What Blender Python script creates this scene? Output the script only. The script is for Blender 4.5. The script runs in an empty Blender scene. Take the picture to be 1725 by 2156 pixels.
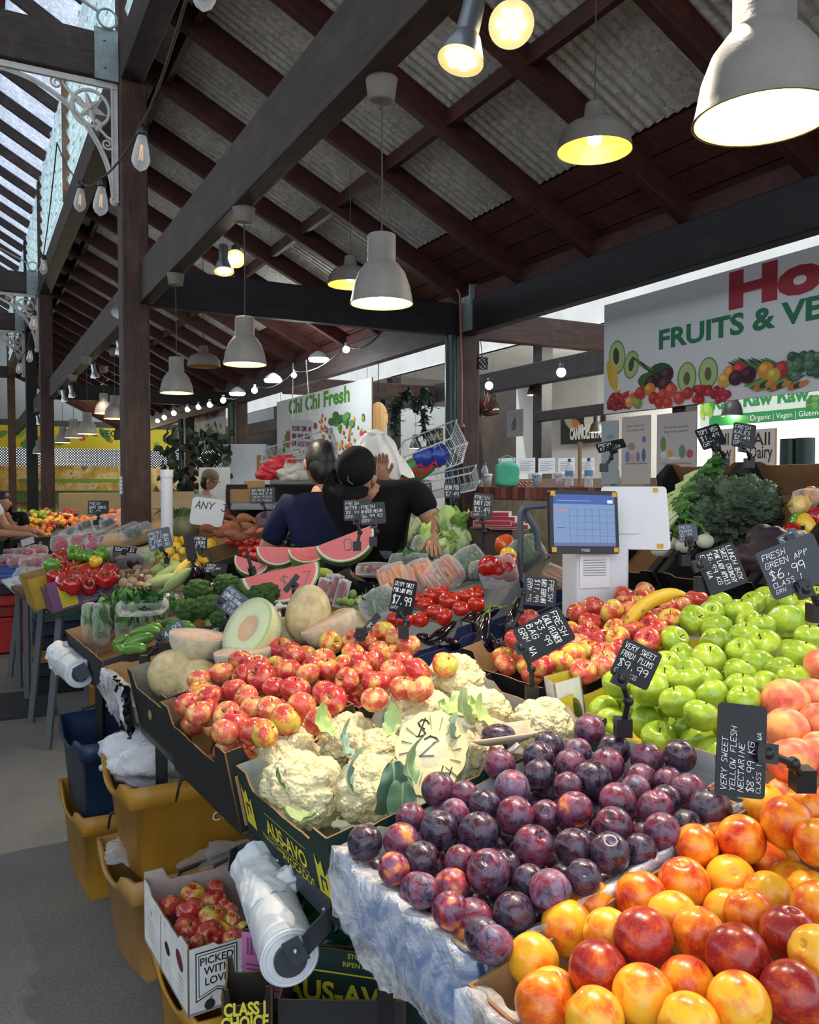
import bpy, bmesh, math, random
from mathutils import Vector, Matrix, noise
from math import sin, cos, pi, sqrt, atan2, radians as rad
random.seed(7)
S = bpy.context.scene
COL = S.collection
# ---------------------------------------------------------------- camera, world, exposure
FPX, HC = 1750.0, 1.55
PIT = math.atan(58/FPX)
cd = bpy.data.cameras.new('camera'); cam = bpy.data.objects.new('camera', cd); COL.objects.link(cam)
cam.location = (0, 0, HC); cam.rotation_euler = (pi/2-PIT, 0, 0)
cd.sensor_fit = 'VERTICAL'; cd.sensor_height = 36.0; cd.lens = 36.0*FPX/2156; cd.clip_start = .05; cd.clip_end = 400
S.camera = cam
S.view_settings.view_transform = 'Standard'; S.view_settings.look = 'None'
S.view_settings.exposure = 0.85; S.view_settings.gamma = 1; S.view_settings.use_curve_mapping = False
W = bpy.data.worlds.new('daylight'); S.world = W; W.use_nodes = True
wn = W.node_tree; wn.nodes.clear()
wo = wn.nodes.new('ShaderNodeOutputWorld'); wb = wn.nodes.new('ShaderNodeBackground')
sky = wn.nodes.new('ShaderNodeTexSky'); sky.sky_type = 'HOSEK_WILKIE'; sky.turbidity = 3.5
sky.sun_direction = (-.5, -.3, .8); sky.ground_albedo = .4
mixw = wn.nodes.new('ShaderNodeMixRGB'); mixw.inputs[0].default_value = .55; mixw.inputs[2].default_value = (.82, .90, 1, 1)
wn.links.new(sky.outputs[0], mixw.inputs[1]); wn.links.new(mixw.outputs[0], wb.inputs[0]); wn.links.new(wb.outputs[0], wo.inputs[0])
wb.inputs[1].default_value = 2.1
SUNE = 1.4
def light(kind, name, loc, energy, col=(1, .86, .66), r=.04, tgt=None, spot=None, blend=.6, size=None):
    l = bpy.data.lights.new(name, kind); l.energy = energy; l.color = col
    if kind in ('POINT', 'SPOT'): l.shadow_soft_size = r
    if kind == 'SPOT': l.spot_size = spot; l.spot_blend = blend
    if kind == 'AREA': l.size = size
    o = bpy.data.objects.new(name, l); COL.objects.link(o); o.location = loc
    if tgt is not None:
        o.rotation_euler = (Vector(tgt)-Vector(loc)).to_track_quat('-Z', 'Y').to_euler()
    return o
sun = light('SUN', 'sun', (0, 0, 12), SUNE, (1, .95, .88)); sun.data.angle = rad(1.5)
sun.rotation_euler = Vector((.75, .15, -1)).to_track_quat('-Z', 'Y').to_euler()
# ---------------------------------------------------------------- frames
CAMF = Vector((0, cos(PIT), -sin(PIT))); CAMU = Vector((0, sin(PIT), cos(PIT)))
def ray(x, y): return CAMF + Vector(((x-862.5)/FPX, 0, 0)) + CAMU*((1078-y)/FPX)
def at(x, y, d): return Vector((0, 0, HC)) + ray(x, y)*d
def atz(x, y, z):
    r = ray(x, y); return Vector((0, 0, HC)) + r*((z-HC)/r.z)
BX = Vector((.883, .470, 0)).normalized(); BY = Vector((-.470, .883, 0)).normalized()
def B(p, q, z=0): return BX*p + BY*q + Vector((0, 0, z))
BM = Matrix(((BX.x, BY.x, 0, 0), (BX.y, BY.y, 0, 0), (0, 0, 1, 0), (0, 0, 0, 1)))
TH = rad(32); TT = Vector((-sin(TH), cos(TH), 0)); TN = Vector((cos(TH), sin(TH), 0))
T0 = Vector((-.01, 1.33, .76)); SL = .2
ex = TN + Vector((0, 0, SL)); ex.normalize(); ez = ex.cross(TT); ez.normalize()
# table frame: x = inward (rising), y = along the table to the back, z = up off the board
TM = Matrix(((ex.x, TT.x, ez.x, T0.x), (ex.y, TT.y, ez.y, T0.y), (ex.z, TT.z, ez.z, T0.z), (0, 0, 0, 1)))
def tp(s, a, h=0): return TM @ Vector((s, a, h))
def ray_tab(x, y, h):
    r = ray(x, y); o = Vector((0, 0, HC)); q = T0 + ez*h
    return (q-o).dot(ez)/r.dot(ez)
def atab(x, y, h): return at(x, y, ray_tab(x, y, h))
def TRS(loc, rx=0, ry=0, rz=0, s=1):
    return Matrix.Translation(Vector(loc)) @ Matrix.Rotation(rz, 4, 'Z') @ Matrix.Rotation(ry, 4, 'Y') @ Matrix.Rotation(rx, 4, 'X') @ Matrix.Diagonal((s, s, s, 1))
# ---------------------------------------------------------------- objects
MW = {}
def reg(o, m): o.matrix_world = m; MW[o.name] = m.copy(); return o
def tag(o, label=None, cat=None, group=None, kind=None):
    if label: o['label'] = label
    if cat: o['category'] = cat
    if group: o['group'] = group
    if kind: o['kind'] = kind
    return o
def thing(name, label, cat, m=None, group=None):
    o = bpy.data.objects.new(name, None); COL.objects.link(o); o.empty_display_size = .02
    if m is None: m = Matrix()
    if isinstance(m, Vector): m = Matrix.Translation(m)
    MW[o.name] = m.copy(); o.matrix_basis = m
    return tag(o, label, cat, group)
def copy_tree(o, m=None, parent=None):
    c = o.copy(); COL.objects.link(c)
    if parent: c.parent = parent; c.matrix_parent_inverse = Matrix(); MW[c.name] = MW[parent.name] @ c.matrix_basis
    elif m is not None: c.matrix_basis = m; MW[c.name] = m.copy()
    for ch in list(o.children): copy_tree(ch, None, c)
    return c
def hx(s, k=1.0):
    s = s.lstrip('#'); v = [int(s[i:i+2], 16)/255 for i in (0, 2, 4)]
    return tuple(min(1, (c/12.92 if c <= .04045 else ((c+.055)/1.055)**2.4)*k) for c in v)
class MB:
    def __init__(s, col=(1, 1, 1)): s.v = []; s.f = []; s.c = []; s.s = []; s.m = []; s.col = col; s.mi = 0
    def add(s, vs, fs, M=None, smooth=False, col=None):
        n = len(s.v)
        s.v += [tuple(M @ Vector(v)) if M is not None else tuple(v) for v in vs]
        for f in fs:
            s.f.append([i+n for i in f]); s.c.append(col or s.col); s.s.append(smooth); s.m.append(s.mi)
        return s
    def box(s, c, d, M=None, col=None):
        x, y, z = c; a, b, e = d[0]/2, d[1]/2, d[2]/2
        vs = [(x+i*a, y+j*b, z+k*e) for i in (-1, 1) for j in (-1, 1) for k in (-1, 1)]
        return s.add(vs, [(0, 1, 3, 2), (4, 6, 7, 5), (0, 4, 5, 1), (2, 3, 7, 6), (0, 2, 6, 4), (1, 5, 7, 3)], M, False, col)
    def bar(s, p0, p1, w, h, col=None, up=(0, 0, 1)):
        p0 = Vector(p0); p1 = Vector(p1); x = (p1-p0); L = x.length; x.normalize(); u = Vector(up)
        y = u.cross(x)
        if y.length < 1e-4: y = Vector((0, 1, 0)).cross(x)
        y.normalize(); z = x.cross(y); c = (p0+p1)/2
        M = Matrix(((x.x, y.x, z.x, c.x), (x.y, y.y, z.y, c.y), (x.z, y.z, z.z, c.z), (0, 0, 0, 1)))
        return s.box((0, 0, 0), (L, w, h), M, col)
    def tube(s, pts, r, n=8, M=None, col=None, caps=True, flat=1.0):
        pts = [Vector(p) for p in pts]; k = len(pts); rr = r if isinstance(r, (list, tuple)) else [r]*k
        vs = []; prev = None
        for i, p in enumerate(pts):
            d = (pts[min(i+1, k-1)]-pts[max(i-1, 0)])
            d = d.normalized() if d.length > 1e-9 else Vector((0, 0, 1))
            if prev is None:
                a = Vector((0, 0, 1)) if abs(d.z) < .9 else Vector((1, 0, 0))
                u = d.cross(a).normalized()
            else:
                u = prev - d*prev.dot(d); u = u.normalized() if u.length > 1e-6 else d.orthogonal().normalized()
            prev = u; w = d.cross(u)
            for j in range(n):
                t = 2*pi*j/n; vs.append(p + u*cos(t)*rr[i] + w*sin(t)*rr[i]*flat)
        fs = [(i*n+j, i*n+(j+1) % n, (i+1)*n+(j+1) % n, (i+1)*n+j) for i in range(k-1) for j in range(n)]
        s.add(vs, fs, M, True, col)
        if caps:
            s.add(vs[:n], [tuple(reversed(range(n)))], M, False, col); s.add(vs[-n:], [tuple(range(n))], M, False, col)
        return s
    def lathe(s, prof, n=24, M=None, col=None, fn=None):
        vs = []; k = len(prof)
        for (r, z) in prof:
            for j in range(n):
                t = 2*pi*j/n; v = (r*cos(t), r*sin(t), z)
                vs.append(fn(v, t) if fn else v)
        fs = [(i*n+j, i*n+(j+1) % n, (i+1)*n+(j+1) % n, (i+1)*n+j) for i in range(k-1) for j in range(n)]
        return s.add(vs, fs, M, True, col)
    def ball(s, c, r, n=16, m=10, M=None, col=None, fn=None):
        rx, ry, rz = r if isinstance(r, (tuple, list)) else (r, r, r)
        vs = [(0, 0, -1)]; 
        for i in range(1, m):
            ph = -pi/2+pi*i/m
            vs += [(cos(ph)*cos(2*pi*j/n), cos(ph)*sin(2*pi*j/n), sin(ph)) for j in range(n)]
        vs.append((0, 0, 1)); e = len(vs)-1
        fs = [(0, 1+(j+1) % n, 1+j) for j in range(n)]
        fs += [(1+(i-1)*n+j, 1+(i-1)*n+(j+1) % n, 1+i*n+(j+1) % n, 1+i*n+j) for i in range(1, m-1) for j in range(n)]
        fs += [(e, 1+(m-2)*n+j, 1+(m-2)*n+(j+1) % n) for j in range(n)]
        if fn: vs = [fn(Vector(v)) for v in vs]
        vs = [(c[0]+v[0]*rx, c[1]+v[1]*ry, c[2]+v[2]*rz) for v in vs]
        return s.add(vs, fs, M, True, col)
    def grid(s, fn, nu, nv, M=None, col=None, smooth=True, thick=0):
        vs = [fn(i/nu, j/nv) for i in range(nu+1) for j in range(nv+1)]
        fs = [(i*(nv+1)+j, (i+1)*(nv+1)+j, (i+1)*(nv+1)+j+1, i*(nv+1)+j+1) for i in range(nu) for j in range(nv)]
        return s.add(vs, fs, M, smooth, col)
    def plate(s, poly, t, M=None, cf=None, cb=None, ce=None):
        # polygon in x,z at y=0 (front, faces -y) and y=t (back)
        n = len(poly); f = [(x, 0, z) for x, z in poly]; b = [(x, t, z) for x, z in poly]
        s.add(f, [tuple(range(n))], M, False, cf); s.add(b, [tuple(reversed(range(n)))], M, False, cb or cf)
        s.add(f+b, [(i, n+i, n+(i+1) % n, (i+1) % n) for i in range(n)], M, False, ce or cb or cf)
        return s
    def build(s, name, mat, parent=None, world=False, bevel=0, sub=0, solid=0, m=None):
        me = bpy.data.meshes.new(name); vs = s.v
        if world and parent is not None:
            inv = MW[parent.name].inverted(); vs = [tuple(inv @ Vector(v)) for v in vs]
        me.from_pydata(vs, [], s.f)
        mats = mat if isinstance(mat, (list, tuple)) else [mat]
        for mm in mats: me.materials.append(mm)
        me.polygons.foreach_set('use_smooth', s.s)
        if len(mats) > 1: me.polygons.foreach_set('material_index', s.m)
        if any(c != (1, 1, 1) for c in s.c):
            ca = me.color_attributes.new('Col', 'FLOAT_COLOR', 'CORNER'); buf = []
            for f, c in zip(s.f, s.c): buf += [c[0], c[1], c[2], 1.0]*len(f)
            ca.data.foreach_set('color', buf)
        me.update()
        o = bpy.data.objects.new(name, me); COL.objects.link(o)
        if parent is not None: o.parent = parent; MW[o.name] = MW[parent.name]
        else:
            mm = m if m is not None else Matrix()
            if world:  # recentre on the geometry's foot
                xs = [Vector(v) for v in vs]; cx = sum(v.x for v in xs)/len(xs); cy = sum(v.y for v in xs)/len(xs); cz = min(v.z for v in xs)
                L = Vector((cx, cy, cz)); me.transform(Matrix.Translation(-L)); mm = Matrix.Translation(L)
            o.matrix_basis = mm; MW[o.name] = mm.copy()
        if bevel:
            b = o.modifiers.new('bevel', 'BEVEL'); b.width = bevel; b.segments = 2; b.limit_method = 'ANGLE'
        if solid:
            b = o.modifiers.new('solid', 'SOLIDIFY'); b.thickness = solid; b.offset = 0
        if sub:
            b = o.modifiers.new('sub', 'SUBSURF'); b.levels = sub; b.render_levels = sub
        return o
# ---------------------------------------------------------------- materials
MATS = {}
def nt(name):
    m = bpy.data.materials.new(name); m.use_nodes = True; t = m.node_tree; t.nodes.clear()
    o = t.nodes.new('ShaderNodeOutputMaterial'); b = t.nodes.new('ShaderNodeBsdfPrincipled')
    t.links.new(b.outputs[0], o.inputs[0]); MATS[name] = m
    return m, t, b
def N(t, k, **kw):
    n = t.nodes.new(k)
    for a, v in kw.items():
        if a == 'i':
            for q, w in v.items(): n.inputs[q].default_value = w
        else: setattr(n, a, v)
    return n
def setb(b, rough=.5, metal=0, coat=0, spec=.5, trans=0, alpha=1, sss=0, emit=None, es=0, ior=1.45):
    b.inputs['Roughness'].default_value = rough; b.inputs['Metallic'].default_value = metal
    b.inputs['Coat Weight'].default_value = coat; b.inputs['Coat Roughness'].default_value = .12
    b.inputs['Specular IOR Level'].default_value = spec; b.inputs['Transmission Weight'].default_value = trans
    b.inputs['Alpha'].default_value = alpha; b.inputs['IOR'].default_value = ior
    if sss:
        b.inputs['Subsurface Weight'].default_value = sss; b.inputs['Subsurface Radius'].default_value = (.02, .01, .005); b.inputs['Subsurface Scale'].default_value = .5
    if emit: b.inputs['Emission Color'].default_value = (*emit, 1); b.inputs['Emission Strength'].default_value = es
def coords(t, rnd=False, scale=(1, 1, 1)):
    c = N(t, 'ShaderNodeTexCoord'); mp = N(t, 'ShaderNodeMapping'); mp.inputs['Scale'].default_value = scale
    t.links.new(c.outputs['Object'], mp.inputs[0])
    if rnd:
        oi = N(t, 'ShaderNodeObjectInfo'); m = N(t, 'ShaderNodeVectorMath', operation='SCALE'); m.inputs[0].default_value = (37, 91, 53)
        t.links.new(oi.outputs['Random'], m.inputs['Scale']); t.links.new(m.outputs[0], mp.inputs['Location'])
    return mp.outputs[0]
def ramp(t, src, stops, interp='LINEAR'):
    r = N(t, 'ShaderNodeValToRGB'); cr = r.color_ramp; cr.interpolation = interp
    while len(cr.elements) < len(stops): cr.elements.new(.5)
    for e, (p, c) in zip(cr.elements, stops): e.position = p; e.color = (*c, 1)
    t.links.new(src, r.inputs[0]); return r.outputs[0]
def noise_n(t, vec, scale, detail=3, rough=.55, dist=0):
    n = N(t, 'ShaderNodeTexNoise', i={'Scale': scale, 'Detail': detail, 'Roughness': rough, 'Distortion': dist})
    t.links.new(vec, n.inputs['Vector']); return n.outputs['Fac']
def mix(t, a, b, f, mode='MIX'):
    n = N(t, 'ShaderNodeMixRGB', blend_type=mode)
    for s, v in ((0, f), (1, a), (2, b)):
        if isinstance(v, (int, float)): n.inputs[s].default_value = v
        elif isinstance(v, tuple): n.inputs[s].default_value = (*v, 1)
        else: t.links.new(v, n.inputs[s])
    return n.outputs[0]
def bump(t, b, h, st=.3, dist=.01):
    n = N(t, 'ShaderNodeBump', i={'Strength': st, 'Distance': dist}); t.links.new(h, n.inputs['Height']); t.links.new(n.outputs[0], b.inputs['Normal'])
def mat(name, col, rough=.5, col2=None, ns=6, amt=1.0, bs=0, bsc=40, bd=.004, rnd=False, stretch=(1, 1, 1), stops=None, **kw):
    m, t, b = nt(name); setb(b, rough, **kw)
    v = coords(t, rnd, stretch)
    if col2 is not None or stops:
        f = noise_n(t, v, ns, 4, .6)
        t.links.new(ramp(t, f, stops or [(.35, col), (.65, col2)]), b.inputs['Base Color'])
    else: b.inputs['Base Color'].default_value = (*col, 1)
    if bs: bump(t, b, noise_n(t, v, bsc, 3), bs, bd)
    return m
def attr_mat(name, rough=.5, wear=0, **kw):
    m, t, b = nt(name); setb(b, rough, **kw)
    a = N(t, 'ShaderNodeAttribute', attribute_name='Col'); o = a.outputs['Color']
    if wear:
        v = coords(t); f = noise_n(t, v, 14, 5, .65)
        o = mix(t, o, ramp(t, f, [(.3, (.62, .62, .62)), (.7, (1.1, 1.08, 1.05))]), wear, 'MULTIPLY')
    t.links.new(o, b.inputs['Base Color']); return m
PRINT = attr_mat('printed_card', .6); CARD = attr_mat('cardboard_colour', .75, .6); GLOSSP = attr_mat('gloss_plastic', .3)
CHALK = mat('chalk_white', (.85, .87, .9), .9); INK = mat('black_ink', (.02, .02, .02), .6)
BLACKP = mat('black_plastic', hx('17181a'), .38); BLACKCARD = mat('black_card', hx('0f1012'), .35, hx('17181b'), 9, spec=.4)
SHEENCARD = mat('blue_grey_sheen_card', hx('3a4550'), .35, hx('465562'), 9)  # blue-grey puts the reflection on the black cucumber card into its colour
WHITEP = mat('white_plastic', hx('dcdee2'), .35); STEEL = mat('brushed_steel', hx('a9adb0'), .3, metal=.9)
GALV = mat('galvanised_bracket', hx('7f8b8c'), .5, hx('94a09f'), 14, metal=.4)
def timber(name, c1, c2, rough=.6, dust=None):
    m, t, b = nt(name); setb(b, rough, spec=.35)
    v = coords(t, True, (1.2, 14, 14)); f = noise_n(t, v, 3.0, 6, .65, .6)
    c = ramp(t, f, [(.3, c1), (.7, c2)])
    v2 = coords(t, True, (4, 4, 4)); g = noise_n(t, v2, 1.0, 5, .6)
    c = mix(t, c, dust or tuple(x*1.9 for x in c2), ramp(t, g, [(.52, (0, 0, 0)), (.8, (.6, .6, .6))]))
    t.links.new(c, b.inputs['Base Color']); bump(t, b, f, .35, .006); return m
WOODB = timber('dark_beam_wood', hx('2b211f'), hx('463a37'), .55)
WOODK = timber('black_stained_wood', hx('141214'), hx('242022'), .5)
WOODR = timber('red_brown_rafter_wood', hx('2c1613'), hx('4a2621'), .6)
WOODP = timber('post_wood', hx('30201a'), hx('503a30'), .55)
WOODO = timber('weathered_post_wood', hx('5a4636'), hx('8a6e54'), .6)
def film(name, tint=(1, 1, 1), a=.22, rough=.12, milky=.0, streak=0):
    m = bpy.data.materials.new(name); m.use_nodes = True; t = m.node_tree; t.nodes.clear(); MATS[name] = m
    o = N(t, 'ShaderNodeOutputMaterial'); tr = N(t, 'ShaderNodeBsdfTransparent'); tr.inputs[0].default_value = (*tint, 1)
    g = N(t, 'ShaderNodeBsdfPrincipled'); setb(g, rough, spec=.8); g.inputs['Base Color'].default_value = (*[.9*x for x in tint], 1)
    v = coords(t, True); f = noise_n(t, v, 22, 4, .6, 1.5); bump(t, g, f, .9, .012)
    fr = N(t, 'ShaderNodeLayerWeight', i={'Blend': .35}); mr = N(t, 'ShaderNodeMath', operation='MULTIPLY_ADD', i={1: a*1.6, 2: a*.35+milky}); mr.use_clamp = True
    t.links.new(fr.outputs['Facing'], mr.inputs[0])
    fac = mr.outputs[0]
    if streak:
        v2 = coords(t, True, (1, .35, 1)); gn = noise_n(t, v2, 7, 5, .62, 2.0); rr = N(t, 'ShaderNodeMapRange', i={1: .42, 2: .66, 3: 0, 4: streak}); t.links.new(gn, rr.inputs[0])
        ad = N(t, 'ShaderNodeMath', operation='ADD'); ad.use_clamp = True; t.links.new(fac, ad.inputs[0]); t.links.new(rr.outputs[0], ad.inputs[1]); fac = ad.outputs[0]
    mx = N(t, 'ShaderNodeMixShader'); t.links.new(fac, mx.inputs[0]); t.links.new(tr.outputs[0], mx.inputs[1]); t.links.new(g.outputs[0], mx.inputs[2])
    t.links.new(mx.outputs[0], o.inputs[0]); return m
FILM = film('clear_wrap', (1, 1, 1), .32); FILMM = film('milky_plastic', (.93, .95, .97), .5, .25, .35)
def emis(name, col, st):
    m, t, b = nt(name); setb(b, .5, emit=col, es=st); b.inputs['Base Color'].default_value = (*col, 1); return m
# ---------------------------------------------------------------- lettering
GL = dict(A='002640 1232', B='0006 0626352403 0333423000', C='4536160501103041', D='0006 062645412000', E='46060040 0333', F='460600 0333',
 G='45361605011030414323', H='0006 4046 0343', I='2026', J='36311001', K='0006 460340', L='060040', M='0006234640', N='00064046',
 O='160501103041453616', P='0006 0636453403', Q='160501103041453616 2240', R='0006 0636453403 2340', S='45361605143332413010', T='2026 0646',
 U='060110304146', V='062046', W='0610233046', X='0046 0640', Y='0623 462320', Z='06460040')
GL.update({'0': '160501103041453616', '1': '152620', '2': '05163645340040', '3': '0646244341301001', '4': '30360242', '5': '460604344341301001',
 '6': '36150201103041423302', '7': '064610', '8': '231405163645342332413010011223', '9': '44331304051636454440', '$': '45361605143332413010 2027',
 '.': '2021', '-': '1333', '&': '400516351401103043', '!': '2622 2120', '/': '0046', "'": '2625'})
def chalk(mb, text, x, z, h, y=-.0012, shear=.18, w=None, col=None, th=.1, seed=0, just=False):
    rnd = random.Random(hash(text) % 999+seed); k = h/6; adv = 5.6*k
    if w and len(text)*adv > w: kx = w/(len(text)*adv)
    else: kx = 1
    for ch in text:
        for st in GL.get(ch, '').split():
            pts = [(int(st[i]), int(st[i+1])) for i in range(0, len(st), 2)]
            P = [(x+(a+rnd.uniform(-.25, .25)+b*shear)*k*kx, z+(b+rnd.uniform(-.25, .25))*k) for a, b in pts]
            r = h*th*.5
            for (x0, z0), (x1, z1) in zip(P[:-1], P[1:]):
                L = math.hypot(x1-x0, z1-z0) or 1e-6; ux, uz = (x1-x0)/L, (z1-z0)/L; nx, nz = -uz*r, ux*r
                x0e, z0e, x1e, z1e = x0-ux*r, z0-uz*r, x1+ux*r, z1+uz*r
                mb.add([(x0e+nx, y, z0e+nz), (x0e-nx, y, z0e-nz), (x1e-nx, y, z1e-nz), (x1e+nx, y, z1e+nz)], [(0, 1, 2, 3)], None, False, col)
        x += adv*kx*rnd.uniform(.92, 1.05)
    return x
TXT = {}
def text(mb, s, x, z, h, M=None, col=(0, 0, 0), bold=.0, sx=1, y=-.001, center=True, serif=False, shear=0):
    key = (s, bold)
    if key not in TXT:
        c = bpy.data.curves.new('t', 'FONT'); c.body = s; c.size = 1.0; c.offset = bold; c.resolution_u = 3; c.fill_mode = 'FRONT'
        o = bpy.data.objects.new('t', c); me = o.to_mesh()
        TXT[key] = ([tuple(v.co) for v in me.vertices], [tuple(p.vertices) for p in me.polygons]); o.to_mesh_clear()
        bpy.data.objects.remove(o); bpy.data.curves.remove(c)
    vs, fs = TXT[key]
    if not vs: return
    x0 = min(v[0] for v in vs); x1 = max(v[0] for v in vs); k = h/.72; w = (x1-x0)*k*sx
    ox = x-w/2 if center else x
    mb.add([(ox+(v[0]-x0+v[1]*shear)*k*sx, y, z+v[1]*k) for v in vs], fs, M, False, col)
    return w
def ell(mb, x, z, rx, rz, col, a=0, y=-.001, n=20, M=None, a0=0, a1=2*pi):
    ca, sa = cos(a), sin(a); vs = []
    for i in range(n if a1-a0 >= 6.28 else n+1):
        t = a0+(a1-a0)*i/n; u, w = rx*cos(t), rz*sin(t); vs.append((x+u*ca-w*sa, y, z+u*sa+w*ca))
    if a1-a0 < 6.28: vs.append((x, y, z))
    mb.add(vs, [tuple(range(len(vs)))], M, False, col)
def rect(mb, x0, z0, x1, z1, col, y=-.001, M=None): mb.add([(x0, y, z0), (x1, y, z0), (x1, y, z1), (x0, y, z1)], [(0, 1, 2, 3)], M, False, col)
def rrect(w, h, r, n=5):
    P = []
    for cx, cz, a0 in ((w/2-r, h/2-r, 0), (-w/2+r, h/2-r, pi/2), (-w/2+r, -h/2+r, pi), (w/2-r, -h/2+r, 1.5*pi)):
        P += [(cx+r*cos(a0+pi/2*i/n), cz+r*sin(a0+pi/2*i/n)) for i in range(n+1)]
    return P[::-1]
# ================================================================ structure
def struct(o): o['kind'] = 'structure'; return o
# floor
m, t, b = nt('asphalt_floor'); setb(b, .75, spec=.4); v = coords(t)
f1 = noise_n(t, v, 1.2, 5, .6); f2 = noise_n(t, v, 90, 3, .7)
c = ramp(t, f1, [(.3, hx('6a6866')), (.55, hx('7d7b77')), (.75, hx('8a8275'))])
c = mix(t, c, ramp(t, f2, [(.4, (.6, .6, .6)), (.68, (1.0, 1.0, 1.0)), (.78, (1.9, 1.9, 1.85))]), .8, 'MULTIPLY')
t.links.new(c, b.inputs['Base Color']); bump(t, b, f2, .4, .004)
mb = MB(); mb.add([(-30, -14, 0), (30, -14, 0), (30, 60, 0), (-30, 60, 0)], [(0, 1, 2, 3)]); struct(mb.build('floor', MATS['asphalt_floor']))
mb = MB(); mb.box((0, 0, 0), (.62, .75, .012), TRS(at(12, 1470, 5.8).to_2d().to_3d() + Vector((0, 0, .006)), 0, 0, rad(25)))
tag(mb.build('rubber_mat', mat('dark_rubber', hx('262728'), .8, bs=.3), world=True), 'dark rubber mat lying on the asphalt aisle floor', 'mat')
# timber members: box along local X so the grain follows
def member(name, p0, p1, w, h, mt, up=(0, 0, 1), bevel=.008):
    p0 = Vector(p0); p1 = Vector(p1); x = (p1-p0); L = x.length; x.normalize(); y = Vector(up).cross(x)
    if y.length < 1e-4: y = BY.copy()
    y.normalize(); z = x.cross(y); c = (p0+p1)/2
    m = Matrix(((x.x, y.x, z.x, c.x), (x.y, y.y, z.y, c.y), (x.z, y.z, z.z, c.z), (0, 0, 0, 1)))
    mb = MB(); mb.box((0, 0, 0), (L, w, h)); return mb.build(name, mt, m=m, bevel=bevel)
ROWS = [6.75, 14.75, 18.35, 26.6]
posd = {6.75: 'beside the pumpkins', 14.75: 'beyond the lamps row', 18.35: 'between two thinner ones far down the aisle', 26.6: 'last before the end wall'}
def post(p, q, w, z1, label, mt=WOODP):
    o = member('timber_post', B(p, q, 0), B(p, q, z1), w, w, mt, bevel=.012); return tag(o, label, 'post', 'posts along the stalls')
post(1.165, 6.75, .2, 6.4, 'tall dark timber post carrying the big pendant beam and a star bracket')
post(1.165, 14.75, .2, 6.4, 'second tall timber post of the aisle row, orange-brown below', WOODP)
post(1.165, 18.35, .2, 6.4, 'third tall dark post of the aisle row', WOODK)
post(1.165, 26.6, .2, 6.4, 'farthest dark post of the aisle row')
for q, l in ((6.75, 'dark timber corner post with a copper pipe, behind the stall keepers'), (14.1, 'dark post beside a green pipe, left of the hanging fruit sign'), (17.9, 'slim dark post left of the small green and white sign')):
    post(4.2, q, .19, 3.24, l, WOODP)
    mb = MB(hx('12302a')); mb.tube([B(4.02, q-.02, 0), B(4.02, q-.02, 2.94)], .055, 14)
    tag(mb.build('green_pipe', GLOSSP, world=True), {6.75: 'thick dark green downpipe beside the corner post', 14.1: 'dark green pipe left of the hanging fruit sign', 17.9: 'slim far green pipe by the small green and white sign'}[q], 'pipe')
for q, l in ((6.9, 'dark post behind the top of the large fruit and vegetable sign'), (9.55, 'dark post in the white shop beyond the brick ledge'), (14.2, 'dark post with leafy garland beyond the wicker lamp')):
    post(7.22, q, .2, 3.9, l, WOODK)
# longitudinal beams
def beam(p, q0, q1, z0, z1, w, label, mt=WOODB, name='timber_beam'):
    return tag(member(name, B(p, q0, (z0+z1)/2), B(p, q1, (z0+z1)/2), w, z1-z0, mt), label, 'beam', 'timber beams of the market hall')
beam(1.24, -1.5, 6.66, 2.94, 3.25, .098, 'long grey-brown beam carrying the pendant lamps overhead')
beam(1.24, 6.86, 14.65, 2.94, 3.25, .098, 'second long beam with small spot lamps beyond the aisle post')
beam(1.24, 14.85, 26, 2.94, 3.25, .098, 'far beam of the lamp row near the end wall')
beam(4.16, -1, 6.66, 2.94, 3.24, .12, 'black eaves beam above the large fruit and vegetable sign', WOODK)
beam(4.16, 6.86, 27.5, 2.94, 3.24, .12, 'eaves beam running above the hanging fruit sign', WOODB)
beam(7.05, 1, 14.1, 2.94, 3.24, .14, 'dark beam across the white shop behind the brick ledge', WOODK)
beam(7.05, 3, 9.45, 2.42, 2.56, .1, 'lower dark rail of the white shop', WOODK)
beam(7.05, 14.3, 27, 2.94, 3.24, .14, 'dark beam of the far shops', WOODK)
def xbeam(p0, p1, q, z0, z1, label, mt=WOODK, w=.1): return tag(member('cross_beam', B(p0, q, (z0+z1)/2), B(p1, q, (z0+z1)/2), w, z1-z0, mt), label, 'beam', 'cross beams of the market hall')
xbeam(1.27, 4.1, 6.75, 2.94, 3.24, 'black cross beam behind the hanging pendant lamps')
xbeam(4.3, 6.95, 6.8, 2.94, 3.22, 'brown cross beam left of the large fruit and vegetable sign', WOODP)
xbeam(4.3, 6.95, 12.2, 2.94, 3.2, 'far brown cross beam above the leafy garland', WOODP)
for q in (14.75,): xbeam(1.27, 4.1, q, 2.94, 3.2, 'far cross beam above the small green and white sign')
tl = ['timber tie beam above the nearest white star bracket', 'timber tie beam above the middle white star bracket', 'timber tie beam above the far white star bracket', 'farthest tie beam of the aisle roof']
for q, l in zip(ROWS, tl): xbeam(-3.2, 1.06, q, 4.61, 4.94, l, WOODB, .12)
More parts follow.
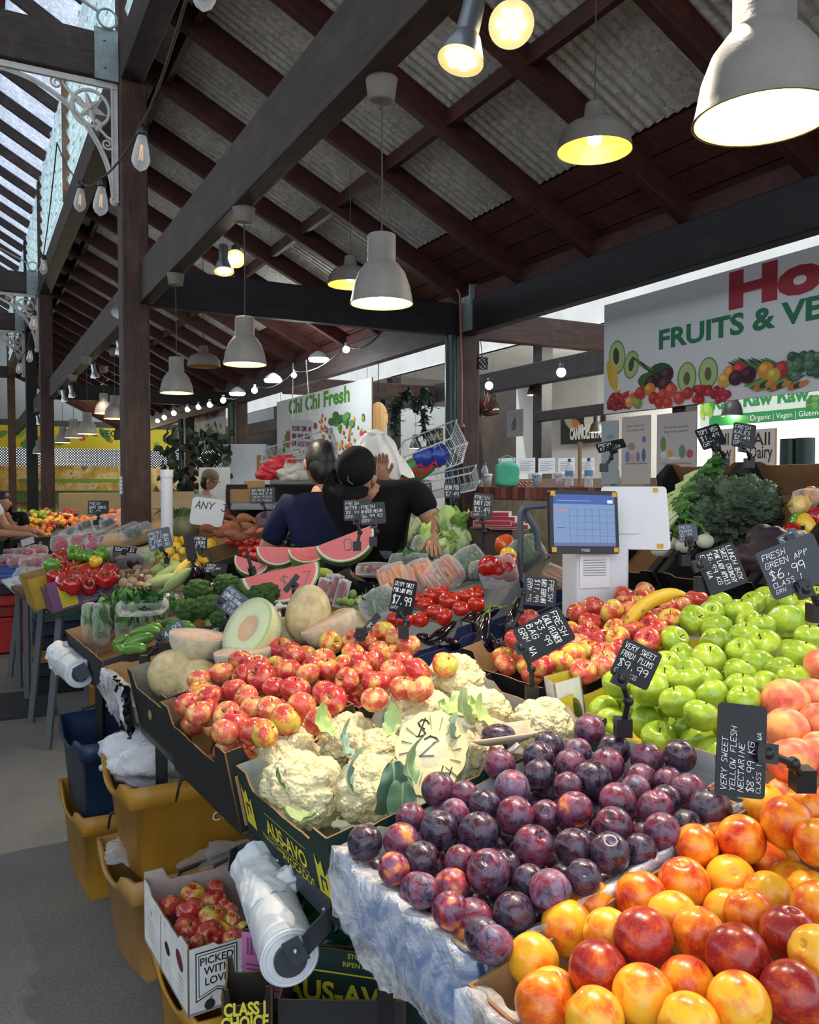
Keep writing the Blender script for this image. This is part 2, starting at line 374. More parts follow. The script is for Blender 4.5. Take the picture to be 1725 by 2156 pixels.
# plates on the clerestory
for q0, q1, l in ((-1.5, 6.62, 'clerestory plate running overhead to the star bracket post'), (6.88, 14.63, 'clerestory plate beyond the star bracket post'), (14.87, 26.5, 'clerestory plate at the far end of the aisle')):
    o = member('clerestory_plate', B(1.15, q0, 4.75), B(1.15, q1, 4.75), .17, .3, WOODB); tag(o, l, 'beam', 'timber beams of the market hall')
for q, l in ((2.7, 'overhead'), (10.7, 'beyond the star bracket post'), (22.4, 'far down the aisle')):
    o = member('clerestory_mullion', B(1.12, q, 4.9), B(1.12, q, 6.35), .13, .13, WOODO); tag(o, 'pale weathered mullion of the louvre strip ' + l, 'post')
# corrugated sheets
def corr(name, pa, za, pb, zb, q0, q1, mt, wl=.076, amp=.009, rows=1):
    mb = MB(); n = int((q1-q0)/wl*6); sl = Vector((pb-pa, zb-za)).normalized(); nx, nz = -sl.y, sl.x
    if nz < 0: nx, nz = -nx, -nz
    vs = []
    for i in range(n+1):
        q = q0+(q1-q0)*i/n; h = amp*cos(2*pi*q/wl)
        for k in range(rows+1):
            u = k/rows; vs.append(B(pa+(pb-pa)*u+nx*h, q, za+(zb-za)*u+nz*h))
    r = rows+1
    mb.add(vs, [(i*r+k, (i+1)*r+k, (i+1)*r+k+1, i*r+k+1) for i in range(n) for k in range(rows)], None, True)
    return struct(mb.build(name, mt))
def galv(name, c1, c2, c3, transl=0):
    m, t, b = nt(name); setb(b, .5, metal=.35, spec=.4); v = coords(t)
    w = N(t, 'ShaderNodeTexVoronoi', i={'Scale': 30}); t.links.new(v, w.inputs['Vector'])
    f = noise_n(t, v, 2.0, 4); s = noise_n(t, v, 75, 2, .5)
    c = ramp(t, f, [(.3, c1), (.7, c2)]); c = mix(t, c, ramp(t, w.outputs['Color'], [(.2, (.75, .75, .75)), (.8, (1.15, 1.15, 1.15))]), .8, 'MULTIPLY')
    c = mix(t, c, c3, ramp(t, s, [(.64, (0, 0, 0)), (.70, (.8, .8, .8))])); t.links.new(c, b.inputs['Base Color'])
    if transl:
        tl = N(t, 'ShaderNodeBsdfTranslucent'); mx = N(t, 'ShaderNodeMixShader', i={0: transl}); o = [n for n in t.nodes if n.type == 'OUTPUT_MATERIAL'][0]
        t.links.new(c, tl.inputs[0]); t.links.new(b.outputs[0], mx.inputs[1]); t.links.new(tl.outputs[0], mx.inputs[2]); t.links.new(mx.outputs[0], o.inputs[0]); b.inputs['Metallic'].default_value = 0
    return m
RG = galv('galvanised_roof_sheet', hx('b3afa8'), hx('cfccc4'), hx('4c4a46'))
def zr(p): return 3.30+.5*(4.1-p)        # underside of the stall roof's rafters
corr('ceiling', 1.2, zr(1.2)+.14, 3.62, zr(3.62)+.14, -3, 28, RG)
CLEAR = galv('translucent_roof_sheet', hx('c9cfdc'), hx('dfe4f0'), hx('6b7390'), .42)
GREYT = galv('pale_roof_sheet', hx('b9bbb8'), hx('cfd0cc'), hx('55555a'), .14)
def zm(p): return 6.35+.58*(1.1-p)
corr('ceiling', 1.32, zm(1.32)+.14, .42, zm(.42)+.14, -3, 30, CLEAR)
corr('ceiling', .42, zm(.42)+.16, -3.2, zm(-3.2)+.16, -3, 30, GREYT)
corr('ceiling', -3.2, zm(-3.2)+.16, -8, zm(-3.2)+.16-2.8, -3, 30, GREYT, wl=.3)
# soffit boards by the eaves
mb = MB()
for k in range(5):
    p = 3.62+k*.17; mb.add([B(p+.004, -3, zr(p+.004)+.125), B(p+.166, -3, zr(p+.166)+.125), B(p+.166, 28, zr(p+.166)+.125), B(p+.004, 28, zr(p)+.125)], [(0, 1, 2, 3)])
    mb.add([B(p+.166, -3, zr(p+.166)+.15), B(p+.174, -3, zr(p+.17)+.15), B(p+.174, 28, zr(p+.17)+.15), B(p+.166, 28, zr(p+.166)+.15)], [(0, 1, 2, 3)])
mb.add([B(3.5, -3, zr(3.5)+.156), B(4.5, -3, zr(4.5)+.156), B(4.5, 28, zr(4.5)+.156), B(3.5, 28, zr(3.5)+.156)], [(0, 1, 2, 3)])
struct(mb.build('ceiling', timber('soffit_board_wood', hx('3a1f18'), hx('56322a'), .6)))
# rafters and noggings
QR = [3.06+.915*k for k in range(-6, 27)]
ORD = 'first second third fourth fifth sixth seventh eighth ninth tenth eleventh twelfth thirteenth fourteenth fifteenth sixteenth seventeenth eighteenth nineteenth twentieth twenty-first twenty-second twenty-third twenty-fourth twenty-fifth twenty-sixth twenty-seventh twenty-eighth twenty-ninth thirtieth thirty-first thirty-second thirty-third'.split()
def ol(q, q0=-2.43): return ORD[max(0, round((q-q0)/.915))]+' '
def rl(q, what): 
    return f'{what} {"overhead" if q < 3 else "above the first lamps" if q < 6.5 else "just beyond the first cross beam" if q < 9 else "midway down the hall" if q < 17 else "far down the hall"}'
r0 = None
for q in QR:
    if q < -1.6 or abs(q-6.75) < .15: pass
    pa, pb = 1.22, 4.3
    if r0 is None:
        r0 = member('roof_rafter', B(pa, q, zr(pa)+.07), B(pb, q, zr(pb)+.07), .078, .2, WOODR); o = r0
    else:
        o = r0.copy(); COL.objects.link(o); o.matrix_basis = Matrix.Translation(B(0, q)-B(0, QR[0])) @ r0.matrix_basis
    tag(o, rl(q, ol(q)+'red-brown sloping rafter'), 'rafter', rl(q, 'stall roof rafters'))
n0 = {}
for q in QR[:-1]:
    for p, w, h in ((2.88, .045, .11), (1.42, .05, .14)):
        if p not in n0:
            n0[p] = (member('roof_nogging', B(p, q+.03, zr(p)+.08), B(p, q+.885, zr(p)+.08), w, h, WOODR, bevel=0), q); o = n0[p][0]
        else:
            o = n0[p][0].copy(); COL.objects.link(o); o.matrix_basis = Matrix.Translation(B(0, q)-B(0, n0[p][1])) @ n0[p][0].matrix_basis
        w_ = 'short nogging at mid slope' if p > 2 else 'short nogging below the clerestory plate'
        tag(o, rl(q, ol(q)+w_), 'nogging', rl(q, w_+'s'))
# blocking over the eaves beam
mb = MB()
mb.bar(B(4.16, -1, 3.3), B(4.16, 27.5, 3.3), .05, .12); struct(mb.build('trim_1', WOODR))
r1 = None
for k in range(-3, 30):
    q = 2.6+.915*k
    if r1 is None: r1 = member('roof_rafter', B(1.12, q, zm(1.12)+.07), B(-3.2, q, zm(-3.2)+.07), .06, .16, WOODB); o = r1; qq = q
    else: o = r1.copy(); COL.objects.link(o); o.matrix_basis = Matrix.Translation(B(0, q)-B(0, qq)) @ r1.matrix_basis
    tag(o, rl(q, ol(q, 2.6-2.745)+'brown aisle roof rafter'), 'rafter', rl(q, 'aisle roof rafters'))
mb = MB(hx('6d3a32')); mb.bar(B(.42, -3, zm(.42)+.09), B(.42, 30, zm(.42)+.09), .06, .1); mb.bar(B(-1.4, -3, zm(-1.4)+.09), B(-1.4, 30, zm(-1.4)+.09), .06, .1)
tag(mb.build('roof_purlin', mat('red_purlin', hx('5d2c26'), .6)), 'red purlin line across the aisle roof rafters', 'purlin')
# clerestory louvres of translucent sheet
LOUV = galv('translucent_louvre', hx('d4e6e6'), hx('e6f4f4'), hx('c4d8d8'), .7)
for i, (q0, q1) in enumerate(((-1.5, 2.62), (2.78, 6.62), (6.88, 10.62), (10.78, 14.63), (14.87, 18.2), (18.5, 22.3), (22.5, 26.4))):
    mb = MB()
    for k in range(8):
        z = 4.92+k*.18; mb.grid(lambda u, v: B(1.19-.09*v, q0+(q1-q0)*u, z+.2*v+.004*sin(u*60)), 24, 2, smooth=False)
        for q in [q0+.4+.62*j for j in range(int((q1-q0)/.62))]:
            mb.bar(B(1.08, q, z+.16), B(1.08, q+.11, z+.16), .01, .015)
    struct(mb.build('window_%d' % (i+1), LOUV))
# tie rods with rings, brackets
ROD = mat('rod_grey_paint', hx('9b9a98'), .45)
for q, l in zip(ROWS[:3], ('nearest', 'middle', 'far')):
    T = thing('tie_rod', f'grey iron tie rod with ring above the {l} tie beam', 'rod', B(1.0, q-.1, 5.0))
    mb = MB(); mb.tube([B(.93, q-.1, 5.06), B(-3, q-.1, 6.9)], .012, 8); mb.build('rod', ROD, T, True)
    mb = MB(); mb.tube([B(.98+.07*cos(a), q-.1, 5.03+.07*sin(a)) for a in [2*pi*k/18 for k in range(19)]], .009, 6); mb.build('ring', GALV, T, True)
    P = thing('beam_bracket', f'galvanised plate with bolts on the {l} tie beam end', 'bracket', B(1.0, q-.07, 4.75))
    mb = MB(); mb.box((0, 0, 0), (.17, .012, .38), Matrix.Translation(B(.975, q-.07, 4.78)) @ BM); mb.build('plate', GALV, P, True)
    for dz in (-.1, .1):
        mb = MB(); mb.ball(B(.96, q-.08, 4.78+dz), .012, 8, 6); mb.build('bolt', STEEL, P, True)
WHITEI = mat('white_painted_iron', hx('cfcac4'), .5, hx('bdb7b0'), 10)
def star_bracket(q, label):
    M = BM.copy(); M.translation = B(1.06, q, 4.6)   # local: x toward post negative outwards, z up
    T = thing('star_bracket', label, 'bracket', M, 'white star brackets under the tie beams')
    fr = MB(); fr.box((-.42, 0, -.02), (.84, .05, .035)); fr.box((-.018, 0, -.45), (.035, .05, .9))
    fr.box((-.42, -.03, -.045), (.82, .012, .012)); fr.box((-.045, -.03, -.45), (.012, .012, .86)); fr.build('frame', WHITEI, T)
    cv = MB()
    def arc(r0x, r0z): return [(-.84+.84*sin(a)*r0x, 0, -.9+.9*cos(a)*r0z) for a in [pi/2*k/24 for k in range(25)]]
    pts = [(-.82+.79*sin(a), 0, -.88+.83*cos(a)) for a in [pi/2*k/24 for k in range(25)]]
    cv.tube(pts, .013, 6); cv.tube([(x-.018, -.012, z-.018) for x, y, z in pts], .007, 6)
    cv.build('curved_rib', WHITEI, T)
    R = MB(); cx, cz = -.195, -.215
    R.tube([(cx+.135*cos(a), 0, cz+.135*sin(a)) for a in [2*pi*k/32 for k in range(33)]], .013, 6); R.build('ring', WHITEI, T)
    st = MB(); vs = [(cx, -.03, cz), (cx, .03, cz)]; 
    for k in range(12):
        r = .13 if k % 2 == 0 else .052; a = pi/2+.25+2*pi*k/12; vs.append((cx+r*cos(a), 0, cz+r*sin(a)))
    st.add(vs, [(0, 2+k, 2+(k+1) % 12) for k in range(12)] + [(1, 2+(k+1) % 12, 2+k) for k in range(12)]); st.ball((cx, -.03, cz), .016, 10, 6); st.build('star', WHITEI, T)
    for sx in (0, 1):
        sc = MB(); P = []
        for k in range(40):
            a = k*.28; r = .05*(1-k/46); P.append((r*cos(a), r*sin(a)))
        o = (-.43, -.075) if sx == 0 else (-.075, -.46)
        sp = [(o[0]+(u if sx == 0 else w), 0, o[1]+(w if sx == 0 else u)) for u, w in P]
        e = (-.235, -.33) if sx == 1 else (-.31, -.235)
        sc.tube([(e[0], 0, e[1]), ((e[0]*.5+sp[0][0]*.5)+(.02 if sx == 0 else .02), 0, e[1]*.5+sp[0][2]*.5+.02)] + sp, [.012, .012]+[.011*(1-.5*k/40) for k in range(40)], 6)
        for k in range(5):
            a = pi*(.1+.2*k)+(0 if sx == 0 else -pi/2); q0 = (e[0]+.02, e[1]+.05) if sx == 0 else (e[0]+.08, e[1]+.0)
            sc.ball((q0[0]+.028*cos(a), 0, q0[1]+.028*sin(a)), (.02, .012, .02), 8, 6)
        sc.build('scroll', WHITEI, T)
    tip = MB(); tip.ball((-.83, 0, -.06), (.03, .02, .03), 12, 8); tip.ball((-.03, 0, -.88), (.035, .02, .04), 12, 8); tip.build('finial', WHITEI, T)
    return T
SB = star_bracket(6.75, 'largest white cast-iron star bracket, under the nearest tie beam')
for q, l in ((14.75, 'white cast-iron star bracket under the second tie beam'), (18.35, 'white cast-iron star bracket under the third tie beam')):
    c = copy_tree(SB, BM.copy()); c.matrix_basis = Matrix.Translation(B(1.06, q, 4.6)) @ BM; c['label'] = l
# galvanised shoe where the eaves beam meets the corner post
P = thing('beam_shoe', 'galvanised bolted shoe joining beams above the corner post', 'bracket', B(4.08, 6.6, 3.1))
mb = MB(); mb.box((0, 0, 0), (.02, .16, .32), Matrix.Translation(B(4.09, 6.56, 3.12)) @ BM); mb.box((0, 0, 0), (.16, .02, .2), Matrix.Translation(B(4.16, 6.5, 3.28)) @ BM); mb.build('plate', GALV, P, True)
mb = MB(hx('8a4a34'))
mb.tube([B(4.02, 6.62, 3.35), B(4.04, 6.6, 3.3), B(4.06, 6.6, 2.6), B(4.06, 6.6, 2.1)], .012, 8); mb.ball(B(4.06, 6.6, 2.09), .03, 8, 6)
tag(mb.build('copper_pipe', GLOSSP, world=True), 'thin copper pipe down the dark corner post', 'pipe')
# end wall, right hall
WHT = mat('white_wall_paint', hx('c9cac8'), .7, hx('d6d7d4'), 2); OCH = mat('ochre_old_paint', hx('b08a3c'), .7, stops=[(.35, hx('a67c2e')), (.5, hx('c79d48')), (.62, hx('d8c48c')), (.66, hx('8d6a30'))], ns=3)
def wallq(q, p0, p1, z0, z1, mt, name='wall_back', th=.1):
    mb = MB(); mb.box((0, 0, 0), (p1-p0, th, z1-z0), Matrix.Translation(B((p0+p1)/2, q, (z0+z1)/2)) @ BM); return struct(mb.build(name, mt, world=True))
def wallp(p, q0, q1, z0, z1, mt, name='wall_right', th=.1):
    mb = MB(); mb.box((0, 0, 0), (th, q1-q0, z1-z0), Matrix.Translation(B(p, (q0+q1)/2, (z0+z1)/2)) @ BM); return struct(mb.build(name, mt, world=True))
DARKW = mat('dark_wall_paint', hx('3a3430'), .8, hx('4b4038'), 2)
wallq(29, -9, 10.2, 0, 2.15, OCH); wallq(29, -9, 10.2, 2.95, 3.6, DARKW); wallq(29, -9, 10.2, 3.6, 8.6, mat('pale_gable_boards', hx('8d8f8c'), .8))
wallq(28.6, -4, 7, 1.0, 1.35, mat('green_painted_ledge', hx('5c7a34'), .6, hx('4b6430'), 4), th=.5)
mb = MB(hx('20242c'))
for d in (1, -1):
    for k in range(-8, 168):
        p0 = -4+k*.085; a = B(p0, 28.95, 2.15); e = B(p0+.8*d, 28.95, 2.95); mb.bar(a, e, .02, .034)
struct(mb.build('trim_2', GLOSSP))
for nm in ('wall_left',): wallp(-6.2, -3, 29, 0, 3.4, DARKW, nm)
wallp(9.9, 1.5, 13.9, 0, 5.0, WHT); wallp(9.9, 13.9, 29, 0, 5, DARKW)
wallp(7.05, 2, 27, 3.56, 3.9, WHT, 'trim_3', .06)
wallq(15.4, 7.2, 9.8, 0, 3.2, WHT, 'wall_back'); wallq(1.4, 4.4, 9.9, 0, 1.2, DARKW, 'wall_front')
mb = MB()
for q0 in range(2, 27, 1): mb.bar(B(7.05, q0, 3.9), B(7.05, q0, 4.7), .05, .05)
mb.bar(B(7.05, 2, 4.7), B(7.05, 27, 4.7), .08, .1); struct(mb.build('trim_4', WHITEP))
mb = MB(); mb.add([B(7.0, 1, 3.56), B(9.9, 1, 3.56), B(9.9, 13.9, 3.56), B(7.0, 13.9, 3.56)], [(0, 1, 2, 3)]); struct(mb.build('ceiling', WHT))
# brick-capped ledge wall
m, t, b = nt('plaster_and_brick'); setb(b, .85)
v = coords(t); f = noise_n(t, v, 9, 5, .6); t.links.new(ramp(t, f, [(.3, hx('8a7a5e')), (.7, hx('b3a383'))]), b.inputs['Base Color']); bump(t, b, f, .5, .01)
ldg = MB(); ldg.box((0, 0, 0), (.3, 10.9, 1.42), Matrix.Translation(B(4.46, 1.65, .71)) @ BM); struct(ldg.build('wall_counter', m, world=True))
brk = MB(); 
for k in range(118):
    q = -3.7+k*.092; brk.box((0, 0, 0), (.34, .08, .105), Matrix.Translation(B(4.45, q, 1.473)) @ BM, hx(random.choice(['8a4a3a', '7a3f33', '9b5b48', '6d3a34', 'a0705a'])))
brk.box((0, 0, 0), (.31, 10.9, .1), Matrix.Translation(B(4.46, 1.65, 1.47)) @ BM, hx('b7ad9c'))
struct(brk.build('trim_5', attr_mat('brick_paint', .85, .8)))
# ================================================================ lamps
LG = mat('lamp_grey_enamel', hx('77716a'), .5, hx('847e76'), 8, bs=.1, bsc=120); LBK = mat('lamp_black', hx('1c1c1c'), .45)
m, t, b = nt('lamp_inner_white'); setb(b, .5, emit=None); b.inputs['Base Color'].default_value = (*hx('c9be78'), 1); LIN = m
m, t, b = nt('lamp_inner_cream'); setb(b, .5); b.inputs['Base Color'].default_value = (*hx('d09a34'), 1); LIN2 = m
BULB = emis('lit_bulb', (1, .93, .74), 8); BULBW = emis('lit_led_white', (.93, .98, 1), 7); BULBF = emis('festoon_bulb_lit', (1, .88, .62), 9)
CORD = mat('lamp_cord', hx('4a4640'), .8)
HPROF = [(.0, .238), (.045, .238), (.049, .234), (.049, .145), (.052, .142), (.060, .134), (.082, .105), (.098, .062), (.106, .02), (.110, .002), (.112, 0)]
BPROF = [(0, .19), (.035, .19), (.038, .185), (.045, .125), (.075, .115), (.115, .095), (.142, .06), (.15, .01), (.152, 0)]
def pendant(x, y, w, label, top, prof='h', lit=True, dia=None, mt=None, E_=None, tilt=0, group='grey pendant lamps', cupped=True):
    dia = dia or (.224 if prof == 'h' else .304); d = dia*FPX/w; p = at(x, y, d); P = HPROF if prof == 'h' else BPROF
    k = dia/(.224 if prof == 'h' else .304)
    T = thing('pendant_lamp', label, 'lamp', p, group); mt = mt or LG
    mb = MB(); mb.lathe([(r*k, z*k) for r, z in P], 36); mb.build('lamp_shade', mt, T)
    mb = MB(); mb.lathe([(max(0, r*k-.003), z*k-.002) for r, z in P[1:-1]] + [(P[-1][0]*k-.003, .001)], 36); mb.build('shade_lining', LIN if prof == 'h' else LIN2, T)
    if lit:
        mb = MB(); mb.ball((0, 0, .055*k), (.03*k, .03*k, .035*k), 16, 10); mb.build('bulb', BULB, T)
    zt = top-p.z; mb = MB(); pts = [(0, 0, P[0][1]*k), (.002, 0, zt*.5), (0, 0, zt)]
    mb.tube(pts, .003, 6); mb.build('cord', CORD, T)
    if cupped:
        mb = MB(); mb.lathe([(0, zt-.075), (.035, zt-.075), (.046, zt-.07), (.055, zt-.005), (.058, zt), (0, zt)], 24); mb.build('ceiling_cup', mt, T)
    if lit and E_:
        l = light('POINT', 'pendant_light', p+Vector((0, 0, .012)), E_, r=.02); l.data.use_shadow = True
    return T
BZ = 2.94
pendant(804, 640, 136, 'large grey bell pendant hanging nearest the centre of the long beam', BZ, E_=3.2)
pendant(516, 768, 93, 'grey bell pendant second along the long beam', BZ, E_=3.2)
pendant(372, 828, 71, 'grey bell pendant on the long beam next to the aisle post', BZ, E_=3)
pendant(1607, 252, 288, 'huge close pendant lamp at the upper right corner', BZ+.3, E_=4, dia=.226)
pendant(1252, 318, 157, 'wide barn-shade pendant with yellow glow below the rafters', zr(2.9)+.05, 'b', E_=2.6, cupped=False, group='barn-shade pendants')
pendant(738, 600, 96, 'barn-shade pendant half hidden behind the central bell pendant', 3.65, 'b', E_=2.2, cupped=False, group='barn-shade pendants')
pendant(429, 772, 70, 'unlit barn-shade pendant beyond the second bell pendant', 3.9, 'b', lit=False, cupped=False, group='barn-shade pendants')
for i, (x, y, w, l) in enumerate(((242, 882, 46, 'partly hidden behind the aisle post'), (219, 871, 40, 'left of the aisle post, highest of the far group'), (184, 914, 43, 'lowest large one of the far group'), (155, 922, 37, 'pale one in the middle of the far group'), (132, 932, 32, 'left end of the far group'), (82, 955, 26, 'tiny, left of the second aisle post'))):
    pendant(x, y, w, 'far bell pendant ' + l, BZ, E_=5, group='far bell pendants')
for (x, y, w, l) in ((1126, 832, 33, 'black bell pendant beside a globe bulb in the white shop'), (1038, 862, 30, 'black bell pendant below the left globe bulb of the white shop'), (1544, 876, 50, 'black bell pendant in front of the raw food sign'), (1257, 910, 33, 'black bell pendant beside the cannoli poster'), (875, 944, 27, 'small black bell pendant behind the leafy garland')):
    pendant(x, y, w, l, 3.55, mt=LBK, E_=4, cupped=False, group='black bell pendants')
# spot lamps
LENS = emis('spot_lens_glow', (1, .74, .30), .42); LENS.node_tree.nodes['Principled BSDF'].inputs['Base Color'].default_value = (.25, .2, .1, 1)
def spot(x, y, d, tgt, label, E_=60, k=1.0, lit=True):
    p = at(x, y, d); T_ = Vector(tgt); q = (T_-p).to_track_quat('-Z', 'Y').to_matrix().to_4x4(); q.translation = p
    T = thing('spot_lamp', label, 'lamp', q, 'spot lamps on the beams')
    mb = MB(); mb.lathe([(0, .16), (.022, .16), (.026, .155), (.028, .07), (.036, .06), (.05, .02), (.056, 0)], 28); o = mb.build('lamp_head', STEEL if lit else LG, T); 
    mb = MB(); mb.lathe([(.055, 0), (.05, .004), (0, .006)], 28); mb.build('lens', LENS if lit else WHITEP, T)
    if lit:
        mb = MB()
        for i in range(7): a = i*pi/3; q_ = 0 if i == 6 else .026; mb.ball((q_*cos(a), q_*sin(a), -.0), (.010, .010, .004), 10, 6)
        mb.build('led_cluster', BULB, T)
    if lit: light('SPOT', 'spot_light', p + (T_-p).normalized()*.02, E_*.62, r=.02, tgt=tgt, spot=rad(78), blend=.8)
    return T
spot(970, 128, 1.95, at(620, 1600, 1.7), 'steel spot lamp aimed down at the cauliflowers', 66)
spot(1077, 52, 2.0, (.3, .2, .9), 'round spot lamp facing the camera beside the big beam', 45)
spot(472, 572, 4.6, (-.9, 4.2, 1.0), 'small lit spot lamp behind the long beam', 120)
spot(496, 545, 4.7, (-.5, 2.2, .9), 'bright round spot lamp facing out beside the long beam', 80)
spot(247, 660, 6.9, (-3.0, 5.0, 0.8), 'unlit white spot lamp hanging by the aisle post', lit=False)
for x, y, d, l in ((254, 745, 8, 'next to the aisle post'), (201, 795, 9.5, 'under the second beam, middle'), (153, 836, 11, 'under the second beam, far end'), (137, 845, 11.5, 'at the second aisle post'), (83, 893, 15, 'beyond the second aisle post')):
    spot(x, y, d, at(x+60, 1120, d+.5), 'small far spot lamp ' + l, 25 if d < 12 else 0.1)
# unseen spot lamps added beyond the frame to brighten the produce
for P, tg, l in ((B(1.24, 1.2, 2.80), (.55, 1.5, 1.0), 'above the plums, over the upper edge'), (B(4.0, 1.6, 2.80), (1.2, 2.0, 1.1), 'on the eaves beam above the green apples'), (B(3.9, 2.3, 2.84), (.1, 2.9, 1.1), 'on the eaves beam aimed at the film packs')):
    q = (Vector(tg)-P).to_track_quat('-Z', 'Y').to_matrix().to_4x4(); q.translation = P; T = thing('spot_lamp', 'steel spot lamp '+l, 'lamp', q, 'spot lamps on the beams')
    mb = MB(); mb.lathe([(0, .16), (.022, .16), (.026, .155), (.028, .07), (.036, .06), (.05, .02), (.056, 0)], 28); mb.build('lamp_head', STEEL, T); mb = MB(); mb.lathe([(.055, 0), (.05, .004), (0, .006)], 28); mb.build('lens', LENS, T)
    light('SPOT', 'spot_light', P+(Vector(tg)-P).normalized()*.02, 58, (1, .9, .74), r=.02, tgt=tg, spot=rad(80), blend=.8)
# globe and festoon bulbs
def globe(x, y, w, label, d, mt=BULBF, gr='lit globe bulbs'):
    r = w*d/FPX/2; p = at(x, y, d); T = thing('globe_bulb', label, 'bulb', p, gr)
    mb = MB(); mb.ball((0, 0, 0), r, 14, 10); mb.build('glass_globe', mt, T)
    mb = MB(); mb.lathe([(r*.45, r*.8), (r*.5, r*1.9), (0, r*1.95)], 12); mb.build('socket', BLACKP if mt is BULB else WHITEP, T); return T
globe(1030, 812, 17, 'left globe bulb on the dark shop beam', 11.5, BULB, 'globe bulbs on the shop beam'); globe(1182, 784, 20, 'right globe bulb on the dark shop beam', 9.5, BULB, 'globe bulbs on the shop beam')
fest = [(729, 736, 15, 9), (619, 790, 12, 10.5), (536, 822, 13, 10.5), (470, 843, 12, 11.5), (442, 852, 12, 12.2), (418, 857, 11, 13), (395, 862, 11, 13.6), (366, 870, 11, 14.6), (346, 879, 10, 15.4), (332, 886, 9, 16)]
fw = ['first and highest, right of the white discs', 'second, above the hanging fruit sign', 'third, above the small green and white sign', 'fourth', 'fifth', 'sixth', 'seventh', 'eighth', 'ninth', 'last, next to the aisle post']
for (x, y, w, d), l in zip(fest, fw): globe(x, y, w, 'festoon bulb ' + l + ' along the string', d, gr='festoon bulbs on the stall string')
mb = MB(hx('1a1a1a')); P = [at(x, y-9, d) for x, y, w, d in fest]; P = [at(810, 690, 8.2)]+P
for a, b2 in zip(P[:-1], P[1:]): mb.tube([a+(b2-a)*u+Vector((0, 0, -.10*4*u*(1-u))) for u in [k/6 for k in range(7)]], .008, 5)
tag(mb.build('festoon_cable', BLACKP, world=True), 'black cable carrying the lit festoon bulbs', 'cable')
for x, y, w, d, l in ((671, 757, 43, 9.5, 'rightmost and largest'), (575, 801, 38, 10.5, 'middle'), (500, 829, 34, 11.5, 'leftmost')):
    r = w*d/FPX/2; T = thing('led_disc_lamp', f'white led disc lamp, {l} of the three', 'lamp', at(x, y, d), 'led disc lamps')
    mb = MB(); mb.lathe([(0, -.02), (r*.9, -.02), (r, .01)], 28); mb.build('diffuser', BULBW, T); mb = MB(); mb.lathe([(r, .012), (r*.8, .05), (r*.3, .09), (0, .1)], 28); mb.build('housing', WHITEP, T)
light('POINT', 'led_light', at(620, 790, 10), 26, (.9, .96, 1), .2); light('POINT', 'hall_light', B(8.4, 8, 3.1), 190, (1, .95, .86), .3); light('POINT', 'hall_light', B(8.4, 5, 3.1), 75, (1, .95, .86), .3)
light('POINT', 'hall_light', B(3, 24, 2.7), 70, (1, .85, .6), .3); light('POINT', 'hall_light', B(7, 18, 2.7), 50, (1, .9, .75), .3)
# filament bulbs on the aisle string
m, t, b = nt('bulb_glass'); setb(b, .04, trans=0, spec=.6)
GL_ = film('bulb_clear_glass', (.95, .96, .97), .5, .05, .05)
fl = [(432, 2, 52, 2.2, 'cut off by the top edge'), (298, 345, 38, 2.95, 'large, in front of the aisle post'), (213, 442, 31, 3.7, 'right one of the hanging pair'), (169, 436, 25, 4.5, 'left one of the hanging pair'), (92, 572, 16, 7.0, 'by the second plate'), (71, 689, 16, 7.0, 'below the second star bracket'), (63, 758, 13, 8.5, 'lower end of the far string'), (40, 783, 12, 9.3, 'lowest of the far string')]
fb0 = None
for x, y, w, d, l in fl:
    k = w*d/FPX/.064; M = TRS(at(x, y-w*.9, d), 0, rad(4), 0, k)
    if fb0 is None:
        T = thing('filament_bulb', '', 'bulb', M, 'unlit filament bulbs on the aisle string'); fb0 = T
        mb = MB(); mb.lathe([(.0, -.085), (.008, -.08), (.022, -.07), (.031, -.052), (.032, -.038), (.026, -.005), (.018, .03), (.014, .045)], 24, Matrix.Translation((0, 0, 0))); mb.build('glass', GL_, T)
        mb = MB(); mb.lathe([(0, .082), (.012, .082), (.018, .076), (.019, .045), (.016, .04), (0, .04)], 18); mb.build('socket', BLACKP, T)
        mb = MB()
        for a in range(4): mb.tube([(.007*cos(a*1.57), .007*sin(a*1.57), -.045), (.004*cos(a*1.57), .004*sin(a*1.57), .01)], .0012, 5)
        mb.build('filament', emis('amber_filament', (.9, .5, .2), .35), T)
    else: T = copy_tree(fb0, M)
    T['label'] = 'clear filament bulb, ' + l
mb = MB(hx('3a3735')); Q = [at(400, -30, 2.0)]+[at(x, y-w*2.15, d) for x, y, w, d, l in fl[1:4]]+[at(120, 300, 5.5), at(90, 545, 7.0), at(70, 660, 7), at(55, 735, 8.6), at(38, 760, 9.3), at(20, 700, 10.5)]
for i, (a, b2) in enumerate(zip(Q[:-1], Q[1:])):
    sg = .03*(b2-a).length; mb.tube([a+(b2-a)*u+Vector((0, 0, -sg*4*u*(1-u))) for u in [k/8 for k in range(9)]], .0045, 5)
tag(mb.build('festoon_cable', CORD, world=True), 'dark cable swagging the filament bulbs over the aisle', 'cable')
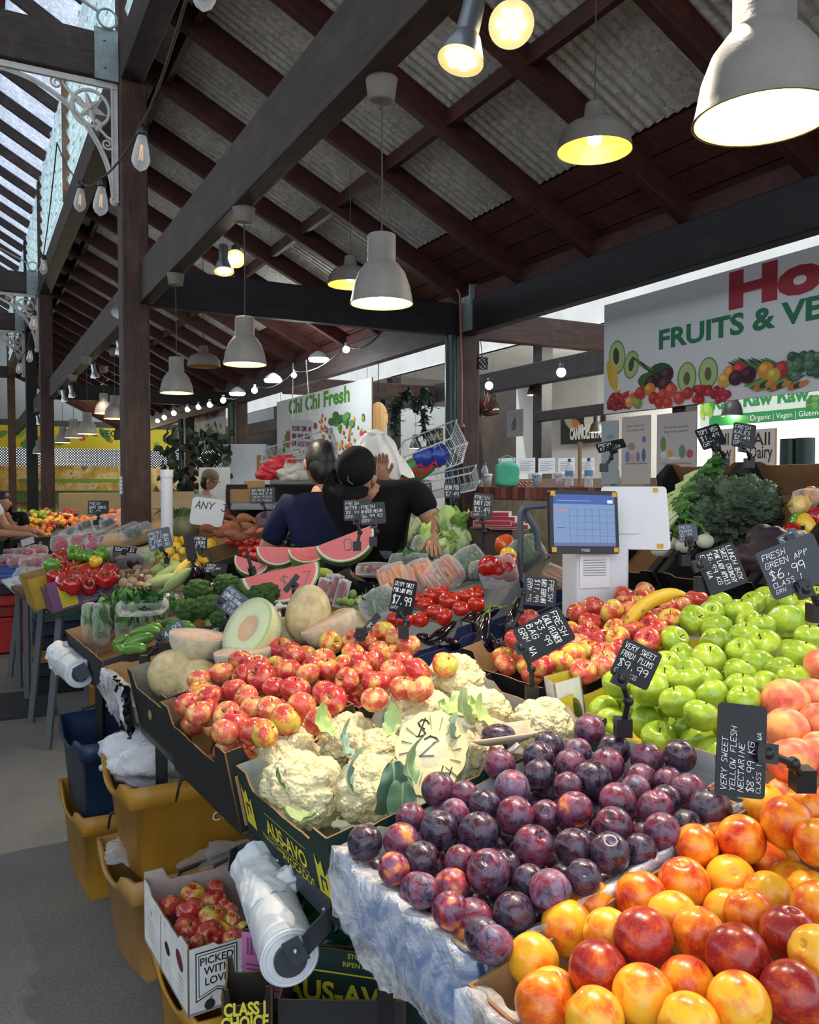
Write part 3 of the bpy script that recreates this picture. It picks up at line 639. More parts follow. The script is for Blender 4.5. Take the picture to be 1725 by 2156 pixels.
# ================================================================ produce builders (unit size, scaled when placed)
def fruit_mat(name, base, over, p0, p1, rough=.28, streak=0, speck=None, bloom=None, coat=.35, ns=1.1, third=None, sss=.0):
    m, t, b = nt(name); setb(b, rough, coat=coat, spec=.5); v = coords(t, True)
    f = noise_n(t, v, ns, 2, .5); v2 = coords(t, True, (5, 5, .8)); s = noise_n(t, v2, 2.2, 4, .65)
    if streak:
        a = N(t, 'ShaderNodeMath', operation='MULTIPLY_ADD', i={1: streak}); t.links.new(s, a.inputs[0]); t.links.new(f, a.inputs[2])
        sb = N(t, 'ShaderNodeMath', operation='SUBTRACT', i={1: streak*.5}); t.links.new(a.outputs[0], sb.inputs[0]); f = sb.outputs[0]
    st = [(p0, base), (p1, over)]
    if third: st = [(p0, base), ((p0+p1)/2, third), (p1, over)]
    c = ramp(t, f, st)
    if speck:
        w = noise_n(t, v, 26, 1, .4); c = mix(t, c, speck, ramp(t, w, [(.66, (0, 0, 0)), (.72, (.7, .7, .7))]))
    if bloom:
        v3 = coords(t, True, (1, 1, 1)); g = noise_n(t, v3, 2.0, 6, .72, .8)
        c = mix(t, c, bloom, ramp(t, g, [(.42, (0, 0, 0)), (.66, (.62, .62, .62))]))
        rr = ramp(t, g, [(.42, (rough,)*3), (.66, (.6,)*3)]); t.links.new(rr, b.inputs['Roughness'])
    t.links.new(c, b.inputs['Base Color']); return m
AP_R = fruit_mat('apple_red', hx('dcae58'), hx('b52c30'), .32, .56, .22, .5, hx('e8b898'), third=hx('cf5c44'))
AP_Y = fruit_mat('apple_yellow_blush', hx('d3bd4e'), hx('bb3430'), .44, .66, .22, .5, hx('e8c98c'), third=hx('de7a40'))
AP_P = fruit_mat('apple_pink', hx('e4b268'), hx('c64a44'), .38, .66, .22, .5, hx('f0c8a0'), third=hx('d9604a'))
AP_G = fruit_mat('apple_green', hx('7f9f24'), hx('b4c83c'), .3, .7, .2, .2, hx('c8d870'))
PL_D = fruit_mat('plum_dark', hx('190c16'), hx('421222'), .35, .7, .22, 0, hx('a88a9a'), hx('5a5774'), .3)
PL_R = fruit_mat('plum_red', hx('340e1e'), hx('7c182c'), .35, .65, .25, .2, hx('b890a0'), hx('73688a'), .3)
PL_B = fruit_mat('plum_bloomed', hx('301224'), hx('8a2438'), .4, .65, .4, 0, hx('b0a0b0'), hx('8a8cb4'), .1)
PL_O = fruit_mat('plum_orange_patch', hx('e8922a'), hx('661428'), .34, .5, .25, 0, hx('b890a0'), hx('73688a'), .3, third=hx('b02c28'))
NE_O = fruit_mat('nectarine_orange', hx('f09a24'), hx('b32a1c'), .36, .68, .3, .25, hx('ffb850'), third=hx('e06418'), coat=.25)
NE_Y = fruit_mat('nectarine_yellow', hx('f5b52c'), hx('d4481e'), .48, .74, .3, .2, hx('ffd060'), coat=.25, third=hx('ee8a20'))
NE_R = fruit_mat('nectarine_red', hx('e07820'), hx('8e1c20'), .25, .52, .3, .3, hx('d88040'), coat=.25, third=hx('b43a20'))
PE = fruit_mat('peach_pink', hx('eeaa5c'), hx('d8543e'), .35, .65, .45, .2, hx('f0c090'), coat=.0, third=hx('e87a58'))
TOM = fruit_mat('tomato_red', hx('d8341c'), hx('a81810'), .3, .7, .15, coat=.6)
CAPR = fruit_mat('capsicum_red', hx('c41a14'), hx('8c0c10'), .3, .7, .12, coat=.8); CAPG = fruit_mat('capsicum_green', hx('3f7a1c'), hx('6aa02c'), .3, .7, .15, coat=.7); CAPY = fruit_mat('capsicum_yellow', hx('eab41c'), hx('f2c83c'), .3, .7, .15, coat=.7)
LEM = fruit_mat('lemon_yellow', hx('e8b41c'), hx('f2cc3c'), .3, .7, .35, coat=.2); LIM = fruit_mat('lime_green', hx('5c8a1c'), hx('94b038'), .3, .7, .3, coat=.3)
EGG = fruit_mat('eggplant_black', hx('110a14'), hx('24121f'), .3, .7, .1, coat=.9); AVO = fruit_mat('avocado_green', hx('16240f'), hx('2c3f18'), .3, .7, .25, coat=.5)
SWP = fruit_mat('sweet_potato_skin', hx('7a4430'), hx('a86a48'), .35, .65, .7, .3, hx('5a3024'), coat=0, ns=2); PUR = fruit_mat('purple_sweet_potato', hx('5a3a4c'), hx('7a5468'), .35, .65, .7, coat=0)
CUC = fruit_mat('cucumber_green', hx('2f5c1c'), hx('5c8a30'), .35, .65, .3, .4, coat=.3, ns=3); BAN = fruit_mat('banana_yellow', hx('e2b428'), hx('caa62c'), .3, .7, .4, .3, hx('4a3010'), coat=0, ns=3)
STEM = mat('fruit_stem', hx('4a3a1c'), .8); STEMG = mat('green_stem', hx('5c7c30'), .6, hx('7c9a44'), 8)
STK = attr_mat('fruit_sticker', .35)
def apple_fn(v):
    r = sqrt(v.x**2+v.y**2); z = v.z*.9; a = atan2(v.y, v.x)
    if v.z > 0: z -= .42*math.exp(-(r/.26)**2); k = 1.04
    else: z += .26*math.exp(-(r/.3)**2); k = 1.0-.10*(-v.z)+.03*cos(5*a)*(-v.z)
    k *= 1+.02*cos(2*a+1); return Vector((v.x*k, v.y*k, z))
def stone_fn(v):
    a = atan2(v.y, v.x); r = sqrt(v.x**2+v.y**2); k = 1-.06*math.exp(-(a/.13)**2)*r; z = v.z*.97
    if v.z > 0: z -= .25*math.exp(-(r/.16)**2)
    if v.z < -.9: z -= .05
    return Vector((v.x*k, v.y*k*.98, z))
def tom_fn(v):
    a = atan2(v.y, v.x); r = sqrt(v.x**2+v.y**2); k = 1+.025*cos(5*a)*r; z = v.z*.82
    if v.z > 0: z -= .16*math.exp(-(r/.25)**2)
    return Vector((v.x*k, v.y*k, z))
def cap_fn(v):
    a = atan2(v.y, v.x); r = sqrt(v.x**2+v.y**2); k = (1+.13*abs(cos(2*a))-.1)*(1-.16*(v.z < 0)*(-v.z)); z = v.z*1.08
    if v.z > 0: z -= .4*math.exp(-(r/.34)**2); k *= 1.05
    if v.z < -.5: z += .22*math.exp(-(r/.25)**2)
    return Vector((v.x*k, v.y*k, z))
def lem_fn(v):
    r = sqrt(v.x**2+v.y**2); z = v.z*1.12
    z += (.14 if v.z > 0 else -.1)*math.exp(-(r/.22)**2)*(1 if v.z > 0 else 1); return Vector((v.x*.92, v.y*.92, z))
def proto(name, fn, mt, stem=None, n=28, m=18, sticker=None, sticker_col=None, pname=None):
    mb = MB(); mb.ball((0, 0, 0), 1, n, m, fn=fn); o = mb.build(name, mt); 
    if stem == 'apple':
        s = MB(); s.tube([(0, 0, .42), (.03, .01, .62), (.09, .03, .86)], [.045, .035, .05], 6); s.build('stem', STEM, o)
    if stem == 'tomato':
        s = MB()
        for k in range(5): a = 2*pi*k/5; s.grid(lambda u, w: Vector((cos(a)*u*.52-sin(a)*(w-.5)*.2*(1-u), sin(a)*u*.52+cos(a)*(w-.5)*.2*(1-u), .66+.13*u-.2*u*u)), 4, 2)
        s.tube([(0, 0, .64), (.02, 0, .95)], .05, 6); s.build('calyx', STEMG, o)
    if stem == 'cap': s = MB(); s.tube([(0, 0, .5), (.03, 0, .75), (.12, 0, 1.15)], [.2, .11, .13], 8); s.build('stem', STEMG, o)
    if sticker:
        def on(k, u, w): # patch on the surface
            th, ph = 1.1+u, .35+w; v = Vector((cos(ph)*cos(th), cos(ph)*sin(th), sin(ph))); return fn(v)*k
        s = MB(); s.grid(lambda u, w: on(1.006, (u-.5)*.34, (w-.5)*.28), 5, 5, col=hx('f2f2f0')); s.grid(lambda u, w: on(1.012, (u-.5)*.3, .02+w*.09), 4, 2, col=sticker_col or hx('c42030'))
        for k in range(4): s.grid(lambda u, w: on(1.012, -.11+.06*k+u*.03, -.10+w*.09), 1, 2, col=hx('303030'))
        s.build('sticker', STK, o)
    return o
PROT = {}
def setmat(o, m):
    if m is not None: o.material_slots[0].link = 'OBJECT'; o.material_slots[0].material = m
def rrot(rnd, up=.6):
    t = rnd.uniform(0, up); a = rnd.uniform(0, 2*pi); return Matrix.Rotation(a, 4, 'Z') @ Matrix.Rotation(t*pi, 4, 'X') @ Matrix.Rotation(rnd.uniform(0, 6.28), 4, 'Z')
def inst(pr, M, mt=None):
    """first use moves the prototype itself, later ones copy it"""
    if not pr.get('used_once'): pr['used_once'] = 1; pr.matrix_basis = M; MW[pr.name] = M.copy(); o = pr
    else:
        o = copy_tree(pr, M)
    setmat(o, mt); return o
RW = ['in the back row', 'behind the middle', 'before the middle', 'in the front row']; CW = ['by the left rim', 'left of centre', 'right of centre', 'by the right rim']
def conv(off, sc, lst): return [(off[0]+a/sc, off[1]+b/sc, r/sc) for a, b, r in lst]
OCC = []     # everything already placed: (centre, radius)
def free(P, R, k=.94, lst=None):
    for q, r in (lst if lst is not None else OCC):
        if (P-q).length < (R+r)*k: return False
    return True
def pile(pts, protos, mats, noun, cat, group, where, depth, seed=1, up=.6, squash=1.0, k=.93, rlim=None, dz=.003, aspect=1.0, smin=None):
    """pts in photo pixels; depth(x,y) gives the heap's surface; a fruit that would bite into a nearer one slides back"""
    rnd = random.Random(seed); loc = []; out = []
    xs = [p[0] for p in pts]; ys = [p[1] for p in pts]; x0, x1, y0, y1 = min(xs), max(xs), min(ys), max(ys)
    info = []
    for (x, y, r) in sorted(pts, key=lambda p: -p[1]):
        d = depth(x, y)
        for _ in range(200):
            P = at(x, y, d); R = r*d/FPX
            if rlim: R = min(max(R, rlim[0]), rlim[1])
            if free(P, R, k, loc): break
            d += dz
        if smin is not None:
            q = TM.inverted() @ P
            if q.x < smin+R: P = P+ex*(smin+R-q.x)
        loc.append((P, R)); OCC.append((P, R))
        pr = rnd.choice(protos); mi = rnd.randrange(len(mats)); mt, word = mats[mi]
        M = Matrix.Translation(P) @ rrot(rnd, up) @ Matrix.Diagonal((R, R, R*aspect, 1)); o = inst(pr, M, mt)
        rw = min(3, int(4*(y-y0)/(y1-y0+1))); cw = min(3, int(4*(x-x0)/(x1-x0+1))); info.append([o, word, rw, cw, y, x, R])
    cell = {}
    for it in info: cell.setdefault((it[1], it[2], it[3]), []).append(it)
    for (w, rw, cw), its in cell.items():
        its.sort(key=lambda i: i[4]); n = len(its)
        nmw = {1: ['']}.get(n) or (['upper ', 'lower '] if n == 2 else ['highest ', 'middle ', 'lowest '] if n == 3 else ['%s ' % ('highest' if i == 0 else 'lowest' if i == n-1 else ['second', 'third', 'fourth', 'fifth', 'sixth', 'seventh'][min(i-1, 5)]) for i in range(n)])
        for it, a in zip(its, nmw): tag(it[0], f'{a}{w} {noun} {RW[rw]} {CW[cw]} of {where}', cat, group)
    return [(i[0]) for i in info]
UC = 0; USKIP = set(int(i) for i in '2 6 9 11 12 14 24 25 30 33 36 38 39 43 46 48 50 52 55 56 57 58 59 60 61 62 63 64 65 66 67 68 69 70 71 72 74 75 76 77 78 79 80 81 82 83 84 86 87 88 89 90 91 92 93 94 95 96 97 98 100 101 102 103 104 107 108 109 111 112 113 114 115 116 117 118 119 120 123 124 125 126 127 128 129 132 133 134 135 136 137 138 141 145 146 149 150 151 152 154 155 158 159 160 161 162 163 164 166 167 168 169 170 172 173 175 176 179 180 181 184 185 186 187 188 190 192 194 197 198 199 200 201 202 203 204 207 210 211 212 213 214 215 216 219 222 223 226 227 228 229 230 232 233'.split())
def under(s0, a0, s1, a1, h, R, protos, mats, noun, cat, group, where, seed=5, jit=.3):
    global UC
    rnd = random.Random(seed); i = 0; a = a0+R
    row = 0
    while a < a1-R*.8:
        s = s0+R+(R if row % 2 else 0)
        while s < s1-R*.8:
            P = tp(s+rnd.uniform(-jit, jit)*R*.3, a, h+rnd.uniform(-.1, .1)*R)
            if free(P, R, .93):
                OCC.append((P, R)); mt, word = rnd.choice(mats); UC += 1; pr_ = rnd.choice(protos); rt_ = rrot(rnd)
                if UC in USKIP: s += R*2.02; continue
                o = inst(pr_, Matrix.Translation(P) @ rt_ @ Matrix.Diagonal((R, R, R, 1)), mt)
                ra = min(2, int(3*(a-a0)/(a1-a0+1e-6))); rs = min(2, int(3*(s-s0)/(s1-s0+1e-6))); tag(o, f'{word} {noun} glimpsed low among {where}, {["near end", "mid length", "far end"][ra]}, {["aisle side", "centre", "inner side"][rs]}', cat, group+', lower layer')
            s += R*2.02
        a += R*1.8; row += 1
# ---------------------------------------------------------------- cartons
TAN = hx('b08a5c'); TAND = hx('8e6c46')
def castle(w, h, lo=.72, c=.16, rnd=None, tear=.0, flat=False):
    if flat: top = [(0, h), (w, h)]
    else: top = [(0, h), (w*c*.8, h), (w*c, h*(lo+.06)), (w*(c+.03), h*lo), (w*(1-c-.03), h*lo), (w*(1-c), h*(lo+.06)), (w*(1-c*.8), h), (w, h)]
    if tear and rnd:
        T = []
        for (x0, z0), (x1, z1) in zip(top[:-1], top[1:]):
            T.append((x0, z0)); n = int(abs(x1-x0)/.03)
            for k in range(1, n): T.append((x0+(x1-x0)*k/n, z0+(z1-z0)*k/n+rnd.uniform(-tear, tear)))
        T.append(top[-1]); top = T
    return [(w, 0), (0, 0)][::-1] + top[::-1] if False else [(0, 0)] + top + [(w, 0)]
def carton(label, M, w, l, h, outer, inner=None, lo=(.75, .75, .75, .75), hs=(1, 1, 1, 1), mt=None, group=None, tear=.002, name='produce_carton', seed=1, prints=None, flat=False, dirt=None, c=.16, th=.004, dark=()):
    rnd = random.Random(seed); inner = inner or outer; mt = mt or CARD
    T = thing(name, label, 'box', M, group)
    mb = MB(); mb.box((w/2, l/2, .004), (w, l, .006), None, inner); mb.build('base_panel', mt, T)
    specs = [(Matrix(), w, 0), (TRS((0, l, 0), rz=-pi/2), l, 1), (TRS((w, l, 0), rz=pi), w, 2), (TRS((w, 0, 0), rz=pi/2), l, 3)]
    for Mx, ww, i in specs:
        P = castle(ww, h*hs[i], lo[i], c, rnd, tear, flat); P = P[::-1]
        mb = MB(); mb.plate([(x, z) for x, z in P[::-1]], th if i in dark else .004, Mx, outer, outer if i in dark else inner, outer if i in dark else TAND); mb.build('side_panel', mt, T)
    if prints:
        for i, nm, fn in prints:
            mb = MB(); fn(mb, specs[i][0], specs[i][1], h); mb.build(nm, PRINT, T)
    return T
def tm(s, a, h=0, rz=0): return TM @ TRS((s, a, h), rz=rz)
# ================================================================ the long near table
DG = mat('dark_green_board', hx('16241f'), .5, hx('20332b'), 8); DGS = mat('green_steel_edge', hx('1a2c26'), .45, hx('2a3f36'), 12); BKS = mat('black_steel_leg', hx('131416'), .45)
T = thing('display_table', 'long dark green sloping display table carrying the fruit cartons', 'table', tm(0, 0, 0))
mb = MB(); mb.box((.78, .375, -.012), (1.56, 2.55, .022)); mb.box((.49, 2.26, -.0125), (.98, 1.22, .022)); mb.build('table_top', DG, T)
for (s0, a0, s1, a1) in ((-.0, -.9, -.0, 2.86), (1.56, -.9, 1.56, 1.65)):
    mb = MB(); mb.bar((s0, a0, -.02), (s1, a1, -.02), .006, .05); mb.bar((s0+.015, a0, -.043), (s1+.015, a1, -.043), .03, .004); mb.build('edge_rail', DGS, T)
for s, a in ((.02, 1.52), (.02, 2.44), (.02, .1), (1.5, 1.5), (.9, 2.6), (1.5, -.4), (.7, 2.7), (.7, .1)):
    top = tp(s, a, -.03); mb = MB(); mb.bar((top.x, top.y, 0), top, .03, .03, up=(0, 1, 0)); mb.build('leg', BKS, T, True)
def lab(mb, M, items):
    for s, x, z, hgt, col, bold in items: text(mb, s, x, z, hgt, M, col, bold, y=-.0015)
YEL = hx('d8c832'); GRN = hx('17342c'); NAV = hx('1c2c58'); WH = hx('e6e6e2')
def flag(mb, M, x, z, k=1, col=YEL):
    P = [(0, 0), (.055, -.004), (.05, .07), (.035, .055), (.028, .085), (.012, .07), (.0, .09)]
    mb.add([(x+a*k, -.0015, z+b*k) for a, b in P], [tuple(range(len(P)))], M, False, col)
    mb.add([(x+a*k, -.002, z+b*k) for a, b in ((.014, .02), (.02, .02), (.02, .045), (.034, .045), (.034, .03), (.04, .03), (.04, .052), (.014, .052))], [(0, 1, 2, 7), (2, 3, 6, 7), (3, 4, 5, 6)], M, False, GRN)
def p_avo(mb, M, ww, h):
    lab(mb, M, [('AUS-AVO', ww*.52, h*.36, .034, YEL, .03), ('AVOCADOS', ww*.62, h*.18, .02, YEL, .01), ('Premium Quality', ww*.36, h*.24, .012, YEL, 0)])
    rect(mb, ww*.3, h*.62, ww*.75, h*.63, YEL, -.0015, M); rect(mb, ww*.3, h*.32, ww*.75, h*.33, YEL, -.0015, M); flag(mb, M, ww*.03, h*.25); flag(mb, M, ww*.84, h*.15)
carton('dark green avocado carton holding the cauliflowers', tm(-.02, .175), .42, .455, .17, GRN, hx('9aa39a'), prints=[(1, 'printed_logo', p_avo)], lo=(.9, .8, .85, .8), seed=2, tear=.004)
carton('white-lined carton with a magazine behind the cauliflowers', tm(.40, .17), .27, .46, .15, hx('2c4a3c'), hx('b9bdb8'), seed=3, lo=(.85,)*4)
BKC = hx('1d1c1c')
def p_cons(mb, M, ww, h): rect(mb, .02, .02, ww*.5, h*.6, TAN, -.0015, M); lab(mb, M, [('CONSIGNEE', ww*.22, h*.42, .016, (.02, .02, .02), .01), ('PACKED BY', ww*.22, h*.2, .012, (.02, .02, .02), .01)])
carton('black carton of red apples nearest the aisle', tm(-.035, .645), .335, .52, .20, BKC, hx('7a6448'), seed=4, tear=.004, prints=[(0, 'consignee_panel', lambda mb, M, ww, h: (rect(mb, .012, .02, .05, h*.7, TAN, -.0015, M)))])
carton('black carton of apples behind the cauliflowers', tm(.31, .645), .33, .5, .185, BKC, hx('7a6448'), seed=5, tear=.004, prints=[(0, 'consignee_panel', p_cons)])
def p_hole(mb, M, ww, h):
    ell(mb, ww*.45, h*.45, .03, .014, hx('b0885a'), .5, -.0015, M=M); rect(mb, ww*.02, .0, ww*.03, h*.9, (.6, .6, .6), -.0015, M)
carton('black carton of melons by the aisle rim', tm(-.015, 1.18), .57, .45, .20, BKC, hx('8a8478'), seed=6, prints=[(1, 'hand_hole', p_hole)])
# plums carton and its plastic liner
carton('blue and white carton under the plums', tm(-.015, -.27), .54, .415, .165, hx('4a7fc0'), hx('d0d6dc'), seed=7, lo=(.95,)*4, tear=.003)
FILML = film('liner_film', (.97, .98, 1), .26, .18, .0, .6)
def liner(name, label, M, w, l, h, hang, seed, mt=FILML, sides=('L',)):
    rnd = random.Random(seed); mb = MB(); off = Vector((seed*3.1, 0, 0))
    def fn(u, v):
        y = l*(1-u); q = v*2-1  # v: 0 inside .. 1 outside
        n1 = noise.noise(Vector((y*26+v*4, v*3, seed)))*.016+noise.noise(Vector((y*60-v*9, v*8, seed)))*.008; n2 = noise.noise(Vector((y*9, v*2, seed+4)))*.03
        if v < .35: x = .022+n1*.4; z = h-.06*(1-v/.35)
        else: k = (v-.35)/.65; x = -.012-.02*sin(k*pi)*.6+n1*1.2-k*.012; z = h+.006-(hang+n2)*k
        return Vector((x, y, z+noise.noise(Vector((y*14, 0, seed)))*.01))
    mb.grid(fn, 90, 14); 
    def fn2(u, v):
        x = w*u; n1 = noise.noise(Vector((x*26, v*3, seed+9)))*.012
        if v < .4: return Vector((x, .022+n1*.3, h-.05*(1-v/.4)))
        k = (v-.4)/.6; return Vector((x, -.010+n1-k*.006, h+.005-.07*k))
    mb.grid(fn2, 60, 10)
    o = mb.build(name, mt, m=M); return tag(o, label, 'plastic liner')
liner('plastic_liner', 'clear plastic liner hanging over the aisle rim of the plums carton', tm(-.015, -.27), .54, .415, .165, .17, 1)
carton('carton with printed fruit lined for the nectarines', tm(-.05, -.90), .60, .61, .165, hx('b4553a'), hx('9a7c58'), seed=8, lo=(.95,)*4, prints=[(1, 'printed_picture', lambda mb, M, ww, h: [rect(mb, 0, 0, ww, h*.9, hx('8a6a4c'), -.001, M)]+[ell(mb, ww*(.5+.055*k), h*(.3+.1*(k % 3)), .035, .05, hx(['d8562c', 'e88a3c', 'c23a2c'][k % 3]), k, -.0012-.0002*k, M=M) for k in range(9)])])
liner('plastic_liner', 'clear plastic liner over the rim of the nectarines carton', tm(-.05, -.90), .60, .61, .165, .15, 5)
carton('plain carton of pink peaches beside the nectarines', tm(.56, -.80), .62, .62, .15, hx('8a8a88'), TAN, seed=9)
def p_vocado(mb, M, ww, h):
    rect(mb, 0, 0, ww, h*.74, WH, -.001, M); lab(mb, M, [('WESTERN AUSTRALIAN', ww*.52, h*.56, .017, hx('3c5a9a'), .02)])
    text(mb, 'Avocados !', ww*.5, h*.2, .05, M, hx('b8c83c'), .07, y=-.0018); text(mb, 'Avocados !', ww*.5, h*.2, .05, M, hx('1f5a2c'), .03, y=-.0024, shear=.0)
    for k in range(3): rect(mb, ww*.2, h*(.14-.035*k), ww*.7, h*(.155-.035*k), hx('2c5a34'), -.002, M)
    ell(mb, ww*.96, h*.25, .02, .03, hx('5a8a3c'), .4, -.002, M=M); ell(mb, ww*.96, h*.25, .014, .023, hx('c8b85c'), .4, -.003, M=M); ell(mb, ww*.96, h*.23, .008, .008, hx('6a4428'), .4, -.004, M=M)
carton('white avocado carton full of green apples', tm(.64, -.14), .5, .45, .165, WH, hx('d8c83c'), seed=10, prints=[(1, 'printed_logo', p_vocado)], lo=(.9, .8, .9, .9))
carton('second carton of green apples further in', tm(1.15, -.14), .45, .5, .165, WH, hx('d8d4c8'), seed=11)
def p_corn(mb, M, ww, h):
    ell(mb, .045, h*.55, .016, .045, hx('7a7030'), 0, -.0015, M=M); ell(mb, .045, h*.52, .011, .04, hx('4c5a24'), 0, -.002, M=M)
    ell(mb, .04, h*.12, .024, .014, hx('5a8a3c'), 0, -.0015, M=M); ell(mb, .045, h*.12, .016, .009, hx('d87a3c'), 0, -.002, M=M)
carton('white corner flap carton with a corn cob picture', tm(.66, .32, 0, rad(-18)), .07, .06, .20, WH, hx('d8c83c'), seed=12, flat=True, prints=[(0, 'printed_picture', p_corn)])
carton('black-sided tan carton of red and yellow apples', tm(.77, .42), .55, .43, .16, BKC, TAN, seed=13, lo=(.7,)*4)
def p_wa(mb, M, ww, h): lab(mb, M, [('PROUDLY', ww*.2, h*.36, .018, WH, .01), ('WA', ww*.48, h*.36, .036, WH, .03), ('GROWN', ww*.78, h*.42, .02, WH, .01)])
def p_waf(mb, M, ww, h): p_wa(mb, M, ww, h); ell(mb, ww*.86, h*.15, .018, .018, WH, 0, -.002, M=M); ell(mb, ww*.86, h*.15, .013, .013, NAV, 0, -.003, M=M)
carton('navy carton of small eggplants', tm(.60, .72), .36, .33, .12, NAV, hx('2a3a6a'), seed=14, lo=(.9,)*4, prints=[(0, 'printed_logo', lambda mb, M, ww, h: (ell(mb, ww*.5, h*.5, .03, .03, WH, 0, -.002, M=M), ell(mb, ww*.5, h*.5, .025, .025, NAV, 0, -.003, M=M), text(mb, 'ozolu', ww*.5, h*.42, .016, M, WH, .01, y=-.004)))])
carton('navy carton with white lettering holding truss tomatoes', tm(.52, 1.06), .44, .34, .15, NAV, hx('d8d8d4'), seed=15, lo=(.8,)*4, prints=[(0, 'printed_lettering', p_wa)])
carton('navy carton with round logo holding carrot and capsicum packs', tm(.97, 1.05), .5, .42, .15, NAV, NAV, seed=16, lo=(.75,)*4, prints=[(0, 'printed_lettering', p_waf), (1, 'printed_logo', lambda mb, M, ww, h: (ell(mb, ww*.8, h*.35, .035, .035, WH, 0, -.002, M=M), ell(mb, ww*.8, h*.35, .03, .03, NAV, 0, -.003, M=M), text(mb, 'ozolu', ww*.8, h*.28, .018, M, WH, .01, y=-.004)))])
carton('dark tray of wrapped greens at the far corner by the bag roll', tm(-.02, 2.03), .55, .76, .15, hx('2c2d2f'), TAN, seed=17, flat=True)
carton('plastic-covered tray of cucumbers', tm(-.02, 1.66), .5, .36, .13, hx('9a9a94'), TAN, seed=18, lo=(.9,)*4)
liner('plastic_bag', 'crumpled clear plastic over the side of the cucumber tray', tm(-.02, 1.66), .45, .34, .13, .15, 8)
mb = MB(hx('08090a')); mb.grid(lambda u, v: Vector((.0+noise.noise(Vector((u*6, v*9, 3)))*.03-.02*v, .2*u, .14-.17*v)), 20, 14)
tag(mb.build('black_bag', mat('black_bin_plastic', hx('0b0b0d'), .2, bs=.8, bsc=18, bd=.02), m=tm(-.03, 1.62)), 'crumpled black plastic bag between the cucumbers and the melons', 'bag')
carton('closed white carton under the film packs', tm(.66, 1.42), .84, .22, .17, hx('b8b8b4'), hx('8a8a86'), seed=19, flat=True)
carton('closed tan carton under the watermelons and chilli trays', tm(.36, 1.80), .6, .5, .15, TAN, TAN, seed=20, flat=True)
# magazine in the white-lined carton
T = thing('magazine', 'open glossy magazine lying in the white-lined carton', 'magazine', tm(.45, .36, .05, rad(20)))
mb = MB(); mb.box((.09, .06, 0), (.2, .15, .006), None, hx('c9ccd4')); mb.box((.09, .03, .004), (.19, .06, .001), None, hx('3a3c48')); mb.box((.05, .09, .004), (.08, .04, .001), None, hx('b86a5c')); mb.box((.12, .1, .004), (.06, .03, .001), None, hx('6a86a8')); mb.build('pages', PRINT, T)
# ================================================================ fruit heaps
pa = proto('apple', apple_fn, AP_R, 'apple'); pa2 = proto('apple', apple_fn, AP_R, 'apple', sticker=1)
pl = proto('plum', stone_fn, PL_D); pn = proto('nectarine', stone_fn, NE_O); pp = proto('peach', stone_fn, PE); pg = proto('green_apple', apple_fn, AP_G, 'apple'); pg2 = proto('green_apple', apple_fn, AP_G, 'apple', sticker=1, sticker_col=hx('f0e8c0'))
def dt(h, **kw): return lambda x, y: ray_tab(x, y, h)
c7 = conv((680, 1500), 2.782, [(247,760,105),(460,755,108),(680,690,115),(915,700,118),(1128,605,113),(675,450,102),(830,480,75),(515,620,90),(770,590,75),(945,545,95),(1035,305,95),(1108,440,105),(1235,785,125),(365,940,92),(580,870,115),(550,1040,105),(805,870,80),(755,1025,110),(970,935,132),(1070,900,95),(875,1225,132),(1120,1180,127),(635,1225,112),(1210,990,80),(455,1115,75),(790,1400,80),(870,1440,75),(1030,1375,85)])
c8 = conv((1100, 1550), 2.76, [(155,60,90),(95,125,95),(100,225,92),(280,165,92),(325,90,80),(410,250,112),(495,165,100),(535,80,95),(390,-35,92),(727,135,97),(915,115,97),(690,255,98),(850,260,75),(660,310,80),(555,380,110),(305,430,108),(265,290,60),(965,320,105),(1095,425,125),(775,420,105),(835,370,80),(815,555,110),(530,520,110),(140,460,90),(300,650,112),(510,680,120),(690,660,80),(955,520,55),(355,820,105),(165,900,125)])
PM = [(PL_D, 'dark purple')]*4+[(PL_R, 'wine-red')]*3+[(PL_B, 'blue-bloomed')]*2+[(PL_O, 'orange-patched')]
pile(c7+c8, [pl], PM, 'plum', 'plum', 'plums in the lined carton', 'the plums', dt(.185), 11, aspect=1.02, smin=-.02, rlim=(.0255, .05))
under(.0, -.24, .5, .13, .115, .029, [pl], PM[:7], 'plum', 'plum', 'plums in the lined carton', 'the plums')
NM = [(NE_O, 'orange')]*3+[(NE_Y, 'yellow')]*3+[(NE_R, 'deep red')]*2
cn = conv((1100, 1550), 2.76, [(260,1110,155),(410,985,142),(690,940,152),(440,1365,172),(705,1175,175),(1010,640,128),(1275,600,140),(1410,400,105),(1540,500,150),(1650,420,115),(1565,680,150),(940,860,152),(1210,840,147),(1570,880,152),(1430,930,90),(1320,1040,90),(1025,1150,150),(1250,1280,182),(1550,1160,167),(1720,1270,90),(700,1510,178),(960,1450,165),(1260,1560,182),(1570,1500,187),(175,1510,155),(420,1640,142),(60,1300,145),(970,1680,112),(500,1150,70),(1190,1030,70),(880,1050,60),(40,1600,75),(1670,920,80),(1410,730,80),(1720,620,60),(1120,550,50),(1720,1000,70)])
pile(cn, [pn], NM, 'nectarine', 'nectarine', 'yellow flesh nectarines in the near carton', 'the nectarines', dt(.185), 12, aspect=1.02, smin=-.05, dz=.004, rlim=(.034, .07))
under(-.02, -.72, .54, -.3, .11, .035, [pn], NM, 'nectarine', 'nectarine', 'yellow flesh nectarines in the near carton', 'the nectarines')
cp = conv((1050, 1300), 2.5556, [(1545,460,130),(1550,605,122),(1720,560,100),(1690,425,85),(1730,720,105),(1600,760,60),(1560,775,50),(1735,260,50)])
pile(cp, [pp], [(PE, 'pink-orange')], 'peach', 'peach', 'peaches at the right edge', 'the peaches', dt(.21), 13, rlim=(.036, .07))
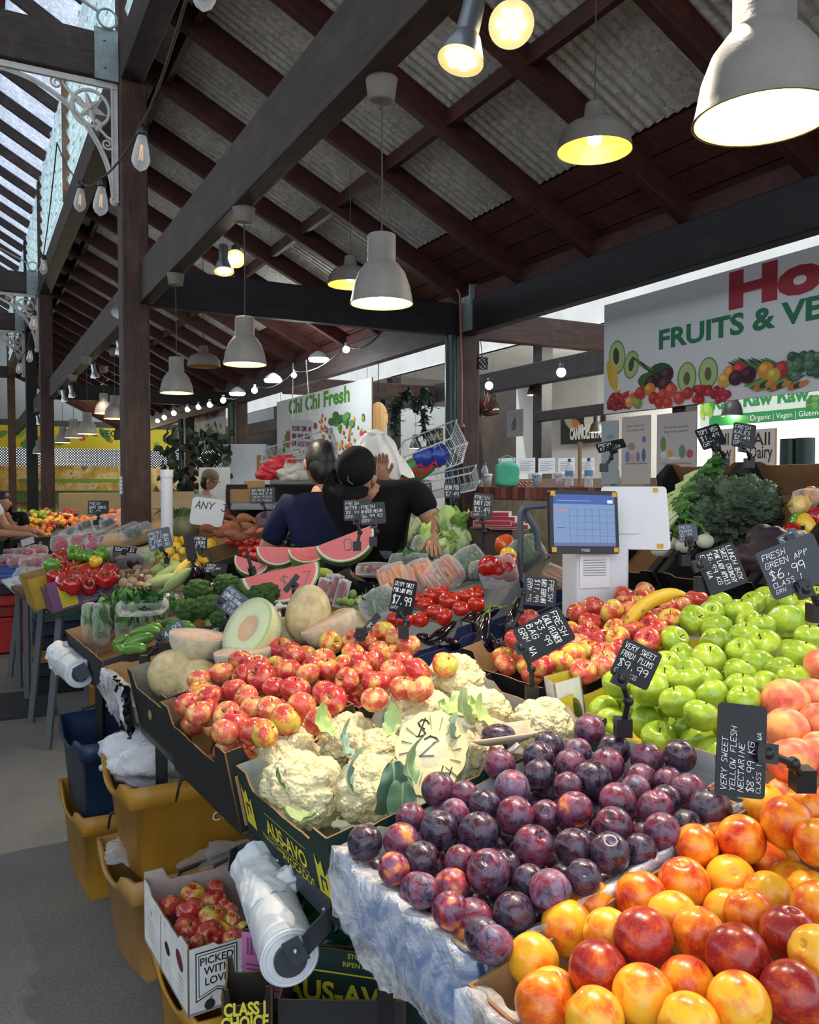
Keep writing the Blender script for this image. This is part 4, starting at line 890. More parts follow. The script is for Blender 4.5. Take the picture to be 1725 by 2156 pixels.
under(.58, -.5, 1.1, -.22, .12, .036, [pp], [(PE, 'pink')], 'peach', 'peach', 'peaches at the right edge', 'the peaches')
g4 = conv((1200, 950), 3.286, [(860,1170,108),(1040,1060,88),(1180,1115,108),(1355,1035,100),(1500,1175,125),(1640,1125,95),(1020,1235,107),(1215,1280,107),(1345,1350,122),(1180,1385,95),(1010,1330,112),(725,1315,108),(775,1430,90),(1330,1210,80),(1700,1015,65),(1660,1290,85),(1540,1050,75),(985,1120,75),(1270,1050,80),(1240,1190,70)])
g5 = conv((1050, 1300), 2.5556, [(985,210,67),(1130,225,92),(815,395,102),(965,455,98),(1010,345,87),(1150,425,97),(1300,300,77),(1400,265,97),(1325,450,90),(1440,375,75),(1590,330,87),(1520,290,62),(1630,210,100),(1090,530,60),(890,330,62),(640,360,62),(905,255,65),(1310,380,62),(1030,290,72),(1120,340,72),(740,330,60),(1160,130,60)])
pile(g4+g5, [pg, pg, pg2], [(AP_G, 'bright green')], 'apple', 'apple', 'green apples in the avocado carton', 'the green apples', dt(.20), 14, up=.35, rlim=(.035, .06))
under(.66, -.12, 1.55, .28, .125, .037, [pg], [(AP_G, 'green')], 'apple', 'apple', 'green apples in the avocado carton', 'the green apples')
AM = [(AP_R, 'red')]*5+[(AP_P, 'pink-red')]*4+[(AP_Y, 'yellow-blushed')]*2
r4 = conv((1200, 950), 3.286, [(295,1110,88),(520,980,78),(375,1000,75),(480,1025,62),(165,1075,66),(55,1115,66),(140,1190,86),(130,1265,90),(310,1240,68),(335,1295,80),(220,1310,45),(360,1380,75),(440,1250,62),(540,1200,86),(540,1310,68),(610,1245,76),(700,1165,62),(680,1090,60),(770,1080,72),(880,1035,85),(600,1160,52),(420,1180,62),(380,1070,45),(240,1460,58),(20,1410,50),(430,1110,50),(240,1190,50),(60,1330,60)])
r3 = conv((800, 1050), 3.45, [(1080,880,77),(990,1025,67),(1170,1220,72),(1315,1190,95),(1475,1260,90),(1520,1110,95),(1395,970,75),(1410,1150,52),(1630,1130,55),(1310,1070,80),(1630,1220,72),(1240,1050,70),(1150,1110,70)])
pile(r4+r3, [pa, pa, pa2], AM[:6]+[(AP_Y, 'yellow-blushed')]*3, 'apple', 'apple', 'mixed apples beside the green ones', 'the mixed red apples', dt(.19), 15, up=.4, rlim=(.034, .06))
under(.79, .44, 1.3, .83, .115, .034, [pa], AM, 'apple', 'apple', 'mixed apples beside the green ones', 'the mixed red apples')
z5 = conv((0, 1150), 2.695, [(1258,722,74),(1140,835,78),(1195,855,73),(1330,820,77),(1365,650,67),(1595,585,70),(1455,690,80),(1490,750,90),(1635,715,80),(1060,900,60),(1190,945,77),(1290,960,80),(1330,1015,96),(1440,920,77),(1535,925,80),(1620,985,93),(1130,760,65),(1090,965,62),(1440,1055,62),(1215,1080,67),(1500,1065,72),(1400,860,62),(1560,810,62),(1660,610,72),(1380,740,60)])
c6 = conv((480, 1380), 2.782, [(470,110,44),(580,85,78),(395,205,90),(430,300,86),(570,225,77),(620,265,87),(530,385,77),(700,150,80),(870,165,88),(965,95,77),(1110,95,82),(1270,55,77),(1030,195,84),(790,100,62),(1130,200,42),(860,260,42)])
c2 = conv((400, 1020), 3.45, [(1410,1075,88),(1590,1170,90),(1020,1150,90),(1150,1130,62),(1185,1230,77),(970,1270,90),(760,1250,78),(1380,1210,75),(1460,1240,62),(1255,1290,66),(1350,1290,62),(1540,1290,72),(1300,1150,60),(850,1250,70),(1500,1120,52),(890,1330,60),(1110,1320,60),(620,1330,60)])
pile(z5+c6+c2, [pa, pa, pa2], AM, 'apple', 'apple', 'red apples in the black cartons', 'the big apple heap', dt(.215), 16, smin=-.035, up=.45, rlim=(.034, .06))
under(-.01, .67, .28, 1.13, .13, .036, [pa], AM, 'apple', 'apple', 'red apples in the black cartons', 'the big apple heap')
under(.33, .67, .62, 1.12, .12, .036, [pa], AM, 'apple', 'apple', 'red apples in the black cartons', 'the big apple heap', seed=8)
# banana lying on the mixed apples
P = atab(1372, 1278, .225); mb = MB(); mb.tube([Vector((cos(a)*.1, 0, sin(a)*.055-.04)) for a in [pi*.1+pi*.8*k/14 for k in range(15)]], [.006, .009, .014, .018, .02, .021, .021, .021, .021, .021, .02, .018, .015, .009, .007], 8)
mb.tube([(-.095, 0, -.022), (-.115, 0, -.03)], [.007, .005], 6, col=None)
o = mb.build('banana', BAN, m=Matrix.Translation(P) @ Matrix.Rotation(rad(-33), 4, 'Y') @ Matrix.Rotation(rad(-35), 4, 'X')); tag(o, 'single ripe yellow banana lying on the mixed red apples', 'banana')
# eggplants
def egg_(x, y, L, ang, h, lab_, tilt=0):
    P = atab(x, y, h); mb = MB(); mb.tube([(0, .1*(k/9)**2, -L/2+L*k/9) for k in range(10)], [L*q for q in (.05, .12, .17, .19, .19, .175, .155, .135, .11, .07)], 14)
    M = Matrix.Translation(P) @ Matrix.Rotation(tilt, 4, 'X') @ Matrix.Rotation(ang, 4, 'Y'); o = mb.build('eggplant', EGG, m=M); tag(o, lab_, 'eggplant', 'small eggplants in the navy carton')
    c = MB(); e = (0, .1, L/2-.004); c.lathe([(L*.13, -.03*L/.14), (L*.1, 0), (L*.05, .014), (L*.03, .02)], 8, Matrix.Translation(e)); c.tube([e, (0, .1, L/2+.035)], .004, 6); c.build('calyx', STEMG, o)
for i, a in enumerate([(955, 1362, .13, rad(100), .1, 'lowest long black eggplant lying in the navy carton'), (1018, 1345, .13, rad(20), .14, 'upright shiny black eggplant with a white sticker glint'), (930, 1338, .11, rad(60), .12, 'black eggplant with green stem against the apples'), (990, 1325, .12, rad(50), .12, 'black eggplant behind the upright one'), (1012, 1302, .14, rad(75), .13, 'topmost black eggplant lying below the white lettering'), (1085, 1300, .12, rad(30), .14, 'black eggplant beside the hanging price cards'), (1050, 1370, .11, rad(-40), .1, 'small eggplant at the corner by the mixed apples'), (905, 1352, .1, rad(120), .1, 'dark eggplant next to the tomato stand'), (975, 1385, .1, rad(80), .07, 'eggplant low at the carton front')]): egg_(*a)
# tomatoes on the truss
pt = proto('tomato', tom_fn, TOM, 'tomato')
tt_ = conv((800, 1050), 3.45, [(375,715,70),(505,740,80),(630,715,70),(400,825,68),(290,880,68),(330,770,56),(700,690,52),(450,680,46),(110,885,50),(270,740,32),(590,800,50),(180,890,40),(470,860,50),(700,770,45)])
pile(tt_, [pt], [(TOM, 'red')], 'truss tomato', 'tomato', 'truss tomatoes in the navy carton', 'the truss tomatoes', dt(.2), 21, up=.35, rlim=(.03, .08))
# capsicums
pc = proto('capsicum', cap_fn, CAPR, 'cap')
depc = lambda x, y: min(5.6, 4.80+(1240-y)*.006)
cr = conv((0, 1020), 3.45, [(470,720,82),(640,730,82),(560,680,78),(450,660,62),(640,640,57),(700,680,57),(775,690,77),(540,620,62),(500,570,62),(445,530,62),(600,590,57),(745,615,62),(400,680,55),(700,620,55),(420,600,50),(530,735,72),(790,640,60),(655,600,60)])
pile(cr, [pc], [(CAPR, 'glossy red')], 'capsicum', 'capsicum', 'red capsicums in the purple carton', 'the capsicums', depc, 22, up=.5, dz=.01, rlim=(.055, .09))
pile(conv((0, 1020), 3.45, [(550,500,60),(380,590,62),(645,525,42),(740,510,57),(590,520,45)]), [pc], [(CAPG, 'green')], 'capsicum', 'capsicum', 'green capsicums behind the red ones', 'the green capsicums', depc, 23, dz=.01)
pile(conv((0, 1020), 3.45, [(695,560,47)]), [pc], [(CAPY, 'yellow')], 'capsicum', 'capsicum', 'yellow capsicum', 'the capsicum carton', depc, 24)
# lemons and limes
pe = proto('lemon', lem_fn, LEM); pi_ = proto('lime', lem_fn, LIM)
depl = lambda x, y: 5.25+(1200-y)*.012
pile(conv((0, 1020), 3.45, [(1290,460,43),(1340,410,42),(1235,500,42),(1290,540,42),(1270,415,42),(1330,490,36),(1530,445,50),(1600,385,40),(1565,415,42),(1485,505,38),(1545,510,42),(1600,475,40),(1635,495,36),(1620,530,42),(1500,560,36),(1440,555,42),(1570,555,36),(1440,510,36),(1340,575,36),(1430,590,32),(1520,420,32),(1390,470,36),(1390,540,36),(1480,445,34),(1240,560,36)]), [pe], [(LEM, 'yellow')], 'lemon', 'lemon', 'lemons behind the corn', 'the lemons', depl, 25, up=1, dz=.01)
pile(conv((0, 1020), 3.45, [(1100,555,33),(1160,540,35),(1070,490,32),(1110,515,30),(1140,490,36),(1085,475,28),(1060,530,28),(1170,500,28)]), [pi_], [(LIM, 'green')], 'lime', 'lime', 'limes left of the lemons', 'the limes', depl, 26, up=1, dz=.01)
# loose tomatoes beyond the watermelon
dept = lambda x, y: 5.0+(1180-y)*.01
pile(conv((400, 1020), 3.45, [(300,415,42),(330,400,36),(425,430,40),(360,430,32),(465,410,34),(515,425,40),(495,470,40),(430,480,34),(600,460,37),(560,470,32),(405,510,32),(480,520,30),(680,470,32),(380,470,32),(450,515,30),(530,500,30)]), [pt], [(TOM, 'red')], 'loose tomato', 'tomato', 'loose tomatoes behind the watermelon', 'the loose tomatoes', dept, 27, up=.3, dz=.01)
# avocados by the navy shirt
pv = proto('avocado', lem_fn, AVO)
pile(conv((400, 1020), 3.45, [(730,370,34),(780,350,32),(800,310,26),(735,325,26),(770,445,34),(820,440,30),(700,420,32),(830,400,28),(790,395,32),(700,335,28)]), [pv], [(AVO, 'dark green')], 'avocado', 'avocado', 'avocados beside the navy shirt', 'the avocados', lambda x, y: 4.35+(1150-y)*.01, 28, up=1, dz=.01)
# apples in the white carton on the crate
wa = conv((250, 1500), 2.875, [(300,1180,77),(450,1105,74),(430,1205,87),(590,1085,72),(580,1145,76),(565,1245,82),(680,1210,52),(415,1315,84),(690,1285,70),(550,1350,87),(690,1370,62),(760,1310,52),(470,1395,50),(640,1180,50)])
pile(wa, [pa, pa2], [(AP_R, 'red')]*3+[(AP_P, 'pink-red')]+[(AP_Y, 'yellow')], 'apple', 'apple', 'apples in the white carton below the table', 'the white carton', lambda x, y: (.405-HC)/ray(x, y).z, 29, up=.5)
# ================================================================ vegetables
def curd(name, c1, c2, sc, st=.6, dist=.03, rough=.75):
    m, t, b = nt(name); setb(b, rough, spec=.3, sss=.0); v = coords(t, True); w = N(t, 'ShaderNodeTexVoronoi', feature='SMOOTH_F1', i={'Scale': sc}); t.links.new(v, w.inputs['Vector'])
    f = noise_n(t, v, 2.5, 4); c = ramp(t, f, [(.3, c1), (.7, c2)]); c = mix(t, c, ramp(t, w.outputs['Distance'], [(.3, (1, 1, 1)), (.65, (.88, .85, .74))]), .9, 'MULTIPLY'); t.links.new(c, b.inputs['Base Color'])
    i_ = N(t, 'ShaderNodeMath', operation='MULTIPLY', i={1: -1.0}); t.links.new(w.outputs['Distance'], i_.inputs[0]); bump(t, b, i_.outputs[0], st, dist); return m
CAUL = curd('cauliflower_curd', hx('dacd9e'), hx('ece2bc'), 12, .4, .022)
LEAFM = attr_mat('leaf_surface', .45, .5, spec=.4)
def floret_ball(mb, c, R, n=56, m=36, k=3.2, amp=.16, k2=9, amp2=.05, squash=.8, seed=0, M=None, col=None, dark=None):
    off = Vector((seed*7.3, seed*3.1, seed*1.7))
    def fn(v):
        d = noise.voronoi(v*k+off)[0][0]; e = noise.voronoi(v*k2+off)[0][0]
        h = 1+amp*(.45-1.5*d*d)+amp2*(.4-1.6*e*e); h *= 1+.06*noise.noise(v*1.5+off)
        return Vector((v.x*h, v.y*h, v.z*h*squash))
    mb.ball(c, R, n, m, M, col, fn)
def leaf(mb, M, L, Wd, curl=.5, ruf=.1, col=(1, 1, 1), rib=None, seed=0, n=10):
    def fn(u, v):
        w = Wd*(sin(pi*min(1, u*.94+.06))**.7)*(v-.5)*2; r = ruf*Wd*sin(u*19+seed)*abs(v-.5)*2
        return Vector((w, L*u*cos(curl*u), L*u*sin(curl*u)+abs(v-.5)*Wd*.5+r+.08*L*noise.noise(Vector((u*3, v*3, seed)))))
    mb.grid(fn, n, 8, M, col)
    if rib: mb.tube([M @ (fn(u/8, .5)+Vector((0, 0, -.002))) for u in range(8)], [Wd*.13*(1-u/9) for u in range(8)], 6, col=rib)
G1, G2, G3 = hx('5c8a3c'), hx('8fae5c'), hx('3f6a44')
rc = random.Random(3); cprot = []
for sd in range(3):
    mb = MB(); floret_ball(mb, (0, 0, 0), 1.1, 120, 76, 2.6, .20, 7.5, .06, .86, sd+1); o = mb.build('cauliflower', CAUL)
    lf = MB()
    for k in range(7):
        a = 2*pi*k/7+rc.uniform(-.2, .2); c = rc.choice([G1, G2, hx('9cb878'), hx('6f9478')])
        leaf(lf, Matrix.Rotation(a, 4, 'Z') @ TRS((0, .62, -.72), rx=rad(30+rc.uniform(-8, 10))), 1.15, .40, 1.3, .12, c, hx('b9cc92'), k)
    lf.build('leaf', LEAFM, o, solid=0); cprot.append(o)
cl = [(609, 1596, 66, 'back left one nearest the apple carton'), (642, 1664, 82, 'largest one at the front left of its carton'), (732, 1558, 60, 'behind the middle, below the apple carton rim'), (796, 1588, 54, 'brightly lit in the middle'), (778, 1660, 70, 'front one with a drooping grey-green leaf'), (879, 1509, 68, 'tall one beside the halved one'), (958, 1441, 64, 'highest one with pale green leaves'), (1012, 1506, 62, 'with yellow-green leaves in front of the magazine'), (1002, 1590, 52, 'half hidden behind the halved one'), (1144, 1529, 62, 'plain round one right of the others, beside the plums')]
for i, (x, y, r, l) in enumerate(cl):
    d = ray_tab(x, y, .12 if i < 6 else .13); R = r*d/FPX
    o = inst(cprot[i % 3], Matrix.Translation(at(x, y, d)) @ Matrix.Rotation(rc.uniform(0, 6), 4, 'Z') @ Matrix.Rotation(rc.uniform(-.35, .35), 4, 'X') @ Matrix.Diagonal((R, R, R, 1)))
    tag(o, 'white cauliflower, ' + l, 'cauliflower', 'cauliflowers in the green carton')
# big drooping leaf + halved cauliflower
d = ray_tab(905, 1580, .17)-.06; Mh = Matrix.Translation(at(908, 1582, d)) @ Matrix.Rotation(rad(-12), 4, 'Z') @ Matrix.Rotation(rad(-38), 4, 'X')
T = thing('cauliflower_half', 'halved cauliflower wrapped in film with a black price scrawl', 'cauliflower', Mh); R = .078
pts = []
for k in range(72): a = 2*pi*k/72; r = R*(1+.06*abs(sin(a*5.5))+.04*sin(a*3)); pts.append((r*.92*cos(a), r*1.12*sin(a)))
mb = MB(); mb.add([(x, 0, z) for x, z in pts]+[(x*.97, .03, z*.97) for x, z in pts]+[(x*.6, .06, z*.6) for x, z in pts], [tuple(range(71, -1, -1))]+[(i, (i+1) % 72, 72+(i+1) % 72, 72+i) for i in range(72)]+[(72+i, 72+(i+1) % 72, 144+(i+1) % 72, 144+i) for i in range(72)]+[tuple(range(144, 216))], None, False); mb.build('curd', CAUL, T)
mb = MB(hx('c9c4a0'))
for k in range(16):
    a = 2*pi*k/16+.1; r0, r1 = R*.55, R*rc.uniform(.78, .95); mb.tube([(r0*cos(a), -.0005, r0*1.1*sin(a)), (r1*cos(a+.05), -.0005, r1*1.1*sin(a+.05))], [.0015, .0035], 5, col=hx(rc.choice(['9c9468', 'b8b088', '8a8458'])), flat=.3)
mb.build('cut_branches', LEAFM, T)
mb = MB(); chalk(mb, '$', -.04, .03, .035, th=.09); chalk(mb, '2', -.02, -.01, .04, th=.09); chalk(mb, '.H', .0, -.055, .025, th=.1); mb.build('price_scrawl', INK, T)
mb = MB(); mb.grid(lambda u, v: Vector(((u-.5)*.155+.004*noise.noise(Vector((u*9, v*9, 1))), -.004-.006*noise.noise(Vector((u*7, v*7, 2)))+.12*((u-.5)**2+(v-.5)**2), (v-.5)*.185)), 20, 20); mb.build('wrap', FILM, T)
mb = MB(); M0 = Matrix.Translation(atab(815, 1610, .2)) @ Matrix.Rotation(rad(-70), 4, 'Z') @ Matrix.Rotation(rad(-75), 4, 'X')
leaf(mb, Matrix.Translation(atab(826, 1606, .225)) @ Matrix.Rotation(rad(205), 4, 'Z') @ Matrix.Rotation(rad(-62), 4, 'X'), .135, .040, -.9, .12, hx('62806a'), hx('a8bf8a'), 3, 24)
leaf(mb, Matrix.Translation(atab(850, 1640, .19)) @ Matrix.Rotation(rad(170), 4, 'Z') @ Matrix.Rotation(rad(-55), 4, 'X'), .10, .030, -.6, .12, hx('7a9a74'), hx('b4c894'), 5, 22)
o = mb.build('cauliflower_leaf', LEAFM, world=True); tag(o, 'large wilted grey-green leaf drooping over the front cauliflower', 'leaf')
# loose outer leaves between the heads
for i, (x, y, a, L, c, tl) in enumerate([(700, 1552, 60, .08, 'a8c070', 40), (738, 1592, 80, .085, '8fb0a0', 60), (815, 1552, -30, .07, 'c0d890', 40), (668, 1712, 70, .06, '9ab070', -30), (745, 1668, 95, .085, '7fa08c', 70), (872, 1655, 70, .10, '8fb078', 70), (960, 1455, 200, .10, 'c8dc98', -50), (990, 1465, 150, .09, 'b4d070', -45), (925, 1475, 240, .08, '9cbc68', -40), (1000, 1525, 120, .08, 'c4d48c', 40), (1040, 1530, 60, .07, 'b0c870', 30), (960, 1560, 110, .06, '9ab898', 60), (610, 1660, 120, .05, '8aa05c', 30)]):
    mb = MB(); leaf(mb, Matrix.Translation(atab(x, y, .2 if y > 1540 else .215)) @ Matrix.Rotation(rad(a), 4, 'Z') @ Matrix.Rotation(rad(tl-20), 4, 'X'), L, L*.32, .9, .13, hx(c), hx('d4dfae'), i, 22)
    tag(mb.build('cauliflower_leaf', LEAFM, world=True), 'loose pale green cauliflower leaf ' + ['at the back left head', 'curling blue-green between the front heads', 'behind the brightest head', 'stalky one at the front rim', 'blue-green at the foot of the drooping one', 'beside the halved head', 'broad one on the highest head', 'second one on the highest head', 'left one on the highest head', 'by the magazine', 'under the foam tray', 'at the edge of the halved head', 'small one at the carton corner'][i], 'leaf', 'loose cauliflower leaves')
# foam tray with an eggplant on the cauliflowers
T = thing('foam_tray', 'beige foam tray tilted against the plain round cauliflower', 'tray', Matrix.Translation(atab(1062, 1560, .19)) @ Matrix.Rotation(rad(-8), 4, 'Y'))
mb = MB(); mb.grid(lambda u, v: Vector(((u-.5)*.13*(.85+.15*abs(2*v-1)), (v-.5)*.09, .022*max(abs(2*u-1), abs(2*v-1))**3)), 14, 14); mb.build('tray', mat('foam_beige', hx('b8a48c'), .5), T, solid=.004)
o = inst(pl, Matrix.Translation(atab(1050, 1545, .21)) @ Matrix.Diagonal((.035, .026, .02, 1)), PL_D); tag(o, 'dark plum lying alone on the beige foam tray', 'plum')
# ---- melons
RM = mat('rockmelon_rind', hx('b8a272'), .65, hx('d8c798'), 30, bs=.7, bsc=45, bd=.004, rnd=True); HD = mat('honeydew_rind', hx('c9cc6a'), .35, hx('dfe09a'), 5)
def melon(P, R, label, M=None, half=False, rind=RM, flesh='e8964a', cutrind='d8c890', wrap=True, stretch=1.0):
    M = Matrix.Translation(P) @ (M or Matrix()); T = thing('melon_half' if half else 'melon', label, 'melon', M, 'melons behind the apples')
    mb = MB()
    if half: mb.lathe([(R*cos(a), -R*stretch*sin(a)) for a in [pi/2*k/14 for k in range(15)]], 40)
    else: mb.ball((0, 0, 0), (R, R, R*stretch), 40, 24)
    mb.build('rind', rind, T)
    if half:
        mb = MB(); rr = [R, R*.95, R*.88, R*.5, R*.42, R*.2, 0]; cs = [hx(cutrind), hx(cutrind), hx(flesh), hx(flesh), hx('e0a040'), hx('d8b060')]
        n = 40
        for (a, b2), c in zip(zip(rr[:-1], rr[1:]), cs):
            za = 0 if a > R*.5 else -.02*(1-a/(R*.5)); zb = 0 if b2 >= R*.5 else -.02*(1-b2/(R*.5))
            vs = [(a*cos(2*pi*k/n), a*sin(2*pi*k/n), za) for k in range(n)]+[(b2*cos(2*pi*k/n), b2*sin(2*pi*k/n), zb) for k in range(n)]
            mb.add(vs, [(k, (k+1) % n, n+(k+1) % n, n+k) for k in range(n)], None, True, c)
        mb.build('flesh', GLOSSP, T)
        if wrap: mb = MB(); mb.lathe([(0, .003), (R*.6, .003), (R*1.0, .002), (R*1.012, -.01)]+[(R*1.014*cos(a), -R*1.014*stretch*sin(a)) for a in [pi/2*k/8 for k in range(1, 9)]], 32); mb.build('wrap', FILM, T)
    return T
X, Y_, Z = 'X', 'Y', 'Z'
melon(atab(365, 1420, .15), .082, 'whole netted rockmelon at the aisle corner of the melon carton')
melon(atab(415, 1436, .12), .075, 'second whole rockmelon half under the apples')
melon(atab(420, 1336, .25), .098, 'upturned rockmelon half nearest the aisle, cut side up', Matrix.Rotation(rad(8), 4, Y_), True)
melon(atab(512, 1368, .22), .092, 'upturned rockmelon half just behind the front apples', Matrix.Rotation(rad(-6), 4, Y_), True)
melon(atab(690, 1308, .26), .092, 'tilted rockmelon half leaning beside the standing one', Matrix.Rotation(rad(-24), 4, Y_), True)
melon(atab(649, 1295, .26), .075, 'film-wrapped rockmelon half standing on end like a cone', Matrix.Rotation(rad(8), 4, Y_), False, stretch=1.35)
melon(atab(600, 1352, .17), .085, 'rockmelon lying behind the cone-shaped one')
melon(atab(730, 1330, .17), .08, 'rockmelon behind the tilted half')
melon(at(520, 1322, ray_tab(520, 1322, .27)), .108, 'pale honeydew half with its seeded cut face showing', Matrix.Rotation(rad(-28), 4, Z) @ Matrix.Rotation(rad(58), 4, X) @ Matrix.Rotation(rad(-12), 4, Y_), True, HD, 'dbe6a0', 'b8cc70', True, 1.1)
# ---- broccoli, garlic, mushrooms, cucumbers
BRO = mat('broccoli_green', hx('3a5c2a'), .8, hx('5f8a3e'), 6, bs=1, bsc=110, bd=.006, rnd=True); BRS = mat('broccoli_stalk', hx('8aa860'), .6)
mb = MB(); floret_ball(mb, (0, 0, .15), 1, 60, 36, 2.4, .3, 9, .1, .72, 4); br = mb.build('broccoli', BRO)
mb = MB(); mb.tube([(0, 0, -.95), (0, 0, -.2), (0, 0, .2)], [.3, .3, .6], 10); mb.build('stalk', BRS, br)
for x, y, r, h, l in ((420, 1250, 33, .2, 'left one of the back pair'), (398, 1288, 28, .2, 'bright green one at the front'), (441, 1284, 34, .2, 'front one below the tilted slate card'), (478, 1236, 30, .2, 'back one behind the tilted slate card'), (545, 1262, 33, .22, 'right one below the watermelon'), (565, 1250, 26, .22, 'small one at the watermelon tip'), (462, 1308, 22, .22, 'small bright one above the honeydew'), (505, 1240, 24, .2, 'dark one behind the watermelon tip'), (372, 1330, 20, .1, 'dark broccolini head under the oblique card')):
    d = ray_tab(x, y, h); R = r*d/FPX; o = inst(br, Matrix.Translation(at(x, y, d)) @ Matrix.Rotation(rc.uniform(0, 6), 4, 'Z') @ Matrix.Rotation(rc.uniform(-.5, .5), 4, 'X') @ Matrix.Diagonal((R, R, R, 1)))
    tag(o, 'green broccoli head, ' + l, 'broccoli', 'broccoli heads below the watermelon')
def garl(v):
    a = atan2(v.y, v.x); r = sqrt(v.x**2+v.y**2); k = 1+.07*abs(cos(3*a)); z = v.z*.8+(.55*math.exp(-(r/.2)**2) if v.z > 0 else 0); return Vector((v.x*k, v.y*k, z))
GAR = mat('garlic_skin', hx('c9c0b4'), .6, hx('e2dcd2'), 5, rnd=True); pgar = proto('garlic_bulb', garl, GAR, None, 20, 12)
pile(conv((400, 1020), 3.45, [(600,915,36),(650,890,34),(600,1010,36),(660,1000,36),(640,960,34),(700,960,34),(570,960,30),(690,900,28),(710,1010,30),(560,1040,26)]), [pgar], [(GAR, 'white')], 'garlic bulb', 'garlic', 'garlic bulbs beside the honeydew', 'the garlic', dt(.19), 31)
CUCS = [((940, 1105), (1165, 1070), .02), ((820, 1180), (950, 1125), .02), ((890, 1190), (1125, 1110), .022), ((905, 1222), (1060, 1200), .02), ((1170, 1022), (1340, 1035), .018), ((1060, 1055), (1170, 1048), .018), ((840, 1205), (900, 1215), .016), ((1200, 1045), (1400, 1015), .012), ((1240, 1065), (1420, 1040), .012)]
for i, ((x0, y0), (x1, y1), r) in enumerate(CUCS):
    a = atab(x0/3.45, 1020+y0/3.45, .16); b2 = atab(x1/3.45, 1020+y1/3.45, .17); mb = MB(); P = [a.lerp(b2, k/9)+Vector((0, 0, .012*sin(pi*k/9))) for k in range(10)]
    mb.tube(P, [r*q for q in (.3, .75, .95, 1, 1, 1, 1, .95, .8, .3)], 12); o = mb.build('cucumber', CUC, world=True)
    tag(o, 'green cucumber ' + ['upper long one in the plastic-lined tray', 'lower left stubby one', 'middle long glossy one', 'lowest one at the carton rim', 'one end under the oblique card', 'small one behind the oblique card', 'short tip at the aisle corner', 'slim pale one beside the broccoli', 'slimmest one near the flat card'][i], 'cucumber', 'cucumbers in the plastic-covered tray')
# ---- leafy packs
def leafy(mb, n, sx, sy, sz, L, Wd, cols, seed, curl=.8, ruf=.25, up=.5, stems=None):
    r = random.Random(seed)
    for k in range(n):
        a = r.uniform(0, 2*pi); P = (r.uniform(-1, 1)*sx, r.uniform(-1, 1)*sy, r.uniform(-1, 1)*sz)
        M = TRS(P) @ Matrix.Rotation(a, 4, 'Z') @ Matrix.Rotation(r.uniform(up-.5, up+.6), 4, 'X') @ Matrix.Rotation(r.uniform(-.5, .5), 4, 'Y')
        leaf(mb, M, L*r.uniform(.6, 1.2), Wd*r.uniform(.6, 1.2), curl*r.uniform(.3, 1.5), ruf, r.choice(cols), None, r.random()*9, 6)
def pack(label, P, w, dth, h, rx=0, ry=0, rz=0, content='leaf', cols=None, seed=1, cat='vegetable pack', group=None, tray=None, n=40, lf=(.06, .018), name='wrapped_greens', bag=False):
    M = Matrix.Translation(P) @ Matrix.Rotation(rz, 4, 'Z') @ Matrix.Rotation(ry, 4, 'Y') @ Matrix.Rotation(rx, 4, 'X'); T = thing(name, label, cat, M, group); r = random.Random(seed)
    mb = MB(); cn_ = 'leaves'
    if content == 'leaf': leafy(mb, n, w*.36, dth*.3, h*.34, lf[0], lf[1], cols, seed)
    elif content == 'sticks':
        cn_ = 'roots'
        for k in range(n): 
            x = r.uniform(-.42, .42)*w; y = r.uniform(-.3, .3)*dth; L = h*r.uniform(.35, .48); c = r.choice(cols)
            mb.tube([(x, y, -L), (x+r.uniform(-.008, .008), y+r.uniform(-.004, .004), 0), (x+r.uniform(-.012, .012), y, L)], [lf[1]*.25, lf[1]*.8, lf[1]], 7, col=c)
    elif content == 'pods':
        cn_ = 'pods'
        for k in range(n):
            x = r.uniform(-.4, .4)*w; y = r.uniform(-.25, .25)*dth; L = h*r.uniform(.3, .45); mb.tube([(x, y, -L), (x+r.uniform(-.006, .006), y+.003, 0), (x+r.uniform(-.01, .01), y, L)], [.002, lf[1], lf[1]*.6], 7, col=r.choice(cols))
    elif content == 'balls':
        cn_ = 'fruits'
        for k in range(n): q = lf[1]*r.uniform(.8, 1.15); mb.ball((r.uniform(-.4, .4)*w, r.uniform(-.3, .3)*dth, r.uniform(-.38, .38)*h), q, 10, 7, col=r.choice(cols))
    mb.build(cn_, LEAFM if content != 'balls' else GLOSSP, T)
    if tray: mb = MB(); mb.grid(lambda u, v: Vector(((u-.5)*w*1.04, dth*.5*(1-.9*max(abs(2*u-1), abs(2*v-1))**4), (v-.5)*h*1.04)), 12, 12); mb.build('tray', tray, T, solid=.003)
    mb = MB(); sd = seed*1.7
    def fn(v):
        m = max(abs(v.x), abs(v.y), abs(v.z)); q = v.lerp(v/m, .55)*.5; 
        nz = noise.noise(Vector((q.x*6+sd, q.y*6, q.z*6)))*.05+noise.noise(Vector((q.x*14+sd, q.y*14, q.z*14)))*.03; q = q*(1+nz)
        if bag and v.z > .55: q.x *= 1-.6*(v.z-.55)/.45; q.z *= 1.25
        return Vector((q.x*w*1.08, q.y*dth*1.15, q.z*h*1.1))
    mb.ball((0, 0, 0), 1, 28, 20, None, None, fn); mb.build('wrap', FILM, T)
    return T
GD = [hx('2c5428'), hx('3c6a30'), hx('4e7e3c'), hx('6a9450')]; GLt = [hx('8ab04c'), hx('a4c460'), hx('b9d080'), hx('6f9a3c')]
FOAM = mat('foam_white', hx('c9c4b8'), .5); BLKT = mat('black_tray', hx('1a1a1c'), .3)
U = lambda x, y, h: at(x, y, ray_tab(x, y, h))
